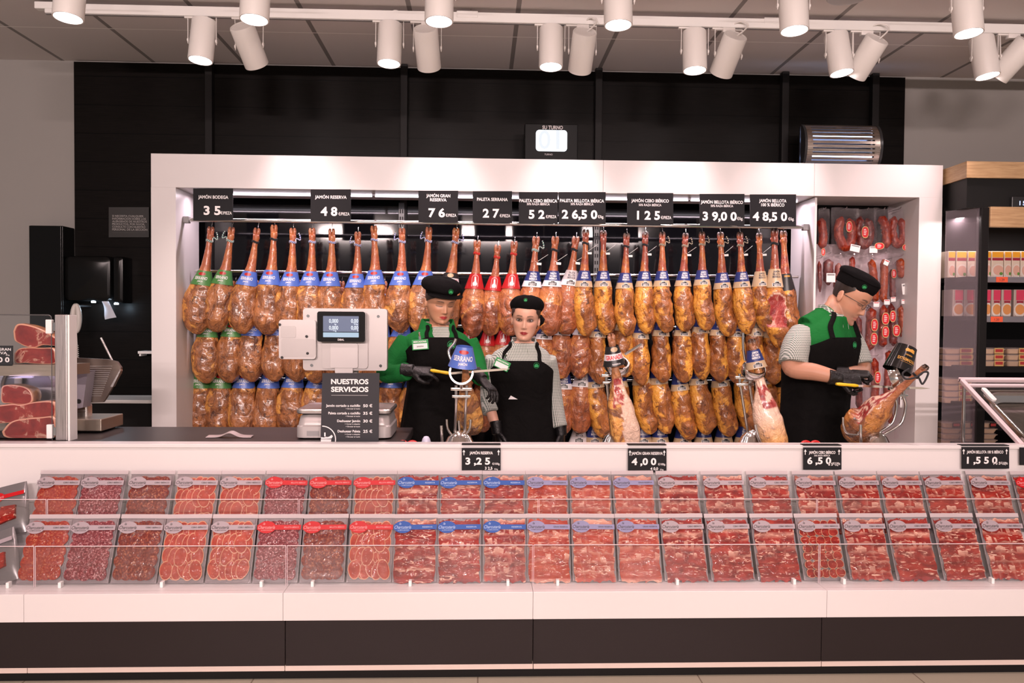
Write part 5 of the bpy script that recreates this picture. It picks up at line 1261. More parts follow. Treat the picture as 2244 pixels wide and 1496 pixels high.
for W_, fw, pm, sd, cu in ((at(1838, 828, Y3-.32), (1, -.10, -.10), (.0, .8, -.8), -1, (1.3, 1.4, 1.45, 1.5)), (at(1856, 818, Y3-.20), (.85, -.35, .02), (.1, .2, -1), 1, (1.2, 1.3, 1.35, 1.4))):
    mb = MB(); hand(mb, W_, fw, pm, sd, cu, 0, .9, 1.12); f = Vector(fw).normalized()
    mb.tube([Vector(W_)-f*.05, Vector(W_)-f*.02, Vector(W_)+f*.01], [.038, .035, .033], 18); remesh(mb, .003, 'glove', m_glove, mn, 2)
# ---- knives in the carvers' hands
def knife(a, b, c, label, spine):
    """a butt of the handle, b bolster, c tip"""
    a, b, c = Vector(a), Vector(b), Vector(c)
    t = empty('carving_knife', a.lerp(b, .5), label, 'knife')
    mb = MB(); mb.tube([a, a.lerp(b, .15), a.lerp(b, .5), a.lerp(b, .85), b], [.009, .0125, .0105, .012, .008], 12, flat=.7, up=spine); mb.build('handle', M_YEL, t, smooth=60)
    f = (c-b).normalized(); u = Vector(spine); u = (u-f*u.dot(f)).normalized(); n_ = f.cross(u)
    L = (c-b).length; R = []
    for k in range(9):
        v = k/8; hw = .0055*(1-max(0, (v-.85)/.15)**2*.9)
        p = b+f*L*v; R.append([p+u*hw+n_*.0009, p-u*hw, p+u*hw-n_*.0009])
    MB().loft(R).build('blade', m_chrome, t)
M_YEL = plain('yellow_handle', (.75, .48, .012), .4)
knife(at(944, 811, Y1-.37), at(986, 818, Y1-.39), at(1117, 808, Y1-.40), 'slicing knife with yellow handle held by the woman in green', (.05, 0, 1))
knife(at(1832, 841, Y3-.37), at(1880, 845, Y3-.37), at(2038, 851, Y3-.42), 'slicing knife with yellow handle held by the man in glasses', (.05, 0, 1))
# ------------------------------------------------------------------ counter scale with its two head units
Y = 3.92; kx = Y/FPX
sca = empty('counter_scale', (at(768, 970, Y).x, Y, .905), 'silver counter scale with customer screen and label printer on the dark worktop', 'scale')
m_silver = plain('silver_shell', (.40, .37, .36), .38, .5); m_silver2 = plain('silver_light', (.50, .465, .455), .35, .3)
def pbox(mb, x0, y0, x1, y1, Ya, Yb, r=6, mi=0, bev=0):
    a, b = at(x0, y0, Ya), at(x1, y1, Ya)
    mb.prism(rrect(a.x, b.z, b.x, a.z, r*kx), Ya, Yb, mi)
    return mb
mb = MB(); a, b = at(664, 930, Y), at(864, 977, Y); z0 = .907
R = []
for z, gx, gy in ((z0, -.012, -.012), (z0+.006, 0, 0), (z0+.055, 0, 0), (z0+.062, -.006, -.006), (z0+.066, -.006, -.006), (z0+.098, -.012, -.02), (z0+.108, -.022, -.03)):
    R.append([(x, y, z) for x, y in rrect(a.x-gx, Y-.16-gy, b.x+gx, Y+.16+gy, .035)])
mb.loft(R).build('base', m_silver2, sca, smooth=40)
R = []
for z, gx in ((z0+.112, .0), (z0+.118, -.004), (z0+.128, -.004), (z0+.134, .002), (z0+.130, .02)):
    R.append([(x, y, z) for x, y in rrect(a.x+.004+gx, Y-.155+gx, b.x-.004-gx, Y+.15-gx, .03)])
MB().loft(R).build('platter', m_steel, sca, smooth=40)
px_ = at(756, 850, Y).x
MB().box((px_-.035, Y+.165, z0+.02), (px_+.035, Y+.205, at(755, 812, Y).z+.02), bevel=.008).box((a.x+.09, Y+.13, z0+.02), (b.x-.09, Y+.20, z0+.07), bevel=.006).build('column', m_silver2, sca)
# main head: back shell facing us
Yh = Y+.13
hd = pbox(MB(), 664, 675, 848, 812, Yh-.02, Yh+.03, 7).build('head_shell', m_silver, sca)
q = []
for (x, y) in ((675, 692), (829, 693), (683, 800), (834, 801)): q.append(at(x, y, Yh-.021))
for p in q: MB().lathe([(0, 0), (.006, 0), (.007, .003), (0, .003)], 14, M=Matrix.Translation(p) @ Matrix.Rotation(math.pi/2, 4, 'X')).build('screw', m_chrome, hd, smooth=40)
mb = MB(); pbox(mb, 706, 720, 806, 808, Yh-.030, Yh-.018, 8); mb.build('rear_cover', m_silver, hd)
mb = MB(); pbox(mb, 724, 752, 784, 806, Yh-.040, Yh-.028, 4); mb.build('cable_cover', m_silver2, hd)
mb = MB(); pbox(mb, 734, 800, 773, 818, Yh-.036, Yh+.01, 3); mb.build('neck', m_silver2, hd)
# printer unit
pr = pbox(MB(), 611, 700, 692, 787, Yh-.045, Yh+.02, 7).build('printer_shell', m_silver2, sca)
mb = MB(); pbox(mb, 615, 714, 648, 740, Yh-.0475, Yh-.044, 4); mb.build('paper_door', m_silver, pr)
mb = MB(); pbox(mb, 616, 742, 690, 782, Yh-.0465, Yh-.044, 5); mb.build('cover_plate', m_silver, pr)
for (x, y) in ((613, 711), (672, 737), (674, 774), (618, 783)):
    MB().lathe([(0, 0), (.0065, 0), (.0065, .003), (0, .003)], 14, M=Matrix.Translation(at(x, y, Yh-.0475)) @ Matrix.Rotation(math.pi/2, 4, 'X')).build('rubber_plug', m_rubber, pr, smooth=40)
# customer display
ds = pbox(MB(), 695, 682, 800, 749, Yh-.075, Yh-.03, 5).build('display_bezel', plain('glossy_black', (.008, .008, .008), .12), sca)
def scr(rgb, s): return emitter('screen_glow', rgb, s)
mb = MB(); pbox(mb, 708, 692, 786, 727, Yh-.0765, Yh-.074, 1, 0); pbox(mb, 708, 728, 786, 739, Yh-.0765, Yh-.074, 1, 1)
pn = mb.build('screen', [scr((.16, .19, .30), .8), scr((.42, .56, .70), .9)], ds)
mb = MB(); yy = Yh-.0775
for s, x, y, h in (('0,000', 731, 707, 8.5), ('0,00', 777, 707, 8.5), ('0,000', 731, 722, 8.5), ('0,00', 777, 722, 8.5), ('kg', 735, 711.5, 3.2), ('€/kg', 780, 711.5, 3.2), ('T kg', 733, 726, 3.2), ('€', 784, 726, 3.2)):
    p = at(x, y, yy); mb.text(s, h*kx/CAP, (p.x, yy, p.z), fit=(20 if s == '0,000' else 15.5) * kx if ',' in s else None, bold=.01)
mb.build('reading', scr((.85, .9, 1), 1.1), pn)
p = at(747, 746, yy); MB().text('DIBAL', 4*kx/CAP, (p.x, Yh-.0758, p.z), fit=14*kx, bold=.02).build('lettering', m_letter, ds)
p = at(672, 944, Y-.162); MB().box((p.x, Y-.1608, p.z-.022), (p.x+.055, Y-.1595, p.z), 0).build('barcode_plate', plain('plate_grey', (.3, .29, .29), .5), sca)
# services board standing in front of the scale
Yb = 3.70
items = [('NUESTROS', 766.5, 841, 10.5, 'C', 81, .035), ('SERVICIOS', 766.5, 858, 10.5, 'C', 81, .035)]
for s, y, pr_, subs in (('Jamón cortado a cuchillo', 891, '50 €', 1), ('Paleta cortada a cuchillo', 907.5, '35 €', 1), ('Deshuesar Jamón', 924.5, '30 €', 2), ('Deshuesar Paleta', 947, '25 €', 2)):
    wd = {24: 74, 25: 69, 15: 50, 16: 49}[len(s)]
    items += [(s, 789.5, y, 5.2, 'R', wd, .022), (pr_, 816, y+.8, 6.2, 'R', 20, .022)]
    if subs == 2: items.append(('+ Cortar a máquina', 789, y+5.5, 2.6, 'R', 33, .012))
    items.append(('+ Envasar al vacío', 789, y+(5.5 if subs == 1 else 11), 2.6, 'R', 31, .012))
sb = sign('services_board', 'sign', (707, 817, 832, 976), Yb, 'tall dark services price board reading NUESTROS SERVICIOS in front of the scale', items, slant=(702.5, 829.5), mat=plain('board_anthracite', (.035, .035, .040), .55, spec=.2))
k = Yb/FPX; mb = MB()
p, q = at(726, 865.5, Yb-.006), at(806, 866.3, Yb-.006); mb.box((p.x, Yb-.006, q.z), (q.x, Yb-.0052, p.z))
c_ = at(706.5, 962, Yb); r0 = 30*k
arc = [(c_.x+r*math.cos(t), c_.z+r*math.sin(t)) for r, ts in ((r0, range(0, 19)), (r0*.93, range(18, -1, -1))) for t in [math.radians(-27+117*j/18) for j in ts]]
mb.prism(arc, Yb-.006, Yb-.0052); mb.build('ruled_line', m_letter, sb)
P2 = lambda x, y: (at(x, y, Yb).x, at(x, y, Yb).z)
mb = MB()
mb.prism([P2(703.5, 976), P2(725, 976), P2(726.5, 962), P2(703.5, 962)], Yb-.0062, Yb-.0052)
mb.prism([P2(704, 961), P2(718, 961), P2(716, 956), P2(710, 958), P2(704, 957)], Yb-.0062, Yb-.0052)
mb.prism([P2(711, 955.5), P2(714, 955.5), P2(714, 947), P2(711, 947)], Yb-.0062, Yb-.0052)
mb.prism([P2(717, 961), P2(727, 960), P2(730, 955), P2(727, 952), P2(722, 956), P2(717, 957)], Yb-.0062, Yb-.0052)
mb.build('pictogram', m_letter, sb)
a = at(766, 976, Yb); MB().box((a.x-.05, Yb, .905), (a.x+.05, Yb+.06, .909)).box((a.x-.05, Yb, .905), (a.x+.05, Yb+.003, .97)).build('foot', m_sign, sb)
# folded wrapper on the worktop
a, b = at(458, 952, 3.85), at(556, 951, 3.85); n = 20; R = []
for th in (0, .0015):
    R.append([(a.x+(b.x-a.x)*i/n, 3.80+.0*th, .907+th+.020*math.exp(-((i/n-.52)/.16)**2)) for i in range(n+1)])
R2_ = [[(x, y+.05+.01*math.sin(x*40), z+.004) for x, y, z in R[0]], [(x, y+.05, z+.004) for x, y, z in R[1]]]
mb = MB().loft([R[0], R[1], R2_[1], R2_[0], R[0]], 0, False, False)
tag(mb.build('paper_wrapper', plain('wax_paper', (.50, .43, .43), .3), smooth=60), 'crumpled pale paper wrapper on the dark worktop, left of the scale', 'wrapper')
# ------------------------------------------------------------------ ham stands with the hams being carved
m_fat = None
def carved_ham_mesh(seed, style):
    """one ham standing on its stand: z up the leg to the hoof; carved face towards -y"""
    mb = MB(); g = random.Random(seed); R = []; A = {'meat': [], 'hoof': [], 'cut': [], 'rim': []}; NR, NS = 70, 44
    for i in range(NR+1):
        u = i/NR; z = -.045-.70*u; cx, a, b = sec_at('I', z); body = min(1, max(0, (-z-.30)/.12)); row = []
        a *= 1+(.18 if style != 'bellota' else .62)*body; b *= 1+(.05 if style != 'bellota' else .45)*body
        for j in range(NS):
            t = 2*math.pi*j/NS; ct, st = math.cos(t), math.sin(t); q = Vector((ct*a, st*b, z+seed))
            d = 1+(noise.noise(q*9)*.010+noise.noise(q*28)*.004)*body/max(a, .02)
            x, y = cx+ct*a*d, st*b*d; c = rm = 0.0; m = (.5-.5*st)*body*.5
            if style == 'granreserva':       # carved wedge, upper third red, right flank white fat
                if -.70 < z < -.27 and st < 0:
                    lim = -.030-.02*math.sin(z*9)
                    if y < lim: y = lim+.003*noise.noise(Vector((x*60, z*40, 3))); nn = .014*noise.noise(Vector((x*30, z*30, 9))); up = z > -.43+nn*2; rm = 1.0 if x > (.010 if up else -.012)+.06*(z+.45)+nn or (up and noise.noise(Vector((x*45, z*30, 4))) > .25) else 0.0; c = 1.0 if up or rm else 0.0
                    elif ct > 0: c = .9; rm = 1.0
                else: m = body if ct < .3 else .2*body
            elif style == 'cebo':            # pale trimmed fat, small red patches on the upper face
                if z < -.24:
                    c = min(1, (-z-.24)/.02); rm = 1.0; hh = min(1, max(0, (-z-.48)/.16))
                    if st < .2:
                        red = noise.noise(Vector((x*22, z*20, 7)))
                        if -.44 < z < -.26 and x > -.03 and red > -.12: rm = 0.0
                        y *= .90
                    c *= 1-hh*.9
                m = .0
            elif style == 'bellota':         # a shallow red cut along the top side
                if -.56 < z < -.24 and ct < -.25:
                    lim = -.022-.03*body
                    if x < lim+cx: x = lim+cx; c = 1.0; rm = 1.0 if noise.noise(Vector((y*40, z*25, 2))) > .05 else 0.0
            row.append((x, y, z)); A['meat'].append(m); A['hoof'].append(0.); A['cut'].append(c); A['rim'].append(rm)
        R.append(row)
    mb.loft(R); n0 = mb.n
    for s in (-1, 1): mb.tube([(s*.008, 0, -.057), (s*.011, -.002, -.035), (s*.013, -.004, -.017), (s*.010, -.003, -.003), (s*.006, -.001, -.046)], [.013, .0125, .012, .010, .004], 12)
    for v in np.concatenate(mb.v)[n0:]:
        for k in ('meat', 'cut', 'rim'): A[k].append(0.)
        A['hoof'].append(0. if style == 'granreserva' else max(0., min(1., (v[2]+.04)/.02)))
    o = mb.build('ham', m_carv2 if style == 'bellota' else m_carv, raw=True, smooth=180); me = o.data
    for k, vals in A.items():
        at_ = me.attributes.new(k, 'FLOAT', 'POINT'); at_.data.foreach_set('value', vals)
    bpy.data.objects.remove(o); return me
m_carv = ham_material('carved_ham_skin', (.78, .42, .12), (.66, .26, .05), (.16, .06, .03), (.36, .15, .06), (.46, .20, .10), (.16, .07, .03))
m_carv2 = ham_material('dark_carved_ham_skin', (.58, .25, .065), (.46, .16, .04), (.16, .05, .02), (.34, .12, .04), (.46, .16, .07), (.10, .035, .014))
m_tubes = plain('stand_steel', (.72, .69, .66), .16, 1)
def frame_ham(hoof, rump, twist=0):
    """matrix that puts the ham's hoof at hoof with the leg running to rump"""
    d = (Vector(rump)-Vector(hoof)); L = d.length; z = -d.normalized(); y = Vector((0, 1, 0)); y = (y-z*y.dot(z)).normalized(); x = y.cross(z)
    M3 = Matrix((x, y, z)).transposed() @ Matrix.Rotation(twist, 3, 'Z')
    return Matrix.Translation(hoof) @ M3.to_4x4() @ Matrix.Scale(L/.745, 4)
def place_ham(label, M_, style, col_style, ropec=None, seed=1, lab_mesh=None):
    t = empty('carved_ham', M_.translation, label, 'ham'); t.matrix_world = M_; WP[t] = M_.translation.copy()
    link('leg', carved_ham_mesh(seed, style), t)
    if ropec: link('rope', rope('I', ropec, 0), t)
    if col_style:
        if ('H', col_style) not in COL: COL['H', col_style] = collar('I', col_style)
        c, l = COL['H', col_style]; c = link('collar', c, t); link('lettering', l, c)
        c.location = (0, 0, {'granadul': .215, 'cebo': .22, 'dehesa': .16, 'blue': .2}[col_style])
    return t
ZS = .845
def stand(base, ring_c, ring_axis, ring_r, clamp_to, label, lever=None, arch=.0, fork=None, rod=None):
    """dome base, two bent tubes rising to a clamped ring, a fork for the rump, an L-shaped screw rod"""
    bx, by = base; t = empty('ham_stand', (bx, by, ZS), label, 'ham stand', 'steel ham stands on the counter')
    MB().lathe([(.0, .0), (.095, 0), (.097, .006), (.092, .012), (.070, .03), (.055, .062), (.030, .085), (.010, .094), (.0, .095)], 36, M=Matrix.Translation((bx, by, ZS))).build('base_dome', m_tubes, t, smooth=40)
    rc = Vector(ring_c); ax = Vector(ring_axis).normalized(); Q = ax.to_track_quat('Z', 'Y').to_matrix().to_4x4(); Mr = Matrix.Translation(rc) @ Q
    r = ring_r; MB().lathe([(r, -.018), (r+.008, -.018), (r+.010, -.012), (r+.010, .012), (r+.008, .018), (r, .018), (r, -.018)], 40, M=Mr, cap=False).build('ring', m_tubes, t, smooth=40)
    cl = Vector(clamp_to); mb = MB()
    for s in (-1, 1):
        b0 = Vector((bx+s*.022, by, ZS+.06)); e = cl+Vector((s*.022, 0, 0)); mid = b0.lerp(e, .5)+Vector((arch, 0, -abs(arch)*.4)); 
        P = smooth_path([tuple(b0), tuple(b0.lerp(mid, .55)+Vector((arch*.25, 0, -.0))), tuple(mid), tuple(e.lerp(mid, .4)+Vector((arch*.25, 0, 0))), tuple(e)], 8)
        mb.tube(P, .0065, 12)
    mb.build('upright_tube', m_tubes, t, smooth=60)
    mb = MB(); mb.box(cl+Vector((-.042, -.012, -.006)), cl+Vector((.042, .012, .006)), bevel=.002); mb.box(cl+Vector((-.048, -.012, .026)), cl+Vector((.048, .012, .040)), bevel=.002)
    for s in (-1, 1): mb.tube([cl+Vector((s*.024, 0, -.012)), cl+Vector((s*.024, 0, .05))], .007, 10)
    mb.tube([cl+Vector((0, 0, .035)), rc-Vector((0, 0, r+.004))], .008, 10); mb.build('clamp', m_tubes, t, smooth=40)
    if lever: MB().tube(smooth_path([tuple(Vector(p)) for p in lever], 5), .0065, 10).build('clamp_lever', m_tubes, t, smooth=60)
    if fork:
        mb = MB(); f = Vector(fork)
        for s in (-1, 1):
            mb.tube(smooth_path([(bx, by-.01, ZS+.08), tuple(f+Vector((s*.02, 0, -.045))), tuple(f+Vector((s*.05, 0, -.01))), tuple(f+Vector((s*.055, 0, .035)))], 6), .0055, 10)
        mb.tube([(bx, by, ZS+.08), f+Vector((0, 0, .03))], .006, 10); mb.build('fork', m_tubes, t, smooth=60)
    if rod: MB().tube(smooth_path([tuple(p) for p in rod], 6), .007, 10).build('screw_rod', m_tubes, t, smooth=60)
    return t
YS = 3.84
# first stand: ham pointing its hoof at the viewer, blue label tipped over the ring
rc = at(1011, 816, YS-.10)
stand((at(1007, 970, YS).x, YS), rc, (0, -1, .12), .047, at(1011, 868, YS-.06), 'steel ham stand in front of the woman in green, second from the scale side',
      lever=[at(993, 800, YS-.08), at(983, 770, YS-.07), at(995, 752, YS-.07), at(999, 742, YS-.07)], fork=at(1005, 935, YS+.0), rod=[at(967, 932, YS-.05), at(968, 960, YS-.05), at(970, 975, YS-.05), at(985, 977, YS-.05)])
bpy.data.objects['ham_stand']['label'] = 'steel ham stand in front of the woman in green jacket'
hf = at(1016, 770, YS-.13); rp = at(1032, 950, YS+.20)
th = place_ham('ham gripped in the ring stand in front of the woman in green', frame_ham(hf, rp, .3), 'plain', None, 'k', 5)
# its conical label, stood on the hoof end
cz = at(1016, 781, YS-.13); a_, b_ = at(984, 803, YS-.13), at(1048, 806, YS-.13); rb = (b_.x-a_.x)/2; rt = rb*.56; Hc = at(1015, 758, YS-.16).z-at(1015, 804, YS-.16).z
mb = MB(); tx = MB()
geo = lambda z: (rt+(rb-rt)*(Hc/2-z)/Hc, 0, (rt+(rb-rt)*(Hc/2-z)/Hc)*.9)
R = []
for z in (Hc/2, 0, -Hc/2):
    r, _, ry = geo(z); R.append([(r*math.sin(t), -ry*math.cos(t), z) for t in [2*math.pi*k/40 for k in range(40)]])
mb.loft(R, 0, cap=False); wrap_patch(mb, geo, ell(.022, .009), 1, .0008, Hc*.28)
wrap_text(tx, geo, 'SERRANO', .030, -.012, .092, 0); wrap_text(tx, geo, 'JAMÓN', .015, -.030, .04, 0)
cl_ = mb.build('label_cone', [m_col['blue'], m_col['red']], None, 40, origin=(0, 0, 0)); l2 = tx.build('lettering', m_letter, None, origin=(0, 0, 0)); l2.parent = cl_
Ml = Matrix.Translation(cz) @ Matrix.Rotation(.10, 4, 'Y') @ Matrix.Rotation(.15, 4, 'X'); cl_.parent = th; cl_.matrix_parent_inverse = th.matrix_world.inverted(); cl_.matrix_world = Ml
# second stand
rc = at(1352, 800, YS-.02)
stand((at(1352, 985, YS).x, YS+.02), rc, (.05, -.55, .85), .048, at(1340, 838, YS+.02), 'steel ham stand with the red and black labelled ham, right of the staring woman',
      lever=[at(1370, 776, YS-.04), at(1388, 765, YS-.06), at(1405, 754, YS-.08)], rod=[at(1399, 940, YS-.03), at(1399, 975, YS-.03), at(1385, 985, YS-.03)])
place_ham('half carved ham with red and black label standing over the 4,00 price sign', frame_ham(at(1338, 730, YS-.08), at(1376, 995, YS-.02), .1), 'granreserva', 'granadul', None, 2)
# third stand
rc = at(1651, 812, YS-.02)
stand((at(1664, 985, YS).x-.02, YS+.03), rc, (.05, -.55, .85), .046, at(1632, 842, YS+.02), 'steel ham stand with the pale trimmed ham, left of the man in glasses',
      lever=[at(1633, 790, YS), at(1629, 765, YS), at(1628, 729, YS)], arch=.0, rod=[at(1655, 930, YS-.10), at(1661, 955, YS-.10), at(1668, 975, YS-.10)])
place_ham('pale trimmed ham with navy and tan label on a stand left of the man', frame_ham(at(1646, 742, YS-.03), at(1702, 1000, YS-.06), -.1), 'cebo', 'cebo', None, 3)
# fourth stand: the one the man works on
YM = 3.86
rc = at(1964, 830, YM)
stand((at(1921, 968, YM).x, YM+.02), rc, (.72, -.52, .35), .050, at(1969, 866, YM+.02), 'steel ham stand in front of the man in glasses', arch=.055, fork=at(1872, 930, YM-.02),
      rod=[at(1886, 930, YM-.10), at(1886, 960, YM-.10), at(1889, 974, YM-.10), at(1903, 976, YM-.10)])
tm = place_ham('ham with black and gold label lying hoof up in the stand by the man', frame_ham(at(2032, 800, YM-.20), at(1852, 958, YM+.10), 0), 'bellota', None, 'k', 4)
cz = at(1976, 786, YM+.02); mb = MB(); tx = MB(); Hc = .125; rt, rb = .048, .066
R = []
for z in (Hc/2, 0, -Hc/2):
    r, _, ry = (rt+(rb-rt)*(Hc/2-z)/Hc, 0, rt+(rb-rt)*(Hc/2-z)/Hc); R.append([(r*math.sin(t), -ry*math.cos(t), z) for t in [2*math.pi*k/40 for k in range(40)]])
mb.loft(R, 0, cap=False)
geo = lambda z: (rt+(rb-rt)*(Hc/2-z)/Hc, 0, rt+(rb-rt)*(Hc/2-z)/Hc)
wrap_patch(tx, geo, [(-.022, -.006), (.022, -.006), (.020, .010), (.006, .013), (-.004, .009), (-.016, .012), (-.024, .004)], 0, .0012, .036); wrap_text(tx, geo, 'DEHESA', .009, .012, .035, 0); wrap_text(tx, geo, 'EXTREMADURA', .020, -.016, .092, 0); wrap_text(tx, geo, '__________', .01, -.022, .06, 0)
cl_ = mb.build('label_cone', plain('label_gloss_black', (.012, .011, .011), .15), None, 40, origin=(0, 0, 0)); l2 = tx.build('lettering', m_ltr_gold, None, origin=(0, 0, 0)); l2.parent = cl_
cl_.parent = tm; cl_.matrix_parent_inverse = tm.matrix_world.inverted(); cl_.matrix_world = Matrix.Translation(cz) @ Matrix.Rotation(.42, 4, 'Y') @ Matrix.Rotation(-.1, 4, 'X')
# black cord loop on its hoof
mb = MB().tube(smooth_path([tuple(at(x, y, YM-.2+dy)) for x, y, dy in ((1992, 808, 0), (1978, 818, -.02), (1985, 830, -.03), (2008, 826, -.04), (2024, 815, -.04), (2034, 818, -.04), (2022, 841, -.04), (2014, 828, -.04))], 6), .0045, 8)
o = mb.build('cord_loop', m_rk, None, 60, origin=(0, 0, 0)); o.parent = tm; o.matrix_parent_inverse = tm.matrix_world.inverted(); o.matrix_world = Matrix.Identity(4)
# small things along the inner edge of the counter
def shears(cx, Yq, col_, label):
    t = empty('kitchen_shears', (at(cx, 975, Yq).x, Yq, ZS), label, 'scissors'); x = WP[t].x; z = at(cx, 973, Yq).z
    mb = MB()
    for s in (-1, 1): 
        c = Vector((x+s*.022, Yq, z)); mb.tube([c+Vector((.020*math.cos(a), .0, .013*math.sin(a))) for a in [2*math.pi*k/16 for k in range(17)]], .006, 8)
    mb.build('grip', col_, t, smooth=60)
    MB().box((x-.014, Yq-.003, ZS), (x+.014, Yq+.003, z-.008), bevel=.001).build('blade', m_steel, t)
m_redp = plain('red_plastic', (.55, .015, .015), .3)
shears(893, 3.74, m_redp, 'red handled shears standing upright behind the counter edge, near the scale')
shears(1776, 3.74, m_redp, 'red handled shears behind the counter edge, by the man')
t = tag(MB().lathe([(.0, 0), (.022, 0), (.022, .05), (.017, .068), (.010, .078), (0, .08)], 20, M=Matrix.Translation((at(934, 975, 3.74).x, 3.74, ZS))).build('squeeze_bottle', plain('pale_bottle', (.55, .55, .68), .3), smooth=60), 'pale bottle top peeking over the counter beside the red shears', 'bottle')
# ------------------------------------------------------------------ bagged sausages in the right compartment
def f_saus(a, b, c_):
    def f(M):
        v = M.co('Object', (1, 1, .6), rnd=41); n1 = M.noise(v, 55, 4, .6, .8); n2 = M.noise(v, 18, 3)
        c = M.ramp(n1, [(.32, a), (.52, b), (.70, c_)]); M.set(base=M.mix(M.math('MULTIPLY', n2, .5), c, a), normal=M.bump(n1, .5, .006), rough=.25)
    return f
m_sau = [rnd_mat('sausage_red', f_saus((.11, .007, .004), (.27, .026, .008), (.42, .07, .02))), rnd_mat('sausage_dark', f_saus((.05, .006, .006), (.14, .015, .010), (.26, .05, .03))), rnd_mat('sausage_orange', f_saus((.15, .017, .005), (.32, .05, .010), (.45, .11, .03)))]
M = Mat('bag_film'); nt = M.nt; nt.nodes.remove(M.b)
nb = M.bump(M.n('TexNoise', ins={'Vector': M.co('Object', rnd=17), 'Scale': 28, 'Detail': 3, 'Roughness': .6, 'Distortion': 2}).outputs[0], .9, .009)
fr = schlick(M, .6, nb, 4); t_ = M.n('BsdfTransparent', (1, .98, .99)); g_ = M.n('BsdfGlossy', (1, 1, 1), ins={'Normal': nb}); g_.inputs['Roughness'].default_value = .12
a_ = M.n('MixShader', fr, t_.outputs[0], g_.outputs[0]).outputs[0]
d_ = M.n('BsdfDiffuse', (.80, .70, .76)); nt.links.new(M.n('MixShader', .025, a_, d_.outputs[0]).outputs[0], M.out.inputs[0]); m_bag = M.m
m_lab_red = plain('sticker_red', (.60, .02, .03), .35); m_lab_gold = plain('sticker_gold', (.60, .42, .18), .35); m_lab_blue = plain('sticker_blue', (.03, .06, .22), .35)
YSAU = 5.40
def sausage(pts, w_px, bag, label, mat=0, ovals=(), slips=(), Y=YSAU, hook=None, group='bagged sausages in the right compartment'):
    """pts: pixel path of the sausage; bag: pixel box of its clear bag; ovals/slips: stickers"""
    k = Y/FPX; x0, y0, x1, y1 = bag
    t = empty('bagged_sausage', at((x0+x1)/2, y0+2, Y), label, 'sausage', group)
    S = smooth_path([tuple(at(x, y, Y)) for x, y in pts], 10); r = w_px*k/2; n = len(S); sd = sum(map(ord, label)) % 97
    rr = [r*min(1, .22+min(i, n-1-i)/4.0)*(1+.10*noise.noise(Vector((i*.5, sd, 0)))) for i in range(n)]
    P = [Vector(s)+Vector((noise.noise(Vector((i*.35, sd, 5)))*.004, 0, 0)) for i, s in enumerate(S)]
    MB().tube(P, rr, 18).build('sausage', m_sau[mat], t, smooth=180)
    a, b = at(x0, y0, Y), at(x1, y1, Y); R = []; nz, nx = 14, 10
    for sgn in (-1, 1):
        L = []
        for i in range(nz+1):
            v = i/nz; row = []
            for j in range(nx+1):
                u = j/nx; e = min(1, min(u, 1-u)*5)*min(1, min(max(v-.08, 0), 1-v)*5)
                row.append((a.x+(b.x-a.x)*u+.006*math.sin(v*7+sd)*(u-.5), Y+sgn*(.001+e*(r*1.15+.004*noise.noise(Vector((u*4, v*5, sd))))), a.z+(b.z-a.z)*v+.004*math.sin(u*6+sd)))
            L.append(row)
        R.append(L)
    mb = MB().loft(R[0], 0, False, False); mb.loft(R[1], 0, False, False); mb.build('bag', m_bag, t, smooth=180)
    for (x, y, w_, h_, *c) in ovals:
        p = at(x, y, Y); mat_ = m_lab_blue if c and c[0] == 'b' else m_lab_red; yy = Y-r-.010
        mk = lambda s, y0_, y1_: MB().prism([(p.x+s*w_*k/2*math.copysign(abs(math.cos(q))**.8, math.cos(q)), p.z+s*h_*k/2*math.copysign(abs(math.sin(q))**.9, math.sin(q))) for q in [2*math.pi*i/24 for i in range(24)]], y0_, y1_)
        o = mk(1, yy, yy+.001).build('label', m_lab_gold, t); q = mk(.88, yy-.0006, yy).build('label_face', mat_, o)
        mb = MB()
        for i in range(4): mb.box((p.x-w_*k*.22, yy-.001, p.z+(i-1.6)*h_*k*.14), (p.x+w_*k*(.10+.05*(i % 3)), yy-.0006, p.z+(i-1.6)*h_*k*.14+h_*k*.06))
        mb.build('print', m_letter, q)
    for (x, y, w_, h_, rot) in slips:
        p = at(x, y, Y); Mx = Matrix.Translation((p.x, Y-r-.009, p.z)) @ Matrix.Rotation(rot, 4, 'Y')
        o = MB().box((-w_*k/2, 0, -h_*k/2), (w_*k/2, .001, h_*k/2), M=Mx).build('price_slip', m_letter, t)
        MB().box((-w_*k*.4, -.0006, h_*k*.25), (w_*k*.4, 0, h_*k*.40), M=Mx).build('slip_band', m_lab_red if w_ > 9 and h_ < 14 else m_grey, o)
    hx = (x0+x1)/2 if hook is None else hook; p = at(hx, y0+3, Y)
    MB().tube([(p.x, 5.60, p.z-.004), (p.x, Y-.02, p.z), (p.x, Y-.035, p.z+.008)], .003, 8).build('peg', m_chrome, t, smooth=60)
U_ = lambda x, w, y0, y1: [(x-w*.18, y0), (x-w*.34, (y0+y1)/2), (x-w*.1, y1), (x+w*.22, y1-8), (x+w*.30, (y0+y1)/2), (x+w*.14, y0+4)]
sausage([(1799, 478), (1802, 500), (1804, 522), (1800, 545)], 19, (1793, 456, 1817, 560), 'red sausage bag at the upper left against the white divider', 0, [(1799, 553, 9, 17)])
sausage(U_(1853, 46, 474, 540), 21, (1822, 455, 1880, 556), 'looped chorizo in a bag with tilted red oval sticker, top tier', 0, [(1855, 498, 14, 24)], [(1868, 545, 22, 15, .2)])
sausage(U_(1894, 40, 474, 536), 20, (1876, 457, 1920, 558), 'looped chorizo in a bag, top tier centre, upright red sticker', 1, [(1890, 510, 16, 26)], [(1908, 548, 18, 14, 0)])
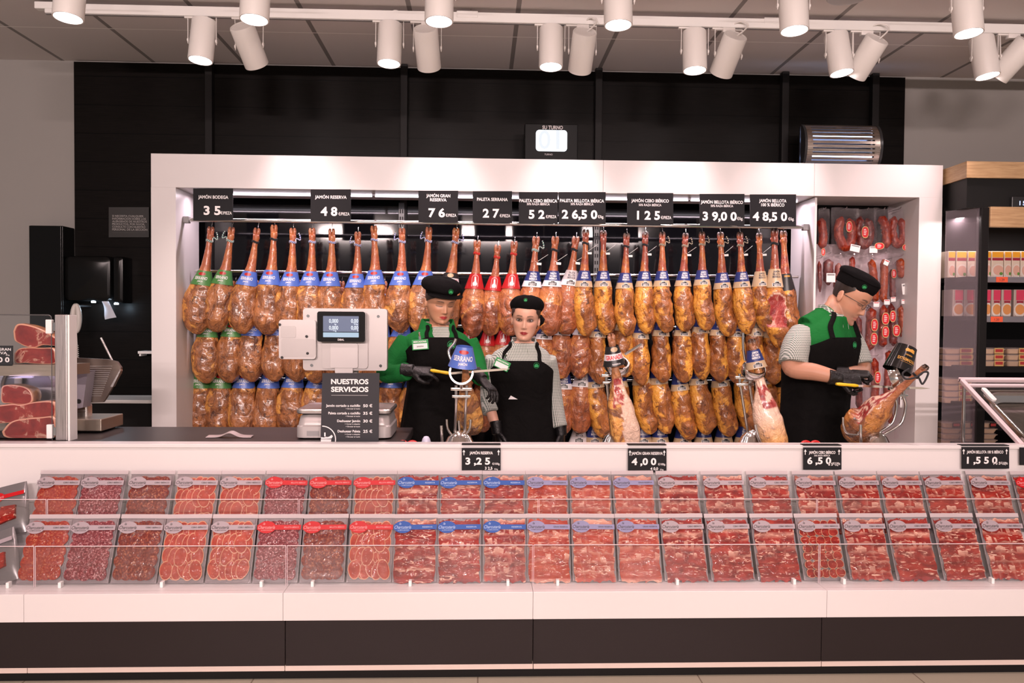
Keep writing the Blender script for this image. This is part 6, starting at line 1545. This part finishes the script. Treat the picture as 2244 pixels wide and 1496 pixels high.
sausage([(1928, 474), (1938, 490), (1943, 515), (1942, 544)], 20, (1916, 456, 1952, 566), 'straight sausage bag left of the topmost right looped chorizo', 0, [(1921, 540, 22, 15)])
sausage(U_(1968, 40, 474, 534), 19, (1946, 455, 1992, 562), 'looped chorizo in a bag, top tier, farthest right', 0, [(1980, 543, 19, 14)])
sausage([(1795, 572), (1796, 600), (1797, 640)], 9, (1791, 562, 1803, 690), 'thin dark sausage bag pressed to the white divider, second tier', 1)
sausage([(1815, 568), (1815, 590), (1815, 625)], 22, (1803, 553, 1828, 640), 'thick dark sausage with white price slip left of the black cap', 1, [], [(1815, 609, 20, 20, 0)])
sausage([(1838, 576), (1836, 600), (1832, 640)], 15, (1826, 556, 1848, 650), 'thin red salami bag just left of the black cap', 0)
sausage([(1868, 562), (1867, 585), (1866, 620)], 13, (1852, 557, 1882, 640), 'small red sausage peeking above the black cap', 0)
sausage([(1909, 568), (1913, 595), (1917, 640), (1916, 662)], 17, (1891, 558, 1922, 668), 'long sausage bag right of the black cap, second tier', 2)
sausage([(1936, 568), (1938, 600), (1936, 640), (1935, 662)], 17, (1924, 553, 1948, 668), 'long orange sausage, second tier, between cap and short sausage', 2, [], [(1937, 576, 11, 12, .4)])
sausage([(1973, 566), (1975, 585), (1981, 612)], 20, (1956, 556, 1992, 655), 'short crooked sausage with white slip below, second tier far right', 2, [], [(1980, 633, 20, 24, -.12)])
sausage([(1953, 590), (1955, 620), (1957, 660)], 15, (1946, 575, 1966, 668), 'dark sausage with red sticker between two orange sausages', 1, [(1954, 600, 12, 20)], Y=5.46)
sausage([(1909, 674), (1909, 700), (1907, 740), (1904, 768)], 22, (1888, 660, 1922, 778), 'long chorizo with two red ovals, third tier, beside the glasses', 0, [(1910, 712, 16, 28), (1909, 742, 16, 28)], [(1914, 667, 13, 11, 0)])
sausage([(1936, 668), (1936, 700), (1934, 740), (1936, 760)], 18, (1924, 656, 1948, 768), 'long chorizo with two red ovals, third tier, centre', 0, [(1935, 698, 17, 27), (1935, 727, 16, 26)], [(1938, 662, 13, 11, 0)])
sausage([(1952, 664), (1954, 700), (1957, 735), (1958, 758)], 17, (1948, 652, 1968, 768), 'dark chorizo with tilted red ovals, third tier, second from right', 1, [(1951, 693, 14, 26), (1959, 724, 17, 26)], [(1952, 656, 11, 10, -.1)])
sausage([(1976, 668), (1977, 700), (1981, 725), (1984, 742)], 20, (1966, 656, 1994, 750), 'long chorizo with red ovals at its right edge, third tier far right', 2, [(1983, 696, 9, 24), (1985, 725, 9, 24)], [(1975, 661, 12, 10, 0)])
sausage([(1880, 690), (1882, 730), (1883, 770)], 15, (1872, 676, 1890, 790), 'dark sausage partly hidden behind the glasses and chin', 1)
sausage([(1882, 795), (1880, 815), (1882, 850), (1883, 900)], 15, (1866, 785, 1896, 930), 'dark sausage bag behind the gloved hands', 1)
sausage([(1846, 866), (1848, 900), (1846, 935)], 18, (1838, 850, 1860, 950), 'sausage with dark blue stickers between the apron and the carved ham', 0, [(1850, 880, 13, 26, 'b'), (1850, 910, 12, 26, 'b')])
sausage([(1916, 784), (1917, 815), (1918, 845), (1917, 890), (1918, 940)], 17, (1900, 776, 1938, 956), 'long red sausage hanging behind the carved ham stand', 0, [(1918, 826, 14, 27), (1921, 925, 17, 27)])
sausage([(1948, 768), (1948, 790), (1945, 830), (1944, 880), (1952, 930)], 16, (1934, 762, 1964, 945), 'sausage hanging behind the ring of the right ham stand', 0, [(1950, 872, 12, 26)])
sausage([(1976, 800), (1978, 850), (1980, 900), (1979, 940)], 18, (1962, 770, 1992, 960), 'lowest sausage bag at the far right of the compartment', 0, [(1979, 925, 15, 24)], [(1977, 880, 22, 24, 0)])
sausage([(1866, 930), (1880, 950), (1895, 972)], 20, (1852, 922, 1905, 985), 'dark sausage lying low behind the counter edge by the apron', 1)
# ------------------------------------------------------------------ left end: glass case, hams, slicer, wall fittings
YG = 3.72
case = empty('glass_case', (at(60, 970, YG).x, YG, .905), 'glass fronted ham case with steel corner post at the left end', 'glass case')
a, b = at(-160, 688, YG), at(114.5, 970, YG)
o = [(a.x, b.z), (b.x, b.z)]+[(b.x-.014+.014*math.cos(t), a.z-.014+.014*math.sin(t)) for t in [math.pi/2*k/6 for k in range(7)]]+[(a.x, a.z)]
gp = MB().prism(o, YG-.003, YG+.003).build('front_pane', m_glass, case)
mb = MB().tube([(x, YG, z) for x, z in o[1:]], .0022, 6); mb.build('polished_edge', plain('pane_edge_dark', (.10, .10, .10), .2), gp)
p, q, r_ = at(119, 689, YG-.02), at(153, 972, YG-.02), at(146, 690, YG-.02)
MB().box((p.x, YG-.02, .905), (r_.x, YG+.05, p.z), bevel=.004).build('corner_post', m_steel_v, case)
MB().box((r_.x+.001, YG-.018, .905), (q.x, YG+.05, p.z-.001), bevel=.001).build('post_trim', m_white2, case)
for (x0, y0, x1, y1) in ((99, 700, 113, 731), (101, 930, 114, 961)):
    mb = MB(); a, b = at(x0, y0, YG-.012), at(x1, y1, YG-.012); mb.box((a.x, YG-.012, b.z), (b.x, YG+.010, a.z), bevel=.003); c = MB().box((b.x+.001, YG-.006, b.z+.012), (p.x+.002, YG+.006, a.z-.012), bevel=.002)
    cl = mb.build('pane_clamp', m_white2, case); c.build('clamp_hinge', m_chrome, cl)
zs = at(60, 799, YG+.03).z; zl = at(60, 823, YG+.03).z
m_shelf2 = brushed('satin_steel', (.38, .33, .27), .45)
xr = at(197, 800, 3.93).x
MB().add([(at(-160, 800, YG).x, YG+.02, zs), (p.x, YG+.02, zs), (xr, 3.93, zs), (at(-160, 800, YG).x, 3.93, zs), (at(-160, 800, YG).x, YG+.02, zl), (p.x, YG+.02, zl), (xr, 3.93, zl), (at(-160, 800, YG).x, 3.93, zl)], [(0, 1, 2, 3), (7, 6, 5, 4), (0, 4, 5, 1), (1, 5, 6, 2), (2, 6, 7, 3), (3, 7, 4, 0)]).build('shelf', m_shelf2, case)
zb_ = at(60, 965, YG+.02).z
MB().box((at(-160, 970, YG).x, YG+.006, .905), (p.x, 3.92, zb_), bevel=.002).build('case_floor', m_shelf2, case)
light('case_led', 'AREA', (p.x-.35, YG+.06, zl-.004), (p.x-.30, YG+.20, .95), .18, (.80, .62, 1), .5, .02, parent=case)
# halves of boned ham lying in the case, cut face to the glass
def half_ham(poly, Yf, label, seed, depth=.125, zfloor=None):
    P = [at(x, y, Yf) for x, y in poly]; cx = sum(p.x for p in P)/len(P); cz = sum(p.z for p in P)/len(P)
    S = smooth_path([(p.x, p.z) for p in P+[P[0]]], 4)[:-1]; n = len(S)
    if zfloor is not None:
        dz = zfloor-min(s[1] for s in S); S = [s+np.array((0, dz)) for s in S]; cz += dz
    R = []; cut = []; rim = []
    for s, dy, c, r in ((.02, 0, 1, 0), (.30, -.001, 1, 0), (.55, .001, 1, 0), (.75, 0, 1, 0), (.88, 0, 1, 0), (.92, .0, 1, .9), (.985, .002, 1, 1), (1.0, .010, .6, 1), (1.03, .04, 0, 0), (.98, depth*.6, 0, 0), (.75, depth*.88, 0, 0), (.35, depth, 0, 0), (.02, depth, 0, 0)):
        R.append([(cx+(x-cx)*s, Yf+dy, max(cz+(z-cz)*s, zfloor if zfloor else -9)) for x, z in S]); cut += [c]*n; rim += [r]*n
    o = MB().loft(R).build('boned_ham', m_cutham, None, smooth=60); tag(o, label, 'ham', 'boned hams in the glass case')
    for nm, v in (('cut', cut), ('rim', rim), ('meat', [.6]*len(cut)), ('hoof', [0.]*len(cut))):
        at_ = o.data.attributes.new(nm, 'FLOAT', 'POINT'); at_.data.foreach_set('value', v)
M = Mat('boned_ham_meat', (.4, .04, .03), .3, coat=.5, coatr=.2); v = M.co('Object', rnd=31)
n1 = M.noise(v, 12, 4, .6, .6); n2 = M.noise(v, 30, 3)
c = M.ramp(n1, [(.30, (.14, .008, .007)), (.50, (.24, .018, .013)), (.56, (.27, .03, .02)), (.60, (.52, .28, .20)), (.635, (.22, .018, .014))])
skin = M.mix(M.ramp(n2, [(.4, (0, 0, 0)), (.6, (1, 1, 1))]), (.50, .22, .06), (.20, .06, .03))
c = M.mix(M.attr('cut')[2], skin, M.mix(M.attr('rim')[2], c, (.68, .34, .22))); M.set(base=c, normal=M.bump(n2, .25, .005)); m_cutham = M.m
half_ham([(28, 725), (34, 712), (45, 709), (70, 714), (95, 724), (119, 738), (130, 746), (130, 757), (112, 757), (92, 756), (75, 762), (55, 759), (40, 752), (31, 745)], 3.80, 'boned half ham, upper of the two on the case shelf', 1)
half_ham([(30, 776), (40, 766), (60, 763), (90, 764), (119, 765), (124, 785), (122, 799), (75, 799), (55, 797), (32, 797)], 3.79, 'boned half ham, lower of the two on the case shelf', 2, zfloor=zs)
half_ham([(2, 850), (8, 844), (30, 843), (55, 848), (68, 858), (72, 873), (68, 883), (50, 887), (20, 884), (2, 880)], 3.84, 'small boned ham on top of the pile under the shelf', 3)
half_ham([(-20, 890), (25, 885), (45, 887), (80, 880), (122, 881), (124, 912), (95, 922), (70, 918), (55, 915), (40, 925), (15, 927), (-20, 925)], 3.82, 'long boned ham in the middle of the pile under the shelf', 4)
half_ham([(3, 950), (20, 930), (45, 922), (90, 918), (119, 917), (125, 940), (122, 958), (110, 965), (60, 965), (25, 965), (8, 960)], 3.79, 'boned ham at the bottom of the pile under the shelf', 5, zfloor=zb_)
sign('price_sign', 'price sign', (-40, 757, 29, 801), 3.745, 'black price sign in the glass case reading GRAN RESERVA', [('JAMÓN GRAN', 24, 768, 5.5, 'R', 62, .022), ('RESERVA', 16, 776, 5.5, 'R', 44, .022), ('4 0,0 0', 21, 793, 10, 'R', 52, .035), ('€/kg', 21, 779, 2.5, 'R', 8, .01)], G2)
# slicer
YL = 4.07
sl = empty('meat_slicer', (at(140, 940, YL).x, YL, .905), 'large steel meat slicer with ribbed slanted plate behind the glass case', 'meat slicer')
pl = [(153, 783), (235, 787), (256, 792), (265, 805), (264, 818), (231, 874), (226, 881), (146, 884)]
cpl = MB().prism([(at(x, y, YL).x, at(x, y, YL).z) for x, y in pl][::-1], YL, YL+.018).build('carriage_plate', brushed('plate_steel', (.22, .18, .155), .42), sl)
mb = MB()
for k in range(15):
    y = 802+k*4.6; x1 = 246-k*1.7; a, b = at(186-k*.6+(k % 2)*0, y, YL), at(x1, y+.5, YL); mb.box((a.x, YL-.003, b.z-.002), (b.x, YL, b.z+.002), bevel=.0008)
mb.build('rib', m_steel, cpl)
mb = MB(); a = [(265, 812), (267, 808), (268, 812), (251, 847), (246, 846)]; mb.prism([(at(x, y, YL).x, at(x, y, YL).z) for x, y in a][::-1], YL-.02, YL+.005); mb.build('edge_handle', m_steel, cpl)
MB().prism([(at(x, y, YL-.08).x, at(x, y, YL-.08).z) for x, y in ((153, 822), (192, 815), (181, 893), (153, 898))][::-1], YL-.08, YL-.001).build('motor_housing', plain('lilac_white', (.34, .30, .34), .4), sl)
p = at(173, 879, YL-.081); MB().lathe([(0, 0), (.010, 0), (.011, .003), (0, .003)], 16, M=Matrix.Translation(p) @ Matrix.Rotation(math.pi/2, 4, 'X')).build('button', m_dark, sl, smooth=40)
Mb_ = Matrix.Translation(at(62, 850, YL+.02)) @ Matrix.Rotation(math.pi/2, 4, 'X')
MB().lathe([(0, .004), (.105, .004), (.118, -.001), (.118, -.003), (0, -.003)], 48, M=Mb_).build('blade', plain('dull_blade', (.30, .28, .31), .35, 1), sl, smooth=40)
MB().lathe([(.122, -.02), (.140, -.02), (.146, -.01), (.146, .018), (.122, .018), (.122, -.02)], 48, M=Mb_, cap=False).build('blade_guard', m_steel, sl, smooth=40)
p = at(40, 836, YL-.01); MB().lathe([(0, 0), (.016, 0), (.017, .03), (.012, .034), (0, .034)], 18, M=Matrix.Translation(p-Vector((0, 0, .016)))).build('knob', m_white2, sl, smooth=40)
a, b = at(150, 918, YL-.13), at(222, 945, YL-.13); MB().box((a.x-.40, YL-.13, b.z), (b.x, YL+.11, a.z), bevel=.004).build('base', m_shelf2, sl)
for x in (b.x-.05, b.x-.35): MB().lathe([(.018, .905), (.015, b.z+.002)], 14, M=Matrix.Translation((x, YL-.05, 0))).build('foot', m_rubber, sl, smooth=40)
MB().box((a.x-.25, YL-.03, b.z), (a.x+.04, YL+.03, at(150, 884, YL).z), bevel=.01).build('column', m_steel, sl)
MB().tube([at(221, 740, YL+.03), at(246, 790, YL+.03), at(250, 800, YL+.01)], .005, 10).build('guard_rod', m_steel, sl, smooth=60)
# dark shallow cupboard, phone, towel dispensers, ledge, on the black wall
a, b = at(62, 493, 5.62), at(137, 935, 5.62)
m_gloss = plain('gloss_black_laminate', (.005, .005, .005), .2, spec=.15)
cb = empty('wall_cupboard', ((a.x+b.x)/2, 5.62, 0), 'tall shallow black wall cupboard at the left, behind the glass case', 'cupboard')
MB().box((a.x, 5.64, 0), (b.x, 5.80, a.z), bevel=.003).build('carcass', m_gloss, cb); MB().box((a.x+.003, 5.622, .1), (b.x-.003, 5.638, a.z-.003), bevel=.003).build('door', m_gloss, cb)
Yp = 5.60
m_phone = plain('phone_cream', (.60, .56, .52), .45)
ph = empty('telephone', at(166, 690, Yp), 'white wall telephone handset with coiled cord beside the black cupboard', 'telephone')
Z = lambda x, y, Y_=Yp: tuple(at(x, y, Y_))
MB().tube([Z(166+6.2*math.sin(t)+(.8 if math.sin(t) > 0 else 0), 697.5-29*math.cos(t), Yp-.03) for t in [2*math.pi*k/36 for k in range(37)]], [.0135+.005*math.sin(t)**2 for t in [2*math.pi*k/36 for k in range(37)]], 14).build('handset', m_phone, ph, smooth=180)
MB().box(Vector(Z(162, 672)), Vector(Z(170, 668))+Vector((0, .2, 0)), bevel=.004).build('hook', m_dark, ph)
mb = MB()
for x0, x1, ph_ in ((161, 167, 0), (168, 171, 2)):
    pts = [Vector(Z(x0+(x1-x0)*k/70, 731+62*k/70, Yp-.03))+(Vector((.006*math.cos(k*1.25+ph_), .006*math.sin(k*1.25+ph_), 0)) if k > 28 else Vector()) for k in range(71)]; mb.tube(pts, .0028, 6)
mb.build('cord', m_phone, ph, smooth=180)
for x0, x1, lb, y0, y1 in ((140, 243, 'rounded black towel dispenser on the dark wall right of the telephone', 560, 660), (247, 271, 'narrow black soap dispenser right of the towel dispenser', 562, 664)):
    a, b = at(x0, y0, 5.66), at(x1, y1, 5.66)
    d = empty('dispenser', ((a.x+b.x)/2, 5.8, b.z), lb, 'dispenser')
    R = []
    for y, s in ((5.80, 0), (5.68, 0), (5.662, -.006), (5.655, -.02)): R.append([(x, y, z) for x, z in rrect(a.x-s, b.z-s, b.x+s, a.z+s, .03 if x1-x0 > 50 else .012)])
    MB().loft(R).build('cover', m_gloss, d, smooth=40)
    lx = (205 if x0 == 140 else 255); p = at(lx, y1+1, 5.70)
    MB().box((p.x-.012, 5.69, p.z-.006), (p.x+.012, 5.71, p.z+.004), bevel=.002).build('indicator_light', emitter('cold_led', (.75, .88, 1), 14), d)
    light('indicator_glow', 'POINT', (p.x, 5.68, p.z-.03), (p.x, 5.7, 0), .55, (.62, .82, 1), .02, parent=d)
    if x0 == 140:
        R = []
        for i in range(9):
            v = i/8; y = 660+40*v; L = at(223+9*v+2*math.sin(v*5), y, 5.66+.02*math.sin(v*4)); Rr = at(238+17*v, y-2*v-3*v, 5.66+.02*math.cos(v*4)); R.append([L, L.lerp(Rr, .5)+Vector((0, -.015, 0)), Rr])
        mb = MB().loft(R, 0, False, False); mb.loft([[p+Vector((0, .0015, 0)) for p in r] for r in R], 0, False, False); mb.build('paper_towel', plain('paper', (.55, .58, .66), .8), d, smooth=180)
a, b = at(226, 876, 5.45), at(345, 884, 5.45)
t = empty('wash_basin_unit', ((a.x+b.x)/2, 5.5, 0), 'black wash unit with pale steel ledge between slicer and display cabinet', 'sink unit')
MB().box((a.x-.3, 5.45, b.z), (FR[0]-.004, 5.79, a.z), bevel=.003).build('ledge', m_white2, t); MB().box((a.x-.3, 5.47, 0), (FR[0]-.004, 5.79, b.z)).build('cabinet', m_black, t)
a, b = at(303, 769, 5.7), at(335, 775, 5.7); t = empty('soap_shelf', (a.x, 5.75, b.z), 'tiny pale wall bracket shelf beside the white display frame', 'shelf')
MB().box((a.x, 5.69, b.z), (FR[0]-.01, 5.80, a.z), bevel=.002).build('plate', m_white2, t); MB().box((a.x+.006, 5.70, at(306, 780, 5.7).z), (a.x+.018, 5.80, b.z)).build('bracket', m_white2, t)
# ------------------------------------------------------------------ right: refrigerated wall unit
M = Mat('oak_veneer', (.4, .26, .13), .45); v = M.co('Object', (1.2, 1.2, 14)); n1 = M.noise(v, 6, 5, .6, .4); M.set(base=M.ramp(n1, [(.3, (.38, .225, .11)), (.55, (.50, .32, .165)), (.75, (.58, .39, .22))])); m_oak = M.m
YF = 4.95
fz = empty('chilled_wall_unit', (3.6, 5.2, 0), 'tall black chilled wall unit with oak fascia at the right edge', 'refrigerator')
c0 = at(2119, 353, YF); zt, zb = c0.z, at(2119, 389, YF).z; XR = 4.6
def facet(z0, z1, mat, nm, xo=0, yo=0):
    P = [(2.945+xo, 5.17+yo), (c0.x+xo, YF+yo), (XR, YF+yo), (XR, 5.75), (2.945+xo, 5.75)]
    n = len(P); return MB().add([(x, y, z0) for x, y in P]+[(x, y, z1) for x, y in P], [tuple(range(n-1, -1, -1)), tuple(range(n, 2*n))]+[(i, (i+1) % n, (i+1) % n+n, i+n) for i in range(n)]).build(nm, mat, fz)
facet(zb, zt, m_oak, 'oak_fascia'); zc = at(2150, 455, YF+.02).z
facet(zc, zb, plain('anthracite_panel', (.010, .010, .010), .5, spec=.2), 'upper_panel', .015, .02)
xp0, xp1 = at(2146, 700, YF).x, at(2163, 700, YF).x
h0, h1 = at(2164, 453, YF), at(2164, 497, YF); MB().box((xp1, YF-.012, h1.z), (XR, YF+.03, h0.z), bevel=.002).build('header_board', m_oak, fz)
p = at(2215, 445, YF+.1); dd = MB().box((p.x-.06, YF-.004, zc-.003), (p.x+.3, YF+.019, p.z+.025), bevel=.004).build('controller', m_dark, fz)
p = at(2234, 448, YF); MB().text('1', 9*YF/FPX/CAP, (p.x, YF-.0045, p.z-.004), bold=.02).text('5', 9*YF/FPX/CAP, (at(2243, 448, YF).x, YF-.0045, p.z-.004)).build('reading', emitter('blue_digits', (.35, .45, 1), 3), dd)
MB().box((xp0, YF, 0), (xp1, YF+.05, zc), bevel=.003).build('front_post', m_black, fz)
M = plain('fridge_inside', (.012, .010, .012), .4, spec=.2)
MB().box((2.95, 5.70, 0), (XR, 5.75, zc)).build('back_panel', M, fz)
mh = thin_glass('side_glass', (1, .97, .98), 1.0, (.62, .50, .56), .10)  # pink haze mixed into the glass as the white frame's reflection
xs = at(2073, 700, 5.12).x
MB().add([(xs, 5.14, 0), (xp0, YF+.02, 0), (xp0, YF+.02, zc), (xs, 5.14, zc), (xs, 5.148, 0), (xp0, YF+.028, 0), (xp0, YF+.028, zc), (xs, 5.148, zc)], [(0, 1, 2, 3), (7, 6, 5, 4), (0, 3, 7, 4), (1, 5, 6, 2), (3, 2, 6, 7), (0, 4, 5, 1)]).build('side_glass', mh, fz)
m_rail = plain('price_rail', (.20, .19, .21), .3, .2); m_tag = plain('orange_tag', (.78, .10, .035), .5)
SH = []
for y0, y1, tg in ((606, 619, (2183, 2208, '1,29')), (693, 706, (2171, 2197, '1,20')), (803, 816, None), (884, 892, None), (975, 985, None)):
    a, b = at(2200, y0, YF+.06), at(2200, y1, YF+.06); SH.append(a.z)
    MB().box((3.0, YF+.08, b.z+.008), (XR, 5.70, a.z), bevel=.002).build('shelf', m_black, fz)
    rl = MB().box((xp1+.003, YF+.055, b.z), (XR, YF+.08, a.z), bevel=.003).build('price_rail', m_rail if tg else m_black, fz)
    if tg:
        q0, q1 = at(tg[0], y0, YF+.054), at(tg[1], y1, YF+.054); q = MB().box((q0.x, YF+.052, q1.z+.002), (q1.x, YF+.0545, q0.z-.001)).build('price_tag', m_tag, rl)
        MB().text(tg[2], .020, ((q0.x+q1.x)/2, YF+.0515, (q0.z+q1.z)/2-.008), bold=.0).build('price', m_ltr_dark, q)
light('fridge_lamp', 'AREA', (3.6, YF+.12, zc-.05), (3.6, YF+.10, 1.0), 9.0, (1, .86, .84), 1.4, .04, parent=fz)
m_car = {k: plain('carton_'+k, c, .35) for k, c in dict(cream=(.62, .52, .42), yellow=(.78, .36, .02), wine=(.30, .015, .04), pink=(.60, .04, .10), food=(.62, .36, .28), pasta=(.62, .26, .08), plate=(.66, .58, .52), leaf=(.10, .24, .04), grey=(.42, .34, .30)).items()}
def carton(x0, x1, y0, zsh, kind, label, group, Y_=YF+.10, lean=0):
    if x1 < 2146: Y_ = 5.17
    a, b = at(x0, y0, Y_), at(x1, y0, Y_); w_, h_ = b.x-a.x, a.z-zsh; cx = (a.x+b.x)/2
    c = tag(MB().box((a.x+.001, Y_, zsh), (b.x-.001, Y_+.13, a.z), bevel=.003).build('food_carton', m_car['cream' if kind == 'y' else 'grey']), label, 'food carton', group)
    y = Y_-.0012; B = lambda u0, v0, u1, v1, m, nm, d=0: MB().box((a.x+.002+w_*.98*u0, y-d, zsh+h_*v0), (a.x+w_*.98*u1, Y_+.001, zsh+h_*v1)).build(nm, m_car[m], c)
    if kind == 'y': B(.05, .76, .98, .97, 'yellow', 'top_panel'); B(.05, .64, .98, .74, 'wine', 'name_band')
    else: B(.20, .60, .98, .98, 'pink', 'top_panel'); B(.25, .50, .9, .58, 'wine', 'name_band')
    def el(cx_, cz_, rx, rz, m, nm, d):
        o = [(min(max(cx_+rx*math.cos(t), a.x+.003), b.x-.003), min(max(cz_+rz*math.sin(t), zsh+.003), a.z-.003)) for t in [2*math.pi*k/24 for k in range(24)]]
        MB().prism(o, y-d, Y_).build(nm, m_car[m], c)
    el(cx+w_*.08, zsh+h_*.24, w_*.55, h_*.27, 'plate', 'plate_picture', 0); el(cx+w_*.08, zsh+h_*.26, w_*.42, h_*.19, 'food' if kind == 'y' else 'pasta', 'food_picture', .0006)
    if kind == 'y': el(cx+w_*.30, zsh+h_*.13, w_*.14, h_*.06, 'leaf', 'herb_picture', .0012)
NB = ['behind the side glass, leftmost', 'behind the side glass, second', 'behind the side glass, third, by the post']
for i, (x0, x1) in enumerate(((2078, 2094), (2096, 2119), (2121, 2145), (2161, 2172), (2173, 2200), (2201, 2217), (2218, 2236), (2237, 2256))):
    carton(x0, x1, 550, SH[0], 'y', 'yellow topped carton on the top shelf, '+(NB[i] if i < 3 else ['first right of the post', 'second right of the post', 'third right of the post', 'fourth right of the post', 'cut by the picture edge'][i-3]), 'yellow cartons on the top shelf')
for i, (x0, x1) in enumerate(((2088, 2112), (2113, 2143), (2158, 2172), (2173, 2194), (2195, 2217), (2222, 2246))):
    carton(x0, x1, 634, SH[1], 'p', 'pink topped carton on the second shelf, '+['behind the side glass, left', 'behind the side glass, by the post', 'first right of the post', 'second right of the post', 'third right of the post', 'at the picture edge'][i], 'pink cartons on the second shelf')
M = Mat('clear_lid'); nt = M.nt; nt.nodes.remove(M.b); tr = M.n('BsdfTransparent', (.98, .96, .95)); gl = M.n('BsdfGlossy', (1, 1, 1)); gl.inputs[1].default_value = .12; df = M.n('BsdfDiffuse', (.75, .64, .60))
nt.links.new(M.n('MixShader', .22, M.n('MixShader', .18, tr.outputs[0], gl.outputs[0]).outputs[0], df.outputs[0]).outputs[0], M.out.inputs[0]); m_lid = M.m
m_tray_b = plain('tray_beige', (.60, .42, .30), .4); m_slv = plain('sleeve_red', (.40, .03, .03), .4); m_slv2 = plain('sleeve_gold', (.60, .38, .14), .4)
def food_tray(x0, x1, ytop, ybot, label, group, Y_, sleeve=True, dark=False):
    if x1 < 2146: Y_ = 5.17
    a, b = at(x0, ytop, Y_), at(x1, ybot, Y_); t = empty('food_tray', ((a.x+b.x)/2, Y_, b.z), label, 'food tray', group); h_ = a.z-b.z
    R = [[(x, y, b.z+h_*zf) for x, y in rrect(a.x+ins, Y_+ins, b.x-ins, Y_+.13-ins, .015)] for zf, ins in ((0, .014), (.72, .004), (.74, 0), (.80, 0))]
    MB().loft(R).build('bowl', m_tray_b, t, smooth=40)
    R = [[(x, y, b.z+h_*zf) for x, y in rrect(a.x+ins, Y_+ins, b.x-ins, Y_+.13-ins, .015)] for zf, ins in ((.81, -.002), (.86, -.002), (.88, .006), (1.0, .010))]
    MB().loft(R).build('lid', m_lid, t, smooth=40)
    if sleeve:
        w_ = b.x-a.x; mb = MB().box((a.x+w_*.45, Y_-.004, b.z+h_*.05), (a.x+w_*.85, Y_-.001, b.z+h_*.98)); s = mb.build('sleeve', m_sign if dark else m_slv2, t)
        MB().box((a.x+w_*.49, Y_-.005, b.z+h_*.30), (a.x+w_*.81, Y_-.0038, b.z+h_*.80)).build('sleeve_panel', m_slv, s)
for sx, (x0, x1, nm) in enumerate(((2072, 2141, 'behind the side glass'), (2156, 2206, 'right of the post'), (2208, 2262, 'at the picture edge'))):
    h_ = (803-762)/3
    for k in range(3): food_tray(x0, x1, 803-h_*(k+1), 803-h_*k-.4, 'lidded food tray on the middle shelf %s, %s of its stack' % (nm, ['bottom', 'middle', 'top'][k]), 'lidded trays on the middle shelf', YF+.11)
h_ = (884-828)/4
for k in range(4): food_tray(2070, 2138, 884-h_*(k+1), 884-h_*k-.4, 'lidded food tray on the fourth shelf behind side glass, %s of the stack' % ['lowest', 'second', 'third', 'top'][k], 'lidded trays on the fourth shelf', YF+.11)
h_ = (975-925)/4
for x0, x1, nm in ((2068, 2110, 'left stack behind the side glass'), (2113, 2142, 'right stack behind the side glass'), (2153, 2188, 'stack right of the post')):
    for k in range(4): food_tray(x0, x1, 975-h_*(k+1), 975-h_*k-.4, 'beige tray on the bottom shelf, %s, %s' % (nm, ['lowest', 'second', 'third', 'top'][k]), 'beige trays on the bottom shelf', YF+.11, k == 3, True)
# sloping clear cover over steel trays at the right end of the counter
cv = empty('serving_cover', (2.6, 3.85, .905), 'sloping clear cover with pale rim over steel trays, right end of counter', 'display cover')
A, B_ = at(2130, 832, 4.12), at(2212, 974, 3.64); x0 = (A.x+B_.x)/2; X1 = x0+1.0; zA, zB = A.z, B_.z; YA, YB_ = 4.12, 3.64
th = math.atan2(zA-zB, YA-YB_); Ms = Matrix.Translation((x0, YB_, zB)) @ Matrix.Rotation(th, 4, 'X'); Ls = math.hypot(zA-zB, YA-YB_)
MB().box((0, 0, -.003), (1.0, Ls, .003), M=Ms).build('cover_pane', m_glass, cv)
m_rim = plain('pale_rim', (.72, .58, .60), .25)
MB().box((-.012, 0, -.010), (.010, Ls, .010), bevel=.003, M=Ms).build('rim_bar', m_rim, cv); MB().box((-.012, Ls-.012, -.010), (1.0, Ls+.010, .010), bevel=.003, M=Ms).box((.0, Ls-.06, -.006), (1.0, Ls-.045, .006), M=Ms).build('rim_bar', m_rim, cv)
MB().prism(rrect(.05, -.16, .075, -.05, .011), -.006, .004, M=Ms @ Matrix.Translation((.0, Ls-.04, .006)) @ Matrix.Rotation(-math.pi/2, 4, 'X')).build('hinge_plate', m_white2, cv)
for yy in (YB_+.03, YA-.02):
    zz = zB+(yy-YB_)*math.tan(th); MB().tube([(x0+.004, yy, .845), (x0+.004, yy, zz-.01)], .008, 10).build('support_rod', m_chrome, cv, smooth=60)
for i, xo in enumerate((.075, .235)):
    R = []
    for dz, ins in ((-.012, .02), (-.052, .028), (-.055, .04), (-.050, .05), (-.020, .035), (-.010, .02), (-.008, .0), (-.014, .0)):
        R.append([Ms @ Vector((x, y, dz-.02)) for x, y in rrect(xo+ins, .03+ins, xo+.50-ins, Ls-.05-ins, .06)])
    R.insert(0, [Ms @ Vector((x, y, -.030)) for x, y in rrect(xo, .03, xo+.50, Ls-.05, .06)]) if False else None
    st = MB().loft(R[::-1], cap=False).loft([R[2], [tuple(Vector(p)*.5+Vector(R[2][0])*.0+Vector(np.mean(np.array(R[2]), 0))*.5) for p in R[2]]], cap=True).build('steel_tray', m_chrome, smooth=40) if i == 0 else None
    if st: tag(st, 'shiny steel tray tilted under the sloping clear cover', 'tray')
